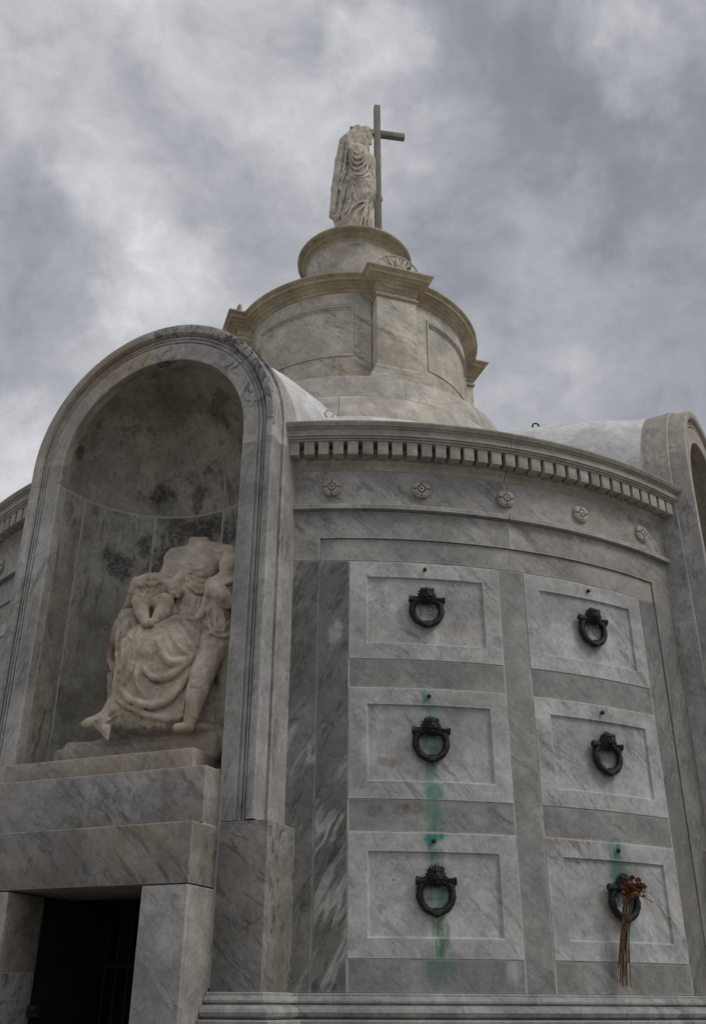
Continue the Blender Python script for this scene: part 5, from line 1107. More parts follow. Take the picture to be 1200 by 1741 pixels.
MODELS['child'] = ([0.18,-3.66,2.62], [0.72,-2.95,4.05], 0.0075, [
['e',[0.516,-3.168,3.753],[0.072,0.08,0.085],0.02,0],
['c',[0.514,-3.168,3.725],[0.512,-3.168,3.669],0.045,0.045,0.02,0],
['c',[0.446,-3.2,3.616],[0.529,-3.152,3.639],0.062,0.062,0.03,0],
['c',[0.492,-3.184,3.588],[0.474,-3.184,3.438],0.108,0.088,0.03,0],
['c',[0.474,-3.184,3.438],[0.476,-3.168,3.294],0.09,0.105,0.03,0],
['c',[0.46,-3.264,3.6],[0.545,-3.312,3.509],0.05,0.048,0.02,0],
['c',[0.545,-3.312,3.509],[0.6,-3.264,3.476],0.048,0.04,0.02,0],
['c',[0.45,-3.264,3.585],[0.45,-3.28,3.546],0.035,0.03,0.012,0],
['c',[0.424,-3.232,3.536],[0.409,-3.264,3.445],0.04,0.03,0.015,0],
['c',[0.409,-3.264,3.445],[0.403,-3.296,3.405],0.028,0.022,0.01,0],
['c',[0.42,-3.296,3.405],[0.397,-3.312,3.387],0.014,0.01,0.005,0],
['c',[0.407,-3.296,3.418],[0.386,-3.312,3.404],0.013,0.009,0.005,0],
['c',[0.458,-3.184,3.27],[0.44,-3.28,3.068],0.095,0.065,0.03,0],
['c',[0.437,-3.28,3.073],[0.431,-3.296,2.994],0.062,0.06,0.02,0],
['c',[0.431,-3.296,2.994],[0.424,-3.328,2.821],0.06,0.036,0.02,0],
['c',[0.423,-3.328,2.812],[0.417,-3.344,2.771],0.036,0.034,0.015,0],
['c',[0.422,-3.344,2.768],[0.388,-3.408,2.746],0.032,0.02,0.012,0],
['c',[0.499,-3.136,3.28],[0.505,-3.12,3.077],0.085,0.06,0.03,0],
['c',[0.505,-3.12,3.077],[0.504,-3.104,2.821],0.06,0.045,0.02,0],
['c',[0.401,-3.152,3.12],[0.42,-3.184,2.79],0.024,0.03,0.012,0],
['c',[0.417,-3.136,3.123],[0.434,-3.168,2.793],0.027,0.034,0.012,0],
['c',[0.44,-3.12,3.125],[0.456,-3.152,2.794],0.029,0.036,0.012,0],
['c',[0.45,-3.088,3.134],[0.465,-3.12,2.801],0.027,0.034,0.012,0],
['l',[[0.437,-3.277,3.409],[0.454,-3.277,3.387],[0.474,-3.276,3.367],[0.497,-3.272,3.353],[0.521,-3.262,3.349],[0.544,-3.246,3.355],[0.564,-3.225,3.368]],[0.012,0.014,0.016,0.016,0.016,0.014,0.012],0.006,0,2],
['l',[[0.427,-3.267,3.393],[0.446,-3.272,3.362],[0.466,-3.277,3.331],[0.486,-3.279,3.303],[0.504,-3.276,3.284],[0.52,-3.269,3.274],[0.534,-3.26,3.273],[0.547,-3.248,3.28],[0.558,-3.235,3.291],[0.567,-3.223,3.305]],[0.01,0.0113,0.0127,0.014,0.014,0.014,0.014,0.0133,0.0127,0.012],0.006,0,2],
['l',[[0.454,-3.283,3.448],[0.444,-3.276,3.425],[0.437,-3.271,3.4],[0.435,-3.269,3.37],[0.441,-3.272,3.339],[0.451,-3.278,3.308],[0.462,-3.282,3.279]],[0.01,0.0113,0.0127,0.014,0.0127,0.0113,0.01],0.006,0,2],
['l',[[0.498,-3.274,3.402],[0.497,-3.275,3.375],[0.496,-3.275,3.348],[0.497,-3.275,3.32],[0.5,-3.275,3.295],[0.505,-3.275,3.273],[0.51,-3.274,3.254]],[0.008,0.0087,0.0093,0.01,0.0093,0.0087,0.008],0.006,0,2],
['l',[[0.475,-3.282,3.467],[0.497,-3.278,3.456],[0.52,-3.274,3.449],[0.548,-3.275,3.444],[0.579,-3.282,3.441]],[0.006,0.0075,0.009,0.0075,0.006],0.005,1,2],
['l',[[0.574,-3.34,3.483],[0.558,-3.309,3.462],[0.543,-3.284,3.442],[0.533,-3.27,3.422],[0.528,-3.267,3.401]],[0.004,0.005,0.006,0.005,0.004],0.004,1,2],
['l',[[0.478,-3.332,2.979],[0.466,-3.348,2.961],[0.443,-3.355,2.971]],[0.004,0.004,0.004],0.004,1,2],
['l',[[0.476,-3.317,3.143],[0.5,-3.296,3.116],[0.514,-3.284,3.128]],[0.004,0.004,0.004],0.004,1,2],
['l',[[0.461,-3.347,2.899],[0.451,-3.357,2.888]],[0.004,0.004],0.004,1,2],
['l',[[0.483,-3.299,2.949],[0.475,-3.286,2.937],[0.46,-3.261,2.926],[0.442,-3.231,2.915],[0.43,-3.21,2.897],[0.427,-3.203,2.873],[0.429,-3.205,2.844],[0.432,-3.208,2.817],[0.435,-3.212,2.791]],[0.005,0.006,0.007,0.008,0.009,0.0085,0.008,0.0075,0.007],0.006,0,2],
['l',[[0.432,-3.189,2.964],[0.433,-3.191,2.939],[0.435,-3.193,2.912],[0.438,-3.197,2.881],[0.441,-3.201,2.85],[0.443,-3.205,2.82],[0.446,-3.207,2.792]],[0.004,0.005,0.006,0.007,0.0063,0.0057,0.005],0.004,1,2],
['l',[[0.436,-3.174,2.988],[0.438,-3.178,2.97],[0.44,-3.181,2.95],[0.443,-3.185,2.927],[0.445,-3.188,2.902],[0.447,-3.19,2.874],[0.449,-3.192,2.845],[0.452,-3.195,2.818],[0.454,-3.197,2.793]],[0.005,0.006,0.007,0.008,0.009,0.0085,0.008,0.0075,0.007],0.006,0,2],
['l',[[0.449,-3.17,2.968],[0.451,-3.174,2.942],[0.454,-3.178,2.914],[0.456,-3.183,2.883],[0.459,-3.186,2.852],[0.462,-3.19,2.821],[0.465,-3.194,2.793]],[0.004,0.005,0.006,0.007,0.0063,0.0057,0.005],0.004,1,2],
['l',[[0.462,-3.161,2.989],[0.462,-3.162,2.972],[0.463,-3.164,2.953],[0.465,-3.166,2.93],[0.467,-3.169,2.904],[0.469,-3.172,2.876],[0.472,-3.175,2.848],[0.475,-3.177,2.821],[0.477,-3.179,2.796]],[0.005,0.006,0.007,0.008,0.009,0.0085,0.008,0.0075,0.007],0.006,0,2],
['l',[[0.479,-3.164,2.966],[0.479,-3.164,2.942],[0.479,-3.165,2.915],[0.48,-3.166,2.885],[0.482,-3.168,2.854],[0.483,-3.17,2.825],[0.484,-3.17,2.797]],[0.004,0.005,0.006,0.007,0.0063,0.0057,0.005],0.004,1,2],
['l',[[0.525,-3.342,3.469],[0.532,-3.317,3.462],[0.545,-3.298,3.456],[0.566,-3.289,3.449],[0.594,-3.289,3.441]],[0.007,0.0095,0.012,0.01,0.008],0.006,0,2],
['l',[[0.488,-3.275,3.467],[0.508,-3.268,3.452],[0.527,-3.257,3.442],[0.544,-3.242,3.437],[0.559,-3.224,3.438]],[0.007,0.0095,0.012,0.01,0.008],0.006,0,2],
['l',[[0.552,-3.313,3.572],[0.561,-3.283,3.592],[0.571,-3.259,3.605],[0.581,-3.242,3.61],[0.589,-3.229,3.61]],[0.007,0.0095,0.012,0.01,0.008],0.006,0,2],
['l',[[0.502,-3.341,3.547],[0.531,-3.352,3.524],[0.553,-3.355,3.503],[0.566,-3.348,3.483],[0.573,-3.336,3.464]],[0.007,0.0095,0.012,0.01,0.008],0.006,0,2],
['l',[[0.591,-3.336,3.514],[0.602,-3.325,3.501],[0.61,-3.315,3.485],[0.616,-3.305,3.469],[0.619,-3.296,3.451]],[0.007,0.0095,0.012,0.01,0.008],0.006,0,2],
['l',[[0.449,-3.289,3.34],[0.472,-3.287,3.328],[0.495,-3.28,3.318],[0.517,-3.268,3.313],[0.537,-3.251,3.31]],[0.006,0.008,0.01,0.008,0.006],0.006,0,2],
['l',[[0.458,-3.286,3.33],[0.482,-3.285,3.317],[0.504,-3.279,3.307],[0.526,-3.266,3.302],[0.547,-3.251,3.298]],[0.004,0.005,0.006,0.005,0.004],0.004,1,2],
['l',[[0.459,-3.291,3.307],[0.482,-3.289,3.294],[0.507,-3.284,3.283],[0.531,-3.273,3.277],[0.555,-3.258,3.274]],[0.006,0.008,0.01,0.008,0.006],0.006,0,2],
['l',[[0.468,-3.288,3.296],[0.49,-3.285,3.284],[0.514,-3.278,3.274],[0.536,-3.264,3.269],[0.557,-3.243,3.269]],[0.004,0.005,0.006,0.005,0.004],0.004,1,2],
['l',[[0.461,-3.281,3.426],[0.47,-3.284,3.392],[0.476,-3.287,3.359],[0.476,-3.286,3.327],[0.471,-3.281,3.299]],[0.006,0.008,0.01,0.008,0.006],0.006,0,2],
['l',[[0.469,-3.279,3.415],[0.479,-3.283,3.381],[0.485,-3.286,3.347],[0.487,-3.288,3.314],[0.485,-3.287,3.284]],[0.004,0.005,0.006,0.005,0.004],0.004,1,2],
['l',[[0.533,-3.258,3.424],[0.54,-3.257,3.392],[0.543,-3.257,3.36],[0.543,-3.255,3.329],[0.539,-3.252,3.299]],[0.006,0.008,0.01,0.008,0.006],0.006,0,2],
['l',[[0.538,-3.249,3.416],[0.544,-3.248,3.385],[0.548,-3.248,3.352],[0.551,-3.252,3.318],[0.553,-3.259,3.285]],[0.004,0.005,0.006,0.005,0.004],0.004,1,2],
['l',[[0.439,-3.29,3.404],[0.435,-3.288,3.385],[0.436,-3.287,3.364],[0.442,-3.287,3.342],[0.451,-3.288,3.32]],[0.006,0.008,0.01,0.008,0.006],0.006,0,2],
['l',[[0.448,-3.288,3.393],[0.444,-3.286,3.374],[0.445,-3.286,3.353],[0.451,-3.287,3.33],[0.461,-3.289,3.307]],[0.004,0.005,0.006,0.005,0.004],0.004,1,2],
['r',0.012,0.05,3]])
MODELS['base'] = ([-0.56,-3.5,2.58], [0.68,-2.7,2.86], 0.011, [
['b',[0.03,-3.02,2.665],[0.5,0.24,0.04],0.03,0.01],
['b',[-0.1,-3.03,2.7],[0.32,0.2,0.045],0.03,0.01],
['b',[0.27,-3.02,2.7],[0.3,0.2,0.035],0.03,0.01],
['e',[0.471,-3.136,2.773],[0.16,0.12,0.045],0.03,0],
['e',[0.217,-3.2,2.8],[0.16,0.12,0.045],0.03,0],
['e',[0.078,-3.232,2.8],[0.16,0.12,0.045],0.03,0],
['e',[0.419,-3.2,2.772],[0.16,0.12,0.045],0.03,0],
['e',[0.461,-3.04,2.786],[0.16,0.12,0.045],0.03,0],
['r',0.022,0.09,4]])
MODELS['tower'] = ([-0.42,-0.5,8.79], [0.42,0.42,11.2], 0.009, [
['c',[0.042,0,10.559],[0.051,0,10.354],0.115,0.125,0.05,0],
['c',[0.051,0,10.354],[0.062,0,10.096],0.125,0.12,0.04,0],
['c',[0.062,0,10.096],[0.012,0,8.83],0.13,0.2,0.05,0],
['c',[0.051,-0.03,9.924],[-0.089,-0.02,8.83],0.12,0.15,0.05,0],
['c',[0.102,-0.06,9.949],[0.13,-0.1,9.722],0.105,0.088,0.04,0],
['c',[0.13,-0.1,9.722],[0.021,-0.06,8.83],0.085,0.085,0.04,0],
['c',[0.14,0.04,9.996],[0.159,0.02,8.83],0.075,0.075,0.03,0],
['c',[-0.029,-0.03,10.599],[0.104,0.02,10.618],0.078,0.068,0.03,0],
['c',[0.162,0.04,10.53],[0.177,0.03,10.329],0.06,0.065,0.03,0],
['c',[0.125,0,10.545],[0.172,0.02,10.464],0.05,0.05,0.03,0],
['c',[0.139,0,10.76],[0.125,0,10.618],0.042,0.05,0.015,0],
['e',[0.153,0,10.858],[0.055,0.062,0.125],0.01,0],
['e',[0.134,0,10.918],[0.068,0.075,0.095],0.015,0],
['c',[0.193,0,10.891],[0.211,0,10.831],0.01,0.014,0.004,0],
['c',[0.176,0,10.75],[0.189,0,10.738],0.026,0.02,0.008,0],
['e',[0.196,0,10.816],[0.016,0.03,0.01],0.003,1],
['c',[0.157,-0.03,10.704],[0.185,0,10.73],0.018,0.016,0.008,0],
['e',[0.196,0,10.798],[0.011,0.026,0.008],0.004,0],
['e',[0.195,0,10.777],[0.011,0.022,0.008],0.004,0],
['e',[0.193,-0.035,10.833],[0.014,0.02,0.012],0.004,1],
['e',[0.186,0,10.941],[0.02,0.05,0.03],0.01,0],
['c',[0.071,-0.035,10.928],[0.097,-0.05,10.891],0.018,0.016,0.006,0],
['c',[0.084,-0.035,10.932],[0.11,-0.05,10.897],0.018,0.016,0.006,0],
['c',[0.097,-0.035,10.937],[0.123,-0.05,10.903],0.018,0.016,0.006,0],
['c',[0.11,-0.035,10.942],[0.135,-0.05,10.909],0.018,0.016,0.006,0],
['c',[0.123,-0.035,10.946],[0.148,-0.05,10.916],0.018,0.016,0.006,0],
['c',[0.136,-0.035,10.951],[0.161,-0.05,10.922],0.018,0.016,0.006,0],
['c',[0.149,-0.035,10.946],[0.174,-0.05,10.916],0.018,0.016,0.006,0],
['c',[0.161,-0.035,10.942],[0.187,-0.05,10.91],0.018,0.016,0.006,0],
['c',[0.174,-0.035,10.937],[0.2,-0.05,10.904],0.018,0.016,0.006,0],
['c',[0.173,-0.03,10.933],[0.202,-0.03,10.884],0.018,0.014,0.006,0],
['c',[0.082,0.01,10.975],[0.056,0.02,10.789],0.045,0.055,0.02,0],
['c',[0.05,0,10.971],[-0.014,0,10.752],0.035,0.05,0.02,0],
['c',[0.034,-0.05,10.906],[-0.026,-0.055,10.69],0.011,0.016,0.007,0],
['c',[0.048,-0.05,10.913],[0.002,-0.055,10.683],0.011,0.016,0.007,0],
['c',[0.06,-0.05,10.918],[0.031,-0.055,10.678],0.011,0.016,0.007,0],
['c',[0.073,-0.05,10.921],[0.061,-0.055,10.676],0.011,0.016,0.007,0],
['c',[0.087,-0.05,10.921],[0.09,-0.055,10.676],0.011,0.016,0.007,0],
['c',[0.103,-0.05,10.914],[0.119,-0.055,10.646],0.011,0.016,0.007,0],
['c',[0.114,-0.05,10.891],[0.145,-0.055,10.558],0.011,0.016,0.007,0],
['c',[-0.076,-0.07,10.54],[-0.093,-0.085,10.73],0.06,0.052,0.02,0],
['c',[-0.093,-0.085,10.73],[0.007,-0.06,10.917],0.05,0.034,0.02,0],
['e',[0.023,-0.05,10.954],[0.036,0.03,0.03],0.01,0],
['c',[0.034,0.02,10.978],[0.115,0.02,10.979],0.045,0.045,0.012,0],
['c',[0.017,-0.06,10.952],[0.041,-0.06,10.982],0.012,0.009,0.004,0],
['c',[0.026,-0.06,10.955],[0.054,-0.06,10.978],0.012,0.009,0.004,0],
['c',[0.03,-0.06,10.946],[0.06,-0.06,10.958],0.012,0.009,0.004,0],
['c',[0.028,-0.06,10.934],[0.058,-0.06,10.937],0.012,0.009,0.004,0],
['c',[-0.131,-0.03,10.732],[-0.169,0,10.44],0.06,0.065,0.03,0],
['c',[-0.169,0,10.44],[-0.213,0.02,10.002],0.068,0.065,0.03,0],
['c',[-0.213,0.02,10.002],[-0.252,0.02,9.585],0.062,0.045,0.03,0],
['c',[-0.108,-0.03,10.584],[-0.136,0,10.095],0.05,0.06,0.03,0],
['c',[-0.136,0,10.095],[-0.187,0.02,9.531],0.07,0.06,0.03,0],
['c',[-0.127,0.05,10.147],[-0.161,0.05,8.83],0.08,0.09,0.04,0],
['c',[-0.116,-0.05,10.213],[-0.147,-0.04,10.124],0.035,0.025,0.01,0],
['c',[-0.264,0.01,9.562],[-0.228,0,9.546],0.03,0.03,0.01,0],
['l',[[-0.17,-0.085,10.641],[-0.171,-0.081,10.626],[-0.172,-0.08,10.606],[-0.174,-0.079,10.583],[-0.176,-0.079,10.556],[-0.178,-0.079,10.526],[-0.18,-0.079,10.494],[-0.182,-0.078,10.461],[-0.184,-0.077,10.428],[-0.187,-0.074,10.395],[-0.19,-0.072,10.361],[-0.194,-0.069,10.325],[-0.198,-0.067,10.288],[-0.202,-0.064,10.249],[-0.206,-0.062,10.209],[-0.211,-0.06,10.166],[-0.215,-0.058,10.124],[-0.22,-0.055,10.082],[-0.224,-0.053,10.04],[-0.229,-0.052,9.998],[-0.232,-0.05,9.958],[-0.236,-0.046,9.918],[-0.24,-0.043,9.877],[-0.244,-0.04,9.836],[-0.248,-0.037,9.795],[-0.251,-0.035,9.754],[-0.254,-0.034,9.713],[-0.257,-0.034,9.676],[-0.26,-0.033,9.643],[-0.262,-0.03,9.617],[-0.264,-0.024,9.597]],[0.0192,0.0192,0.0192,0.0192,0.0192,0.0192,0.0192,0.0192,0.0192,0.0192,0.0192,0.0192,0.0192,0.0192,0.0192,0.0192,0.0192,0.0192,0.0192,0.0192,0.0192,0.0192,0.0192,0.0192,0.0192,0.0192,0.0192,0.0192,0.0192,0.0192,0.0192],0.004,0,2],
['l',[[-0.152,-0.09,10.636],[-0.153,-0.085,10.622],[-0.154,-0.081,10.604],[-0.156,-0.079,10.582],[-0.158,-0.077,10.558],[-0.16,-0.074,10.531],[-0.162,-0.073,10.501],[-0.164,-0.072,10.468],[-0.167,-0.071,10.435],[-0.17,-0.069,10.401],[-0.173,-0.066,10.367],[-0.176,-0.064,10.332],[-0.18,-0.061,10.294],[-0.184,-0.059,10.255],[-0.189,-0.056,10.215],[-0.193,-0.054,10.173],[-0.198,-0.053,10.129],[-0.203,-0.054,10.084],[-0.207,-0.053,10.041],[-0.211,-0.05,10],[-0.215,-0.045,9.963],[-0.219,-0.04,9.925],[-0.223,-0.037,9.884],[-0.226,-0.035,9.841],[-0.23,-0.035,9.797],[-0.233,-0.033,9.756],[-0.237,-0.029,9.718],[-0.24,-0.027,9.682],[-0.243,-0.026,9.65],[-0.245,-0.026,9.621],[-0.247,-0.026,9.595]],[0.012,0.012,0.012,0.012,0.012,0.012,0.012,0.012,0.012,0.012,0.012,0.012,0.012,0.012,0.012,0.012,0.012,0.012,0.012,0.012,0.012,0.012,0.012,0.012,0.012,0.012,0.012,0.012,0.012,0.012,0.012],0.005,1,2],
['l',[[-0.14,-0.1,10.625],[-0.141,-0.098,10.608],[-0.143,-0.096,10.588],[-0.144,-0.094,10.566],[-0.146,-0.09,10.543],[-0.148,-0.086,10.518],[-0.15,-0.082,10.49],[-0.153,-0.08,10.459],[-0.155,-0.078,10.426],[-0.158,-0.076,10.393],[-0.161,-0.073,10.36],[-0.164,-0.071,10.326],[-0.168,-0.069,10.289],[-0.172,-0.067,10.251],[-0.176,-0.064,10.213],[-0.18,-0.063,10.172],[-0.185,-0.063,10.129],[-0.189,-0.064,10.085],[-0.193,-0.063,10.043],[-0.198,-0.061,10.002],[-0.202,-0.058,9.963],[-0.206,-0.054,9.922],[-0.21,-0.05,9.881],[-0.214,-0.046,9.837],[-0.218,-0.044,9.792],[-0.222,-0.043,9.747],[-0.226,-0.041,9.705],[-0.23,-0.038,9.666],[-0.233,-0.036,9.632],[-0.236,-0.034,9.602],[-0.238,-0.033,9.574]],[0.018,0.018,0.018,0.018,0.018,0.018,0.018,0.018,0.018,0.018,0.018,0.018,0.018,0.018,0.018,0.018,0.018,0.018,0.018,0.018,0.018,0.018,0.018,0.018,0.018,0.018,0.018,0.018,0.018,0.018,0.018],0.004,0,2],
['l',[[-0.122,-0.117,10.606],[-0.123,-0.113,10.59],[-0.125,-0.109,10.573],[-0.126,-0.103,10.555],[-0.128,-0.096,10.536],[-0.13,-0.089,10.514],[-0.132,-0.084,10.489],[-0.135,-0.079,10.46],[-0.137,-0.075,10.43],[-0.14,-0.072,10.398],[-0.143,-0.069,10.365],[-0.147,-0.066,10.331],[-0.15,-0.064,10.295],[-0.154,-0.063,10.256],[-0.158,-0.063,10.215],[-0.163,-0.063,10.173],[-0.167,-0.063,10.13],[-0.172,-0.063,10.087],[-0.176,-0.061,10.045],[-0.18,-0.059,10.005],[-0.184,-0.056,9.965],[-0.188,-0.052,9.925],[-0.192,-0.048,9.883],[-0.197,-0.046,9.838],[-0.201,-0.044,9.793],[-0.205,-0.041,9.749],[-0.209,-0.038,9.707],[-0.213,-0.037,9.668],[-0.216,-0.036,9.632],[-0.219,-0.036,9.6],[-0.221,-0.035,9.572]],[0.0112,0.0112,0.0112,0.0112,0.0112,0.0112,0.0112,0.0112,0.0112,0.0112,0.0112,0.0112,0.0112,0.0112,0.0112,0.0112,0.0112,0.0112,0.0112,0.0112,0.0112,0.0112,0.0112,0.0112,0.0112,0.0112,0.0112,0.0112,0.0112,0.0112,0.0112],0.005,1,2],
['l',[[-0.107,-0.096,10.482],[-0.109,-0.089,10.456],[-0.112,-0.083,10.424],[-0.115,-0.08,10.384],[-0.119,-0.078,10.341],[-0.123,-0.078,10.299],[-0.127,-0.078,10.258],[-0.133,-0.08,10.22],[-0.14,-0.08,10.185],[-0.147,-0.079,10.155],[-0.153,-0.078,10.129],[-0.159,-0.075,10.108],[-0.165,-0.07,10.092]],[0.0192,0.0192,0.0192,0.0192,0.0192,0.0192,0.0192,0.0192,0.0192,0.0192,0.0192,0.0192,0.0192],0.004,0,2],
['l',[[-0.09,-0.092,10.486],[-0.092,-0.083,10.462],[-0.095,-0.076,10.432],[-0.098,-0.071,10.395],[-0.101,-0.067,10.354],[-0.105,-0.066,10.311],[-0.11,-0.069,10.268],[-0.116,-0.074,10.226],[-0.122,-0.076,10.19],[-0.129,-0.074,10.161],[-0.136,-0.072,10.135],[-0.142,-0.072,10.112],[-0.147,-0.072,10.09]],[0.012,0.012,0.012,0.012,0.012,0.012,0.012,0.012,0.012,0.012,0.012,0.012,0.012],0.005,1,2],
['l',[[-0.115,-0.088,10.173],[-0.123,-0.083,10.148],[-0.132,-0.079,10.118],[-0.142,-0.077,10.083],[-0.153,-0.073,10.046],[-0.164,-0.068,10.01],[-0.17,-0.065,9.977],[-0.171,-0.064,9.947],[-0.168,-0.067,9.92],[-0.163,-0.071,9.895]],[0.0168,0.0168,0.0168,0.0168,0.0168,0.0168,0.0168,0.0168,0.0168,0.0168],0.004,0,2],
['l',[[-0.098,-0.072,10.191],[-0.106,-0.069,10.164],[-0.114,-0.068,10.131],[-0.125,-0.068,10.092],[-0.136,-0.068,10.051],[-0.146,-0.066,10.013],[-0.152,-0.064,9.978],[-0.153,-0.063,9.948],[-0.15,-0.063,9.924],[-0.145,-0.064,9.902]],[0.0105,0.0105,0.0105,0.0105,0.0105,0.0105,0.0105,0.0105,0.0105,0.0105],0.005,1,2],
['l',[[-0.192,-0.059,10.062],[-0.195,-0.06,10.034],[-0.199,-0.059,10.004],[-0.202,-0.057,9.971],[-0.207,-0.054,9.936],[-0.211,-0.051,9.899],[-0.216,-0.048,9.859],[-0.221,-0.045,9.817],[-0.226,-0.043,9.776],[-0.23,-0.042,9.737],[-0.234,-0.042,9.702]],[0.0144,0.0144,0.0144,0.0144,0.0144,0.0144,0.0144,0.0144,0.0144,0.0144,0.0144],0.004,0,2],
['l',[[-0.175,-0.062,10.059],[-0.178,-0.061,10.032],[-0.181,-0.059,10.004],[-0.185,-0.056,9.972],[-0.189,-0.052,9.938],[-0.194,-0.048,9.902],[-0.199,-0.044,9.862],[-0.204,-0.041,9.821],[-0.209,-0.038,9.78],[-0.213,-0.037,9.743],[-0.217,-0.036,9.709]],[0.009,0.009,0.009,0.009,0.009,0.009,0.009,0.009,0.009,0.009,0.009],0.005,1,2],
['l',[[-0.094,-0.051,9.986],[-0.097,-0.051,9.966],[-0.101,-0.053,9.943],[-0.105,-0.054,9.916],[-0.11,-0.055,9.887],[-0.115,-0.055,9.856],[-0.121,-0.055,9.825],[-0.127,-0.054,9.793],[-0.133,-0.053,9.759],[-0.14,-0.052,9.722],[-0.147,-0.052,9.682],[-0.154,-0.052,9.641],[-0.162,-0.052,9.598],[-0.169,-0.051,9.559],[-0.175,-0.048,9.525],[-0.181,-0.044,9.497],[-0.186,-0.04,9.473]],[0.0168,0.0168,0.0168,0.0168,0.0168,0.0168,0.0168,0.0168,0.0168,0.0168,0.0168,0.0168,0.0168,0.0168,0.0168,0.0168,0.0168],0.004,0,2],
['l',[[-0.076,-0.044,9.993],[-0.079,-0.047,9.97],[-0.083,-0.049,9.946],[-0.088,-0.05,9.921],[-0.093,-0.049,9.893],[-0.098,-0.048,9.863],[-0.104,-0.047,9.832],[-0.11,-0.046,9.801],[-0.116,-0.045,9.767],[-0.123,-0.045,9.73],[-0.13,-0.045,9.69],[-0.137,-0.045,9.648],[-0.145,-0.045,9.606],[-0.152,-0.044,9.566],[-0.158,-0.043,9.531],[-0.164,-0.04,9.502],[-0.169,-0.036,9.477]],[0.0105,0.0105,0.0105,0.0105,0.0105,0.0105,0.0105,0.0105,0.0105,0.0105,0.0105,0.0105,0.0105,0.0105,0.0105,0.0105,0.0105],0.005,1,2],
['l',[[-0.124,-0.062,9.932],[-0.128,-0.061,9.911],[-0.132,-0.061,9.887],[-0.138,-0.06,9.86],[-0.143,-0.06,9.829],[-0.149,-0.06,9.795],[-0.155,-0.06,9.76],[-0.161,-0.059,9.724],[-0.168,-0.058,9.687],[-0.175,-0.055,9.648],[-0.182,-0.053,9.606],[-0.189,-0.051,9.566],[-0.196,-0.047,9.53],[-0.201,-0.041,9.502],[-0.206,-0.033,9.48]],[0.0156,0.0156,0.0156,0.0156,0.0156,0.0156,0.0156,0.0156,0.0156,0.0156,0.0156,0.0156,0.0156,0.0156,0.0156],0.004,0,2],
['l',[[-0.107,-0.055,9.939],[-0.111,-0.055,9.918],[-0.115,-0.054,9.894],[-0.12,-0.053,9.867],[-0.126,-0.053,9.836],[-0.132,-0.054,9.802],[-0.138,-0.053,9.767],[-0.144,-0.052,9.732],[-0.151,-0.05,9.695],[-0.158,-0.047,9.655],[-0.165,-0.046,9.614],[-0.172,-0.044,9.573],[-0.179,-0.041,9.536],[-0.184,-0.037,9.506],[-0.189,-0.032,9.48]],[0.0097,0.0098,0.0097,0.0097,0.0097,0.0097,0.0097,0.0097,0.0098,0.0097,0.0097,0.0097,0.0097,0.0097,0.0097],0.005,1,2],
['l',[[-0.072,-0.097,9.925],[-0.074,-0.087,9.917],[-0.076,-0.083,9.901],[-0.078,-0.086,9.875],[-0.08,-0.089,9.845],[-0.084,-0.091,9.814],[-0.088,-0.091,9.781],[-0.093,-0.091,9.745],[-0.1,-0.091,9.705],[-0.108,-0.088,9.664],[-0.117,-0.08,9.625],[-0.127,-0.07,9.587],[-0.136,-0.062,9.551],[-0.144,-0.057,9.518],[-0.151,-0.053,9.488]],[0.0144,0.0144,0.0144,0.0144,0.0144,0.0144,0.0144,0.0144,0.0144,0.0144,0.0144,0.0144,0.0144,0.0144,0.0144],0.004,0,2],
['l',[[-0.055,-0.115,9.905],[-0.056,-0.112,9.89],[-0.058,-0.112,9.871],[-0.06,-0.114,9.846],[-0.063,-0.116,9.818],[-0.066,-0.116,9.788],[-0.07,-0.116,9.756],[-0.075,-0.116,9.72],[-0.082,-0.116,9.681],[-0.091,-0.114,9.638],[-0.1,-0.109,9.596],[-0.109,-0.102,9.556],[-0.118,-0.096,9.518],[-0.126,-0.093,9.483],[-0.133,-0.091,9.451]],[0.009,0.009,0.009,0.009,0.009,0.009,0.009,0.009,0.009,0.009,0.009,0.009,0.009,0.009,0.009],0.005,1,2],
['l',[[-0.052,-0.124,9.868],[-0.053,-0.129,9.845],[-0.053,-0.132,9.823],[-0.055,-0.132,9.798],[-0.057,-0.133,9.772],[-0.059,-0.134,9.742],[-0.062,-0.136,9.709],[-0.067,-0.137,9.674],[-0.073,-0.138,9.636],[-0.081,-0.137,9.595],[-0.089,-0.134,9.555],[-0.098,-0.13,9.517],[-0.106,-0.125,9.482],[-0.113,-0.12,9.453],[-0.119,-0.114,9.429]],[0.0144,0.0144,0.0144,0.0144,0.0144,0.0144,0.0144,0.0144,0.0144,0.0144,0.0144,0.0144,0.0144,0.0144,0.0144],0.004,0,2],
['l',[[-0.034,-0.134,9.859],[-0.035,-0.137,9.838],[-0.036,-0.139,9.815],[-0.037,-0.141,9.79],[-0.039,-0.141,9.763],[-0.042,-0.142,9.734],[-0.045,-0.142,9.702],[-0.05,-0.143,9.668],[-0.056,-0.144,9.63],[-0.064,-0.144,9.589],[-0.072,-0.144,9.546],[-0.081,-0.143,9.505],[-0.089,-0.141,9.468],[-0.096,-0.137,9.437],[-0.102,-0.133,9.41]],[0.009,0.009,0.009,0.009,0.009,0.009,0.009,0.009,0.009,0.009,0.009,0.009,0.009,0.009,0.009],0.005,1,2],
['l',[[-0.04,-0.124,10.539],[-0.026,-0.117,10.505],[-0.008,-0.116,10.471],[0.014,-0.119,10.441],[0.039,-0.123,10.43],[0.065,-0.121,10.446],[0.088,-0.109,10.489],[0.107,-0.09,10.55],[0.124,-0.067,10.618]],[0.0138,0.0138,0.0138,0.0138,0.0138,0.0138,0.0138,0.0138,0.0138],0.004,0,2],
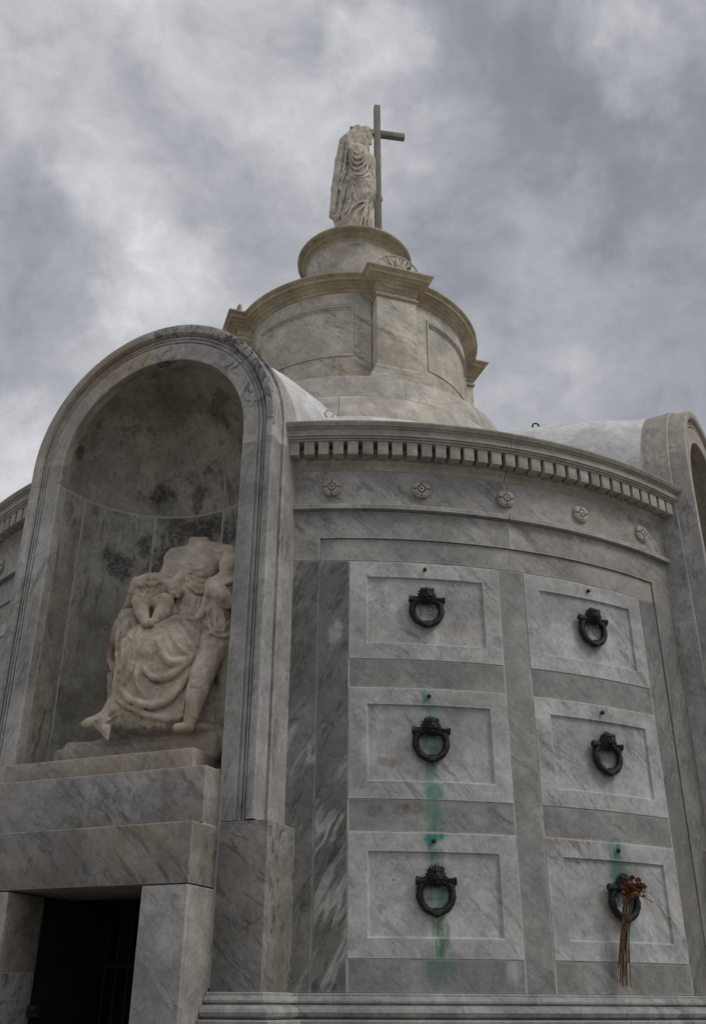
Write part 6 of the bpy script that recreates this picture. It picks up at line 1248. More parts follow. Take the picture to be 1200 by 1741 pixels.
['l',[[-0.039,-0.111,10.515],[-0.025,-0.108,10.477],[-0.008,-0.113,10.436],[0.014,-0.122,10.4],[0.039,-0.128,10.387],[0.065,-0.125,10.404],[0.088,-0.114,10.446],[0.107,-0.098,10.503],[0.124,-0.081,10.564]],[0.0078,0.0078,0.0078,0.0078,0.0078,0.0078,0.0078,0.0078,0.0078],0.005,1,2],
['l',[[-0.05,-0.13,10.518],[-0.042,-0.117,10.49],[-0.033,-0.111,10.454],[-0.02,-0.114,10.412],[-0.004,-0.122,10.372],[0.015,-0.129,10.343],[0.035,-0.135,10.33],[0.056,-0.137,10.335],[0.076,-0.134,10.359],[0.095,-0.124,10.4],[0.11,-0.108,10.454],[0.123,-0.092,10.509],[0.134,-0.078,10.561]],[0.0149,0.0149,0.0149,0.0149,0.0149,0.0149,0.0149,0.0149,0.0149,0.0149,0.0149,0.0149,0.0149],0.004,0,2],
['l',[[-0.05,-0.108,10.504],[-0.042,-0.1,10.471],[-0.033,-0.099,10.43],[-0.02,-0.106,10.384],[-0.004,-0.114,10.343],[0.015,-0.121,10.315],[0.035,-0.124,10.305],[0.056,-0.125,10.311],[0.076,-0.124,10.332],[0.095,-0.119,10.368],[0.11,-0.106,10.418],[0.123,-0.089,10.474],[0.134,-0.071,10.531]],[0.0084,0.0084,0.0084,0.0084,0.0084,0.0084,0.0084,0.0084,0.0084,0.0084,0.0084,0.0084,0.0084],0.005,1,2],
['l',[[-0.06,-0.121,10.499],[-0.054,-0.105,10.472],[-0.047,-0.098,10.432],[-0.037,-0.102,10.381],[-0.026,-0.11,10.332],[-0.013,-0.116,10.295],[0.002,-0.121,10.271],[0.018,-0.124,10.258],[0.035,-0.127,10.255],[0.053,-0.13,10.262],[0.072,-0.13,10.279],[0.089,-0.128,10.306],[0.105,-0.123,10.34],[0.118,-0.113,10.383],[0.129,-0.098,10.433],[0.137,-0.083,10.483],[0.145,-0.069,10.528]],[0.0161,0.0161,0.0161,0.0161,0.0161,0.0161,0.0161,0.0161,0.0161,0.0161,0.0161,0.0161,0.0161,0.0161,0.0161,0.0161,0.0161],0.004,0,2],
['l',[[-0.06,-0.095,10.489],[-0.054,-0.087,10.453],[-0.047,-0.087,10.406],[-0.037,-0.092,10.354],[-0.026,-0.098,10.308],[-0.013,-0.103,10.273],[0.002,-0.108,10.248],[0.018,-0.114,10.232],[0.036,-0.118,10.228],[0.054,-0.12,10.235],[0.072,-0.119,10.254],[0.089,-0.118,10.28],[0.105,-0.115,10.311],[0.118,-0.11,10.349],[0.129,-0.1,10.394],[0.137,-0.083,10.444],[0.145,-0.064,10.495]],[0.0091,0.0091,0.0091,0.0091,0.0091,0.0091,0.0091,0.0091,0.0091,0.0091,0.0091,0.0091,0.0091,0.0091,0.0091,0.0091,0.0091],0.005,1,2],
['l',[[-0.071,-0.099,10.479],[-0.065,-0.087,10.437],[-0.057,-0.082,10.384],[-0.048,-0.085,10.324],[-0.036,-0.091,10.268],[-0.022,-0.1,10.223],[-0.006,-0.112,10.189],[0.012,-0.123,10.166],[0.031,-0.13,10.16],[0.051,-0.131,10.168],[0.072,-0.128,10.191],[0.092,-0.123,10.223],[0.109,-0.117,10.262],[0.123,-0.11,10.308],[0.134,-0.1,10.36],[0.143,-0.086,10.414],[0.15,-0.07,10.468]],[0.0172,0.0172,0.0172,0.0172,0.0172,0.0172,0.0172,0.0172,0.0172,0.0172,0.0172,0.0172,0.0172,0.0172,0.0172,0.0172,0.0172],0.004,0,2],
['l',[[-0.071,-0.064,10.48],[-0.065,-0.064,10.424],[-0.057,-0.067,10.362],[-0.048,-0.074,10.298],[-0.036,-0.084,10.24],[-0.022,-0.098,10.19],[-0.006,-0.113,10.152],[0.012,-0.124,10.129],[0.031,-0.13,10.122],[0.051,-0.131,10.131],[0.072,-0.127,10.155],[0.092,-0.118,10.191],[0.109,-0.109,10.234],[0.123,-0.101,10.28],[0.134,-0.095,10.327],[0.143,-0.088,10.374],[0.15,-0.081,10.418]],[0.0097,0.0097,0.0097,0.0097,0.0097,0.0097,0.0097,0.0097,0.0097,0.0097,0.0097,0.0097,0.0097,0.0097,0.0097,0.0097,0.0097],0.005,1,2],
['l',[[-0.081,-0.07,10.452],[-0.076,-0.069,10.406],[-0.071,-0.066,10.357],[-0.065,-0.062,10.305],[-0.056,-0.064,10.252],[-0.046,-0.075,10.198],[-0.034,-0.094,10.148],[-0.019,-0.111,10.11],[-0.003,-0.123,10.085],[0.013,-0.132,10.069],[0.03,-0.138,10.06],[0.047,-0.141,10.059],[0.064,-0.142,10.063],[0.081,-0.141,10.074],[0.096,-0.137,10.094],[0.111,-0.128,10.123],[0.124,-0.115,10.164],[0.135,-0.102,10.21],[0.145,-0.093,10.253],[0.153,-0.089,10.289],[0.16,-0.088,10.318]],[0.0172,0.0173,0.0172,0.0172,0.0172,0.0172,0.0173,0.0172,0.0172,0.0172,0.0172,0.0173,0.0172,0.0172,0.0172,0.0172,0.0173,0.0172,0.0172,0.0172,0.0172],0.004,0,2],
['l',[[-0.081,-0.062,10.423],[-0.076,-0.061,10.377],[-0.071,-0.057,10.329],[-0.065,-0.055,10.277],[-0.056,-0.059,10.22],[-0.046,-0.073,10.164],[-0.034,-0.09,10.115],[-0.019,-0.105,10.08],[-0.003,-0.117,10.055],[0.013,-0.128,10.036],[0.03,-0.139,10.022],[0.047,-0.147,10.016],[0.064,-0.148,10.021],[0.08,-0.143,10.036],[0.096,-0.136,10.058],[0.111,-0.127,10.087],[0.123,-0.116,10.126],[0.135,-0.102,10.173],[0.145,-0.087,10.222],[0.153,-0.077,10.264],[0.16,-0.071,10.299]],[0.0097,0.0097,0.0097,0.0097,0.0097,0.0097,0.0097,0.0097,0.0097,0.0097,0.0097,0.0097,0.0097,0.0097,0.0097,0.0097,0.0097,0.0097,0.0097,0.0097,0.0097],0.005,1,2],
['l',[[-0.086,-0.071,10.364],[-0.082,-0.064,10.32],[-0.077,-0.057,10.274],[-0.071,-0.056,10.222],[-0.06,-0.065,10.168],[-0.047,-0.084,10.116],[-0.03,-0.104,10.074],[-0.01,-0.122,10.042],[0.011,-0.138,10.017],[0.033,-0.152,9.999],[0.056,-0.161,9.989],[0.078,-0.164,9.991],[0.099,-0.158,10.007],[0.118,-0.144,10.035],[0.134,-0.129,10.068],[0.147,-0.116,10.099],[0.159,-0.106,10.127]],[0.0184,0.0184,0.0184,0.0184,0.0184,0.0184,0.0184,0.0184,0.0184,0.0184,0.0184,0.0184,0.0184,0.0184,0.0184,0.0184,0.0184],0.004,0,2],
['l',[[-0.086,-0.063,10.335],[-0.082,-0.054,10.293],[-0.077,-0.049,10.245],[-0.07,-0.052,10.189],[-0.06,-0.064,10.132],[-0.046,-0.081,10.082],[-0.029,-0.101,10.04],[-0.01,-0.122,10.006],[0.011,-0.14,9.979],[0.033,-0.153,9.961],[0.056,-0.162,9.952],[0.078,-0.166,9.953],[0.099,-0.163,9.964],[0.118,-0.152,9.99],[0.134,-0.134,10.026],[0.147,-0.115,10.064],[0.159,-0.098,10.099]],[0.0104,0.0104,0.0104,0.0104,0.0104,0.0104,0.0104,0.0104,0.0104,0.0104,0.0104,0.0104,0.0104,0.0104,0.0104,0.0104,0.0104],0.005,1,2],
['l',[[0.145,-0.062,10.52],[0.139,-0.081,10.444],[0.134,-0.095,10.373],[0.132,-0.1,10.313],[0.133,-0.098,10.268],[0.138,-0.095,10.232],[0.143,-0.095,10.199],[0.149,-0.097,10.168],[0.154,-0.099,10.142],[0.159,-0.099,10.12]],[0.012,0.012,0.012,0.012,0.012,0.012,0.012,0.012,0.012,0.012],0.007,0,2],
['l',[[0.177,-0.037,10.49],[0.169,-0.047,10.462],[0.165,-0.055,10.429],[0.165,-0.06,10.392],[0.164,-0.065,10.355],[0.157,-0.075,10.321],[0.144,-0.088,10.29]],[0.012,0.012,0.012,0.012,0.012,0.012,0.012],0.007,0,2],
['l',[[0.187,-0.035,10.434],[0.189,-0.034,10.41],[0.191,-0.034,10.381],[0.193,-0.034,10.349],[0.196,-0.028,10.319],[0.2,-0.013,10.296],[0.206,0.014,10.283],[0.212,0.049,10.278]],[0.012,0.012,0.012,0.012,0.012,0.012,0.012,0.012],0.007,0,2],
['l',[[0.171,-0.044,10.308],[0.172,-0.043,10.274],[0.174,-0.047,10.23],[0.176,-0.057,10.175],[0.178,-0.071,10.111],[0.181,-0.088,10.044],[0.184,-0.106,9.98],[0.188,-0.12,9.927],[0.192,-0.129,9.889],[0.195,-0.134,9.859]],[0.012,0.012,0.012,0.012,0.012,0.012,0.012,0.012,0.012,0.012],0.007,0,2],
['l',[[0.214,-0.017,10.482],[0.216,-0.013,10.456],[0.219,-0.011,10.424],[0.222,-0.008,10.387],[0.226,-0.003,10.351],[0.23,0.012,10.324],[0.236,0.036,10.307]],[0.012,0.012,0.012,0.012,0.012,0.012,0.012],0.007,0,2],
['l',[[0.23,0.008,10.48],[0.233,0.01,10.434],[0.236,0.011,10.382],[0.239,0.009,10.325]],[0.012,0.012,0.012,0.012],0.007,0,2],
['c',[0.194,0.03,10.504],[0.216,0.03,10.015],0.045,0.036,0.02,0],
['c',[0.216,0.03,10],[0.233,0.03,9.937],0.03,0.018,0.01,0],
['l',[[0.174,-0.073,10.364],[0.175,-0.08,10.331],[0.175,-0.076,10.306],[0.177,-0.067,10.283],[0.178,-0.061,10.252],[0.18,-0.064,10.21],[0.181,-0.073,10.16],[0.183,-0.086,10.101],[0.185,-0.103,10.036],[0.187,-0.121,9.968],[0.189,-0.135,9.908],[0.191,-0.141,9.861],[0.193,-0.143,9.823]],[0.008,0.0083,0.0087,0.009,0.0093,0.0097,0.01,0.01,0.01,0.01,0.01,0.01,0.01],0.006,0,2],
['l',[[0.193,-0.045,10.393],[0.194,-0.044,10.37],[0.195,-0.041,10.345],[0.196,-0.034,10.319],[0.198,-0.025,10.292],[0.2,-0.016,10.262],[0.202,-0.01,10.226],[0.204,-0.009,10.182],[0.206,-0.01,10.133],[0.209,-0.016,10.077],[0.21,-0.033,10.014],[0.212,-0.059,9.945],[0.213,-0.089,9.878]],[0.008,0.0083,0.0087,0.009,0.0093,0.0097,0.01,0.01,0.01,0.01,0.01,0.01,0.01],0.006,0,2],
['l',[[0.213,-0.024,10.417],[0.214,-0.022,10.393],[0.214,-0.021,10.366],[0.216,-0.019,10.335],[0.217,-0.015,10.302],[0.219,-0.011,10.267],[0.22,-0.008,10.228],[0.223,-0.005,10.186],[0.225,-0.003,10.14],[0.228,-0,10.093],[0.23,0.001,10.048],[0.232,0.004,10.01],[0.234,0.008,9.978]],[0.008,0.0083,0.0087,0.009,0.0093,0.0097,0.01,0.01,0.01,0.01,0.01,0.01,0.01],0.006,0,2],
['l',[[-0.086,-0.087,10.433],[-0.087,-0.086,10.406],[-0.087,-0.087,10.374],[-0.088,-0.085,10.34],[-0.088,-0.081,10.305],[-0.088,-0.074,10.271],[-0.087,-0.067,10.237],[-0.086,-0.061,10.201],[-0.085,-0.055,10.163],[-0.083,-0.052,10.122],[-0.081,-0.05,10.083],[-0.079,-0.048,10.049],[-0.077,-0.045,10.02]],[0.01,0.0117,0.0133,0.015,0.0167,0.0183,0.02,0.019,0.018,0.017,0.016,0.015,0.014],0.006,1,2],
['l',[[-0.074,-0.111,10.495],[-0.077,-0.107,10.456],[-0.081,-0.081,10.44]],[0.012,0.012,0.012],0.006,1,2],
['l',[[-0.062,-0.134,9.872],[-0.063,-0.139,9.845],[-0.064,-0.142,9.818],[-0.066,-0.144,9.788],[-0.069,-0.143,9.756],[-0.072,-0.141,9.724],[-0.077,-0.136,9.691],[-0.083,-0.134,9.652],[-0.089,-0.138,9.609],[-0.095,-0.142,9.568],[-0.1,-0.142,9.535]],[0.008,0.0096,0.0112,0.0128,0.0144,0.016,0.0144,0.0128,0.0112,0.0096,0.008],0.006,1,2],
['l',[[0.164,-0.188,9.722],[0.163,-0.185,9.702],[0.162,-0.181,9.68],[0.16,-0.177,9.655],[0.158,-0.173,9.628],[0.155,-0.169,9.598],[0.153,-0.165,9.566],[0.15,-0.163,9.532],[0.147,-0.162,9.494],[0.144,-0.161,9.455],[0.141,-0.16,9.419],[0.139,-0.157,9.39],[0.137,-0.152,9.367]],[0.006,0.0073,0.0087,0.01,0.0113,0.0127,0.014,0.013,0.012,0.011,0.01,0.009,0.008],0.006,1,2],
['l',[[0.17,-0.008,10.61],[0.167,-0.038,10.537],[0.164,-0.06,10.475],[0.161,-0.071,10.423]],[0.008,0.008,0.008,0.008],0.006,1,2],
['c',[-0.037,-0.05,10.065],[0.16,-0.04,10.076],0.075,0.06,0.03,0],
['l',[[-0.072,-0.108,10.031],[-0.078,-0.083,10.008],[-0.082,-0.064,9.987]],[0.008,0.012,0.012],0.005,0,2],
['l',[[-0.062,-0.107,10.019],[-0.067,-0.084,10],[-0.069,-0.108,9.933]],[0.004,0.007,0.006],0.004,1,2],
['l',[[-0.049,-0.112,10.028],[-0.055,-0.099,9.992],[-0.059,-0.107,9.925]],[0.008,0.012,0.012],0.005,0,2],
['l',[[-0.039,-0.11,10.016],[-0.044,-0.109,9.974],[-0.047,-0.108,9.934]],[0.004,0.007,0.006],0.004,1,2],
['l',[[-0.027,-0.121,10.019],[-0.033,-0.118,9.973],[-0.037,-0.126,9.922]],[0.008,0.012,0.012],0.005,0,2],
['l',[[-0.016,-0.12,10.006],[-0.021,-0.137,9.945],[-0.024,-0.137,9.905]],[0.004,0.007,0.006],0.004,1,2],
['l',[[-0.004,-0.127,10.012],[-0.01,-0.146,9.944],[-0.014,-0.145,9.887]],[0.008,0.012,0.012],0.005,0,2],
['l',[[0.006,-0.126,10],[0.001,-0.153,9.929],[-0.002,-0.146,9.895]],[0.004,0.007,0.006],0.004,1,2],
['l',[[0.018,-0.155,9.983],[0.012,-0.152,9.937],[0.008,-0.154,9.893]],[0.008,0.012,0.012],0.005,0,2],
['l',[[0.029,-0.151,9.974],[0.024,-0.153,9.929],[0.021,-0.165,9.876]],[0.004,0.007,0.006],0.004,1,2],
['l',[[0.041,-0.164,9.974],[0.035,-0.161,9.928],[0.031,-0.163,9.867]],[0.008,0.012,0.012],0.005,0,2],
['l',[[0.051,-0.16,9.964],[0.046,-0.162,9.92],[0.043,-0.165,9.876]],[0.004,0.007,0.006],0.004,1,2],
['l',[[0.063,-0.171,9.967],[0.057,-0.171,9.918],[0.053,-0.17,9.877]],[0.008,0.012,0.012],0.005,0,2],
['l',[[0.074,-0.16,9.964],[0.068,-0.172,9.91],[0.065,-0.171,9.87]],[0.004,0.007,0.006],0.004,1,2],
['l',[[0.086,-0.164,9.974],[0.08,-0.171,9.918],[0.076,-0.173,9.858]],[0.008,0.012,0.012],0.005,0,2],
['l',[[0.096,-0.154,9.971],[0.091,-0.172,9.91],[0.088,-0.171,9.87]],[0.004,0.007,0.006],0.004,1,2],
['l',[[0.109,-0.143,9.997],[0.102,-0.171,9.918],[0.098,-0.17,9.878]],[0.008,0.012,0.012],0.005,0,2],
['l',[[0.119,-0.163,9.961],[0.113,-0.172,9.911],[0.11,-0.171,9.87]],[0.004,0.007,0.006],0.004,1,2],
['l',[[0.131,-0.161,9.977],[0.125,-0.161,9.928],[0.12,-0.173,9.858]],[0.008,0.012,0.012],0.005,0,2],
['l',[[0.141,-0.163,9.962],[0.136,-0.163,9.92],[0.133,-0.171,9.87]],[0.004,0.007,0.006],0.004,1,2],
['l',[[0.154,-0.133,10.007],[0.147,-0.162,9.928],[0.143,-0.164,9.884]],[0.008,0.012,0.012],0.005,0,2],
['l',[[0.164,-0.135,9.991],[0.158,-0.153,9.93],[0.155,-0.165,9.877]],[0.004,0.007,0.006],0.004,1,2],
['l',[[0.177,-0.109,10.033],[0.17,-0.137,9.955],[0.165,-0.163,9.868]],[0.008,0.012,0.012],0.005,0,2],
['l',[[0.187,-0.126,10.001],[0.181,-0.138,9.947],[0.178,-0.146,9.896]],[0.004,0.007,0.006],0.004,1,2],
['l',[[-0.031,-0.141,9.88],[-0.034,-0.139,9.852],[-0.034,-0.14,9.818],[-0.029,-0.146,9.775],[-0.019,-0.156,9.729],[-0.005,-0.163,9.685],[0.01,-0.168,9.646]],[0.0144,0.0144,0.0144,0.0144,0.0144,0.0144,0.0144],0.004,0,2],
['l',[[-0.015,-0.143,9.868],[-0.018,-0.144,9.838],[-0.018,-0.147,9.802],[-0.013,-0.153,9.76],[-0.003,-0.159,9.717],[0.011,-0.165,9.675],[0.026,-0.171,9.635]],[0.0096,0.0096,0.0096,0.0096,0.0096,0.0096,0.0096],0.005,1,2],
['l',[[-0.021,-0.149,9.857],[-0.015,-0.153,9.819],[-0.008,-0.158,9.777],[0.001,-0.164,9.733],[0.011,-0.168,9.691],[0.02,-0.171,9.653],[0.03,-0.176,9.617]],[0.012,0.012,0.012,0.012,0.012,0.012,0.012],0.004,0,2],
['l',[[-0.005,-0.152,9.845],[0.001,-0.155,9.808],[0.009,-0.158,9.768],[0.017,-0.162,9.727],[0.027,-0.165,9.686],[0.037,-0.168,9.649],[0.046,-0.17,9.615]],[0.008,0.008,0.008,0.008,0.008,0.008,0.008],0.005,1,2],
['l',[[0.126,-0.187,9.6],[0.112,-0.187,9.599],[0.096,-0.186,9.597],[0.079,-0.184,9.595],[0.06,-0.18,9.589],[0.04,-0.178,9.578],[0.021,-0.176,9.561],[0.001,-0.175,9.54],[-0.019,-0.172,9.516],[-0.037,-0.168,9.487],[-0.055,-0.164,9.455],[-0.072,-0.158,9.424],[-0.09,-0.149,9.396],[-0.108,-0.134,9.375],[-0.127,-0.114,9.362],[-0.144,-0.092,9.355],[-0.159,-0.069,9.351]],[0.0168,0.0168,0.0168,0.0168,0.0168,0.0168,0.0168,0.0168,0.0168,0.0168,0.0168,0.0168,0.0168,0.0168,0.0168,0.0168,0.0168],0.004,0,2],
['l',[[0.142,-0.18,9.599],[0.128,-0.18,9.598],[0.112,-0.18,9.596],[0.095,-0.179,9.592],[0.076,-0.176,9.585],[0.057,-0.173,9.575],[0.037,-0.171,9.558],[0.017,-0.171,9.536],[-0.003,-0.17,9.509],[-0.021,-0.168,9.479],[-0.039,-0.164,9.447],[-0.056,-0.161,9.413],[-0.074,-0.155,9.382],[-0.092,-0.145,9.357],[-0.11,-0.133,9.336],[-0.127,-0.12,9.32],[-0.142,-0.108,9.307]],[0.0112,0.0112,0.0112,0.0112,0.0112,0.0112,0.0112,0.0112,0.0112,0.0112,0.0112,0.0112,0.0112,0.0112,0.0112,0.0112,0.0112],0.005,1,2],
['l',[[0.141,-0.183,9.591],[0.128,-0.185,9.573],[0.114,-0.186,9.554],[0.097,-0.186,9.53],[0.079,-0.186,9.503],[0.06,-0.184,9.472],[0.041,-0.181,9.439],[0.021,-0.181,9.402],[0.002,-0.182,9.364],[-0.016,-0.182,9.328],[-0.032,-0.18,9.296],[-0.046,-0.178,9.268],[-0.058,-0.176,9.243]],[0.0156,0.0156,0.0156,0.0156,0.0156,0.0156,0.0156,0.0156,0.0156,0.0156,0.0156,0.0156,0.0156],0.004,0,2],
['l',[[0.157,-0.154,9.612],[0.144,-0.161,9.589],[0.13,-0.168,9.563],[0.114,-0.175,9.533],[0.096,-0.179,9.501],[0.077,-0.18,9.468],[0.057,-0.18,9.433],[0.037,-0.179,9.396],[0.018,-0.179,9.359],[0,-0.18,9.322],[-0.016,-0.18,9.289],[-0.03,-0.179,9.259],[-0.042,-0.179,9.232]],[0.0104,0.0104,0.0104,0.0104,0.0104,0.0104,0.0104,0.0104,0.0104,0.0104,0.0104,0.0104,0.0104],0.005,1,2],
['l',[[0.146,-0.161,9.6],[0.141,-0.168,9.572],[0.135,-0.173,9.543],[0.127,-0.175,9.513],[0.119,-0.177,9.48],[0.109,-0.178,9.444],[0.098,-0.18,9.403],[0.085,-0.183,9.358],[0.072,-0.185,9.314],[0.061,-0.186,9.275],[0.051,-0.186,9.241]],[0.0156,0.0156,0.0156,0.0156,0.0156,0.0156,0.0156,0.0156,0.0156,0.0156,0.0156],0.004,0,2],
['l',[[0.162,-0.157,9.595],[0.157,-0.155,9.576],[0.151,-0.153,9.554],[0.144,-0.154,9.525],[0.135,-0.158,9.49],[0.125,-0.164,9.45],[0.114,-0.169,9.405],[0.101,-0.174,9.359],[0.088,-0.177,9.314],[0.077,-0.179,9.274],[0.067,-0.179,9.239]],[0.0104,0.0104,0.0104,0.0104,0.0104,0.0104,0.0104,0.0104,0.0104,0.0104,0.0104],0.005,1,2],
['l',[[0.141,-0.193,9.675],[0.138,-0.19,9.65],[0.135,-0.187,9.621],[0.13,-0.184,9.588],[0.123,-0.181,9.549],[0.114,-0.181,9.504],[0.103,-0.183,9.456],[0.092,-0.184,9.408],[0.083,-0.185,9.364],[0.077,-0.186,9.326],[0.074,-0.186,9.293],[0.072,-0.185,9.266],[0.071,-0.185,9.242]],[0.012,0.012,0.012,0.012,0.012,0.012,0.012,0.012,0.012,0.012,0.012,0.012,0.012],0.004,0,2],
['l',[[0.157,-0.172,9.689],[0.155,-0.168,9.664],[0.151,-0.165,9.636],[0.147,-0.163,9.6],[0.14,-0.165,9.557],[0.13,-0.168,9.51],[0.119,-0.169,9.461],[0.108,-0.17,9.414],[0.099,-0.171,9.371],[0.093,-0.171,9.333],[0.09,-0.17,9.3],[0.088,-0.169,9.273],[0.087,-0.169,9.249]],[0.008,0.008,0.008,0.008,0.008,0.008,0.008,0.008,0.008,0.008,0.008,0.008,0.008],0.005,1,2],
['l',[[0.171,-0.187,9.751],[0.166,-0.184,9.721],[0.16,-0.18,9.689],[0.154,-0.177,9.653],[0.147,-0.174,9.615],[0.142,-0.172,9.578],[0.138,-0.17,9.545],[0.134,-0.17,9.511],[0.131,-0.172,9.477],[0.128,-0.174,9.443],[0.125,-0.174,9.409],[0.122,-0.174,9.374],[0.119,-0.174,9.338],[0.115,-0.175,9.304],[0.113,-0.173,9.274],[0.11,-0.17,9.25]],[0.0168,0.0168,0.0168,0.0168,0.0168,0.0168,0.0168,0.0168,0.0168,0.0168,0.0168,0.0168,0.0168,0.0168,0.0168,0.0168],0.004,0,2],
['l',[[0.188,-0.161,9.769],[0.182,-0.17,9.728],[0.176,-0.172,9.689],[0.17,-0.169,9.652],[0.164,-0.162,9.618],[0.158,-0.157,9.585],[0.154,-0.153,9.553],[0.15,-0.15,9.522],[0.147,-0.149,9.492],[0.145,-0.149,9.46],[0.142,-0.149,9.426],[0.139,-0.15,9.39],[0.135,-0.152,9.352],[0.132,-0.154,9.315],[0.129,-0.154,9.284],[0.127,-0.153,9.258]],[0.0112,0.0112,0.0112,0.0112,0.0112,0.0112,0.0112,0.0112,0.0112,0.0112,0.0112,0.0112,0.0112,0.0112,0.0112,0.0112],0.005,1,2],
['l',[[0.192,-0.177,9.747],[0.19,-0.178,9.72],[0.187,-0.177,9.692],[0.184,-0.173,9.661],[0.181,-0.167,9.629],[0.178,-0.162,9.596],[0.174,-0.157,9.561],[0.171,-0.154,9.525],[0.168,-0.151,9.488],[0.165,-0.148,9.449],[0.161,-0.146,9.41],[0.158,-0.145,9.371],[0.155,-0.144,9.335],[0.152,-0.146,9.301],[0.15,-0.15,9.269]],[0.0156,0.0156,0.0156,0.0156,0.0156,0.0156,0.0156,0.0156,0.0156,0.0156,0.0156,0.0156,0.0156,0.0156,0.0156],0.004,0,2],
['l',[[0.209,-0.135,9.781],[0.207,-0.147,9.743],[0.204,-0.152,9.708],[0.201,-0.148,9.678],[0.198,-0.14,9.648],[0.194,-0.133,9.617],[0.191,-0.126,9.584],[0.188,-0.123,9.548],[0.185,-0.122,9.508],[0.181,-0.122,9.467],[0.178,-0.121,9.426],[0.174,-0.12,9.387],[0.172,-0.12,9.35],[0.169,-0.123,9.315],[0.167,-0.127,9.283]],[0.0104,0.0104,0.0104,0.0104,0.0104,0.0104,0.0104,0.0104,0.0104,0.0104,0.0104,0.0104,0.0104,0.0104,0.0104],0.005,1,2],
['l',[[0.222,-0.141,9.737],[0.22,-0.136,9.713],[0.218,-0.127,9.692],[0.216,-0.109,9.676],[0.214,-0.082,9.668],[0.212,-0.052,9.662],[0.209,-0.034,9.643],[0.205,-0.037,9.601],[0.201,-0.054,9.543],[0.196,-0.075,9.481],[0.192,-0.09,9.426],[0.188,-0.097,9.381],[0.184,-0.098,9.348],[0.181,-0.095,9.322]],[0.0144,0.0144,0.0144,0.0144,0.0144,0.0144,0.0144,0.0144,0.0144,0.0144,0.0144,0.0144,0.0144,0.0144],0.004,0,2],
['l',[[0.219,0.01,9.599],[0.214,-0.008,9.538],[0.21,-0.023,9.482],[0.205,-0.035,9.433],[0.202,-0.042,9.394],[0.199,-0.046,9.361]],[0.0096,0.0096,0.0096,0.0096,0.0096,0.0096],0.005,1,2],
['l',[[-0.041,-0.142,9.782],[-0.041,-0.142,9.751],[-0.042,-0.143,9.716],[-0.044,-0.147,9.675],[-0.047,-0.151,9.633],[-0.053,-0.151,9.597],[-0.062,-0.147,9.567],[-0.074,-0.145,9.539],[-0.087,-0.144,9.512],[-0.099,-0.144,9.488],[-0.11,-0.141,9.469]],[0.0144,0.0144,0.0144,0.0144,0.0144,0.0144,0.0144,0.0144,0.0144,0.0144,0.0144],0.004,0,2],
['l',[[-0.025,-0.154,9.761],[-0.025,-0.153,9.731],[-0.026,-0.153,9.698],[-0.027,-0.154,9.66],[-0.031,-0.156,9.62],[-0.037,-0.158,9.582],[-0.046,-0.158,9.549],[-0.058,-0.153,9.522],[-0.071,-0.147,9.501],[-0.083,-0.14,9.483],[-0.094,-0.134,9.468]],[0.0096,0.0096,0.0096,0.0096,0.0096,0.0096,0.0096,0.0096,0.0096,0.0096,0.0096],0.005,1,2],
['l',[[0,-0.166,9.607],[-0.008,-0.167,9.59],[-0.016,-0.167,9.571],[-0.026,-0.167,9.55],[-0.037,-0.165,9.528],[-0.048,-0.161,9.504],[-0.06,-0.158,9.477],[-0.072,-0.155,9.445],[-0.084,-0.151,9.412],[-0.097,-0.146,9.378],[-0.109,-0.139,9.347],[-0.119,-0.131,9.321],[-0.128,-0.123,9.3]],[0.012,0.012,0.012,0.012,0.012,0.012,0.012,0.012,0.012,0.012,0.012,0.012,0.012],0.004,0,2],
['l',[[0.016,-0.17,9.595],[0.008,-0.17,9.579],[-0,-0.169,9.561],[-0.01,-0.167,9.541],[-0.021,-0.165,9.519],[-0.032,-0.162,9.494],[-0.044,-0.161,9.466],[-0.056,-0.159,9.434],[-0.068,-0.155,9.4],[-0.081,-0.151,9.365],[-0.093,-0.147,9.331],[-0.103,-0.144,9.301],[-0.112,-0.143,9.273]],[0.008,0.008,0.008,0.008,0.008,0.008,0.008,0.008,0.008,0.008,0.008,0.008,0.008],0.005,1,2],
['c',[0.213,0.16,10.556],[0.274,0.19,10.107],0.05,0.04,0.02,0],
['c',[0.274,0.19,10.107],[0.307,0.19,10.025],0.034,0.03,0.01,0],
['e',[0.309,0.17,10.002],[0.028,0.045,0.036],0.01,0],
['r',0.003,0.04,5]])

def carve(key):
    lo, hi, h, ops = MODELS[key]; s = Sculpt(lo, hi, h)
    for o in ops:
        if o[0] == 'c': s.cap(o[1], o[2], o[3], o[4], o[5], bool(o[6]))
        elif o[0] == 'l': s.curve(o[1], o[2], o[3], bool(o[4]), o[5])
        elif o[0] == 'e': s.ell(o[1], o[2], o[3], None, bool(o[4]))
        elif o[0] == 'b': s.box(o[1], o[2], o[3], o[4])
        else: s.rough(o[1], o[2], o[3])
    return s.mesh()
def figure(name, key, mat, root, base, label=None):
    V, Fq = carve(key); V = np.array(V)-np.array(base)
    o = obj_np(name, V, Fq, mat, root)
    if label: o['label'] = label
    return o
GROUP = thing('marble_statue_group', 'honey marble group of a headless seated woman with two children in the front niche', 'statue')
gb = (0.0, -3.03, .43*S+ZB)
a = radians(-39); GROUP.location = (-gb[1]*sin(a)+gb[0]*cos(a), gb[1]*cos(a)+gb[0]*sin(a), gb[2]); GROUP.rotation_euler[2] = a
figure('seated_woman', 'seated', 'statue', GROUP, gb, 'headless seated woman in heavy draped robes')
figure('infant', 'infant', 'statue', GROUP, gb, 'headless infant with drawn-up knees on the lap')
figure('standing_child', 'child', 'statue', GROUP, gb, 'weathered child standing at the woman\'s side')
figure('rough_base', 'base', 'plinth', GROUP, gb)
AZV = math.degrees(AZC)
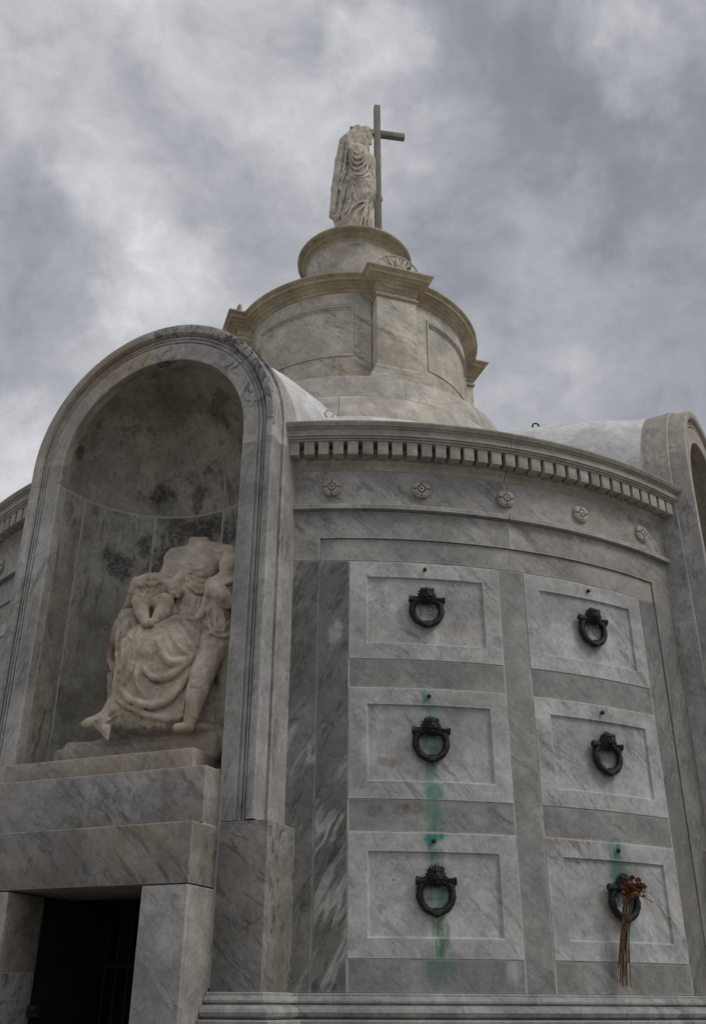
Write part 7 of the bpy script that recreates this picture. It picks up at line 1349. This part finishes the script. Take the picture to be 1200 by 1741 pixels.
TS = thing('robed_tower_statue', 'pale marble robed woman with raised arm on top of the tower', 'statue', (0, 0, ZT*S+ZB)); TS.rotation_euler[2] = radians(AZV)
figure('robed_figure', 'tower', 'statue_high', TS, (0, 0, ZT*S+ZB))
CR = thing('stone_cross', 'tall plain grey stone cross held beside the robed tower statue', 'cross'); CR.rotation_euler[2] = radians(AZV)
cx, cn = .0850, -.028; _c = CR.rotation_euler[2]; CR.location = (cx*S*cos(_c)+cn*S*sin(_c), cx*S*sin(_c)-cn*S*cos(_c), ZT*S+ZB)
CR.rotation_euler[2] = radians(AZV)+.16
def mbox(x0, x1, y0, y1, z0, z1, bev=.006): return box(x0, x1, y0, y1, z0, z1, bev)
V, Fc = mbox(-.0380, .0380, -.036, .036, 0, (3.197-ZT)*S); obj('upright_beam', V, Fc, 'cross', CR, raw=True)
zc = (3.048-ZT)*S
V, Fc = mbox(-.340, -.0385, -.034, .034, zc-.040, zc+.038); obj('cross_arm', V, Fc, 'cross', CR, raw=True)
V, Fc = mbox(.0385, .342, -.034, .034, zc-.040, zc+.038); obj('cross_arm', V, Fc, 'cross', CR, raw=True)

# ------------------------------------------------------------------ hooks, dried flowers, tufts
for i, (az, u, n, z, rr, lab) in enumerate(((-39, .268, .80, 1.195, .030, 'white plastered lifting eye on the stucco roof of the front niche'), (39, -.135, .66, 1.395, .026, 'small rusty lifting eye on the right-hand stucco roof'))):
    V, Fc = hook(az, u, n, z, rr); o = obj('lifting_eye', V, Fc, 'stucco' if i == 0 else 'iron', TOMB, raw=True); o['label'] = lab

def flowers():
    az, r = 8.75, 1.03
    a = radians(az); base = Vector((r*sin(a)*S, -r*cos(a)*S, .215*S+ZB))
    root = thing('dried_bouquet', 'withered red and orange flowers on straw stems stuck through the lower right ring', 'dried flowers', tuple(base))
    t = Vector((cos(a), sin(a), 0)); nn = Vector((sin(a), -cos(a), 0)); up = Vector((0, 0, 1))
    rs = random.Random(5)
    def W(x, o, z): return tuple(t*x+nn*o+up*z)
    tops = []
    for i in range(16):
        x0 = rs.uniform(-.028, .022); xb = x0-.028+rs.uniform(-.034, .026); xt = x0+.020+rs.uniform(-.050, .065)
        zb = -.37+rs.uniform(-.03, .09); zt = .07+rs.uniform(-.02, .05)
        o0 = rs.uniform(-.012, .012)
        pts = [W(xb, -.050+o0, zb), W((xb+x0)/2, -.035+o0, zb*.5), W(x0, -.010+o0, -.02), W((x0+xt)/2+.004, .008+o0, zt*.5), W(xt, .022+o0, zt)]
        V, Fc = tube(spline(pts, 1, 3)[0], rs.choice([.0022, .0030, .0038]), 6); obj('stem', V, Fc, 'stem', root, raw=True); tops.append(Vector(pts[-1]))
    tops[0] = Vector(W(.085, .02, .075)); pts = [W(.01, 0, -.01), W(.05, .01, .03), tuple(tops[0])]
    V, Fc = tube(pts, .0028, 6); obj('stem', V, Fc, 'stem', root, raw=True)
    V, Fc = tube([W(.035, .02, .035), W(.09, .03, .020), W(.135, .035, -.002)], .0020, 6); obj('twig', V, Fc, 'iron', root, raw=True)
    for i, p in enumerate(tops[:13]):
        big = i == 0; R0 = .024 if big else rs.uniform(.013, .022)
        ms = []
        for q in range(14):
            th = rs.uniform(0, 2*pi); ph = rs.uniform(-.3, 1.4); d = Vector((cos(th)*cos(ph), sin(th)*cos(ph), sin(ph)))
            c = p+d*R0*.55; sd = d.orthogonal().normalized()*R0*.45; s2 = d.cross(sd).normalized()*R0*.45
            b = [c-sd-s2, c+sd-s2*.6, c+sd*.7+s2, c-sd*.8+s2*.8, c+d*R0*.42]
            ms.append(([tuple(x) for x in b], [(0, 1, 4), (1, 2, 4), (2, 3, 4), (3, 0, 4), (3, 2, 1, 0)]))
        V, Fc = join(*ms); obj('bloom', V, Fc, 'bloom', root, raw=True, smooth=0)
    for i in range(34):
        p = tops[i % len(tops)]+Vector((rs.uniform(-.018, .018), rs.uniform(-.012, .012), rs.uniform(-.045, -.008)))
        d = Vector((rs.uniform(-1, 1), rs.uniform(-1, .2), rs.uniform(-.9, .5))).normalized(); l = rs.uniform(.02, .038); s_ = d.orthogonal().normalized()*l*.28; b = d.cross(s_).normalized()*l*.12
        V = [p, p+d*l*.5+s_, p+d*l, p+d*l*.5-s_, p+d*l*.5+b]; obj('leaf', [tuple(x) for x in V], [(0, 1, 4), (1, 2, 4), (2, 3, 4), (3, 0, 4)], 'sepal', root, raw=True, smooth=0)
flowers()

def grass_tuft(label, ang_, n, cnt, ln, seed):
    """blades rooted in the joint behind the arch moulding of the front niche; ang_ = angle round the arch, degrees from its right spring"""
    rs = random.Random(seed); t = radians(ang_); rr = .2785
    u = rr*cos(t)-.006; z = 1.037+rr*sin(t)*1.055; c = fr(-39, u, n); base = Vector((c[0]*S, c[1]*S, z*S+ZB))
    root = thing('grass_tuft', label, 'grass tuft', tuple(base), 'grass tufts on the arch')
    ax = fr(-39, cos(t), 0); rad = Vector((ax[0], ax[1], sin(t))); tan = Vector((fr(-39, -sin(t), 0)[0], fr(-39, -sin(t), 0)[1], cos(t))); nv = Vector((*fr(-39, 0, 1), 0))
    ms = []
    for i in range(cnt):
        p = tan*rs.uniform(-.07, .07)+nv*rs.uniform(-.03, .02)-rad*.012
        d = (rad*rs.uniform(.3, 1)+tan*rs.uniform(-.6, .8)+nv*rs.uniform(-.1, .9)+Vector((0, 0, -.1))).normalized(); l = ln*rs.uniform(.5, 1.1); w = rs.uniform(.0012, .0022)
        s_ = d.orthogonal().normalized()*w; m = p+d*l*.55+Vector((0, 0, -l*.06)); e = p+d*l+Vector((0, 0, -l*.28))
        ms.append(([tuple(x) for x in (p-s_, p+s_, m+s_*.7, m-s_*.7, e)], [(0, 1, 2, 3), (3, 2, 4)]))
    V, Fc = join(*ms); o = obj('blades', V, Fc, 'tuft', root, raw=True, smooth=0); o['kind'] = 'stuff'
grass_tuft('upper dry grass tuft rooted on the crown of the front arch', 57, 1.03, 60, .085, 2)
grass_tuft('lower pale grass tuft rooted on the right shoulder of the front arch', 42, 1.03, 90, .10, 4)
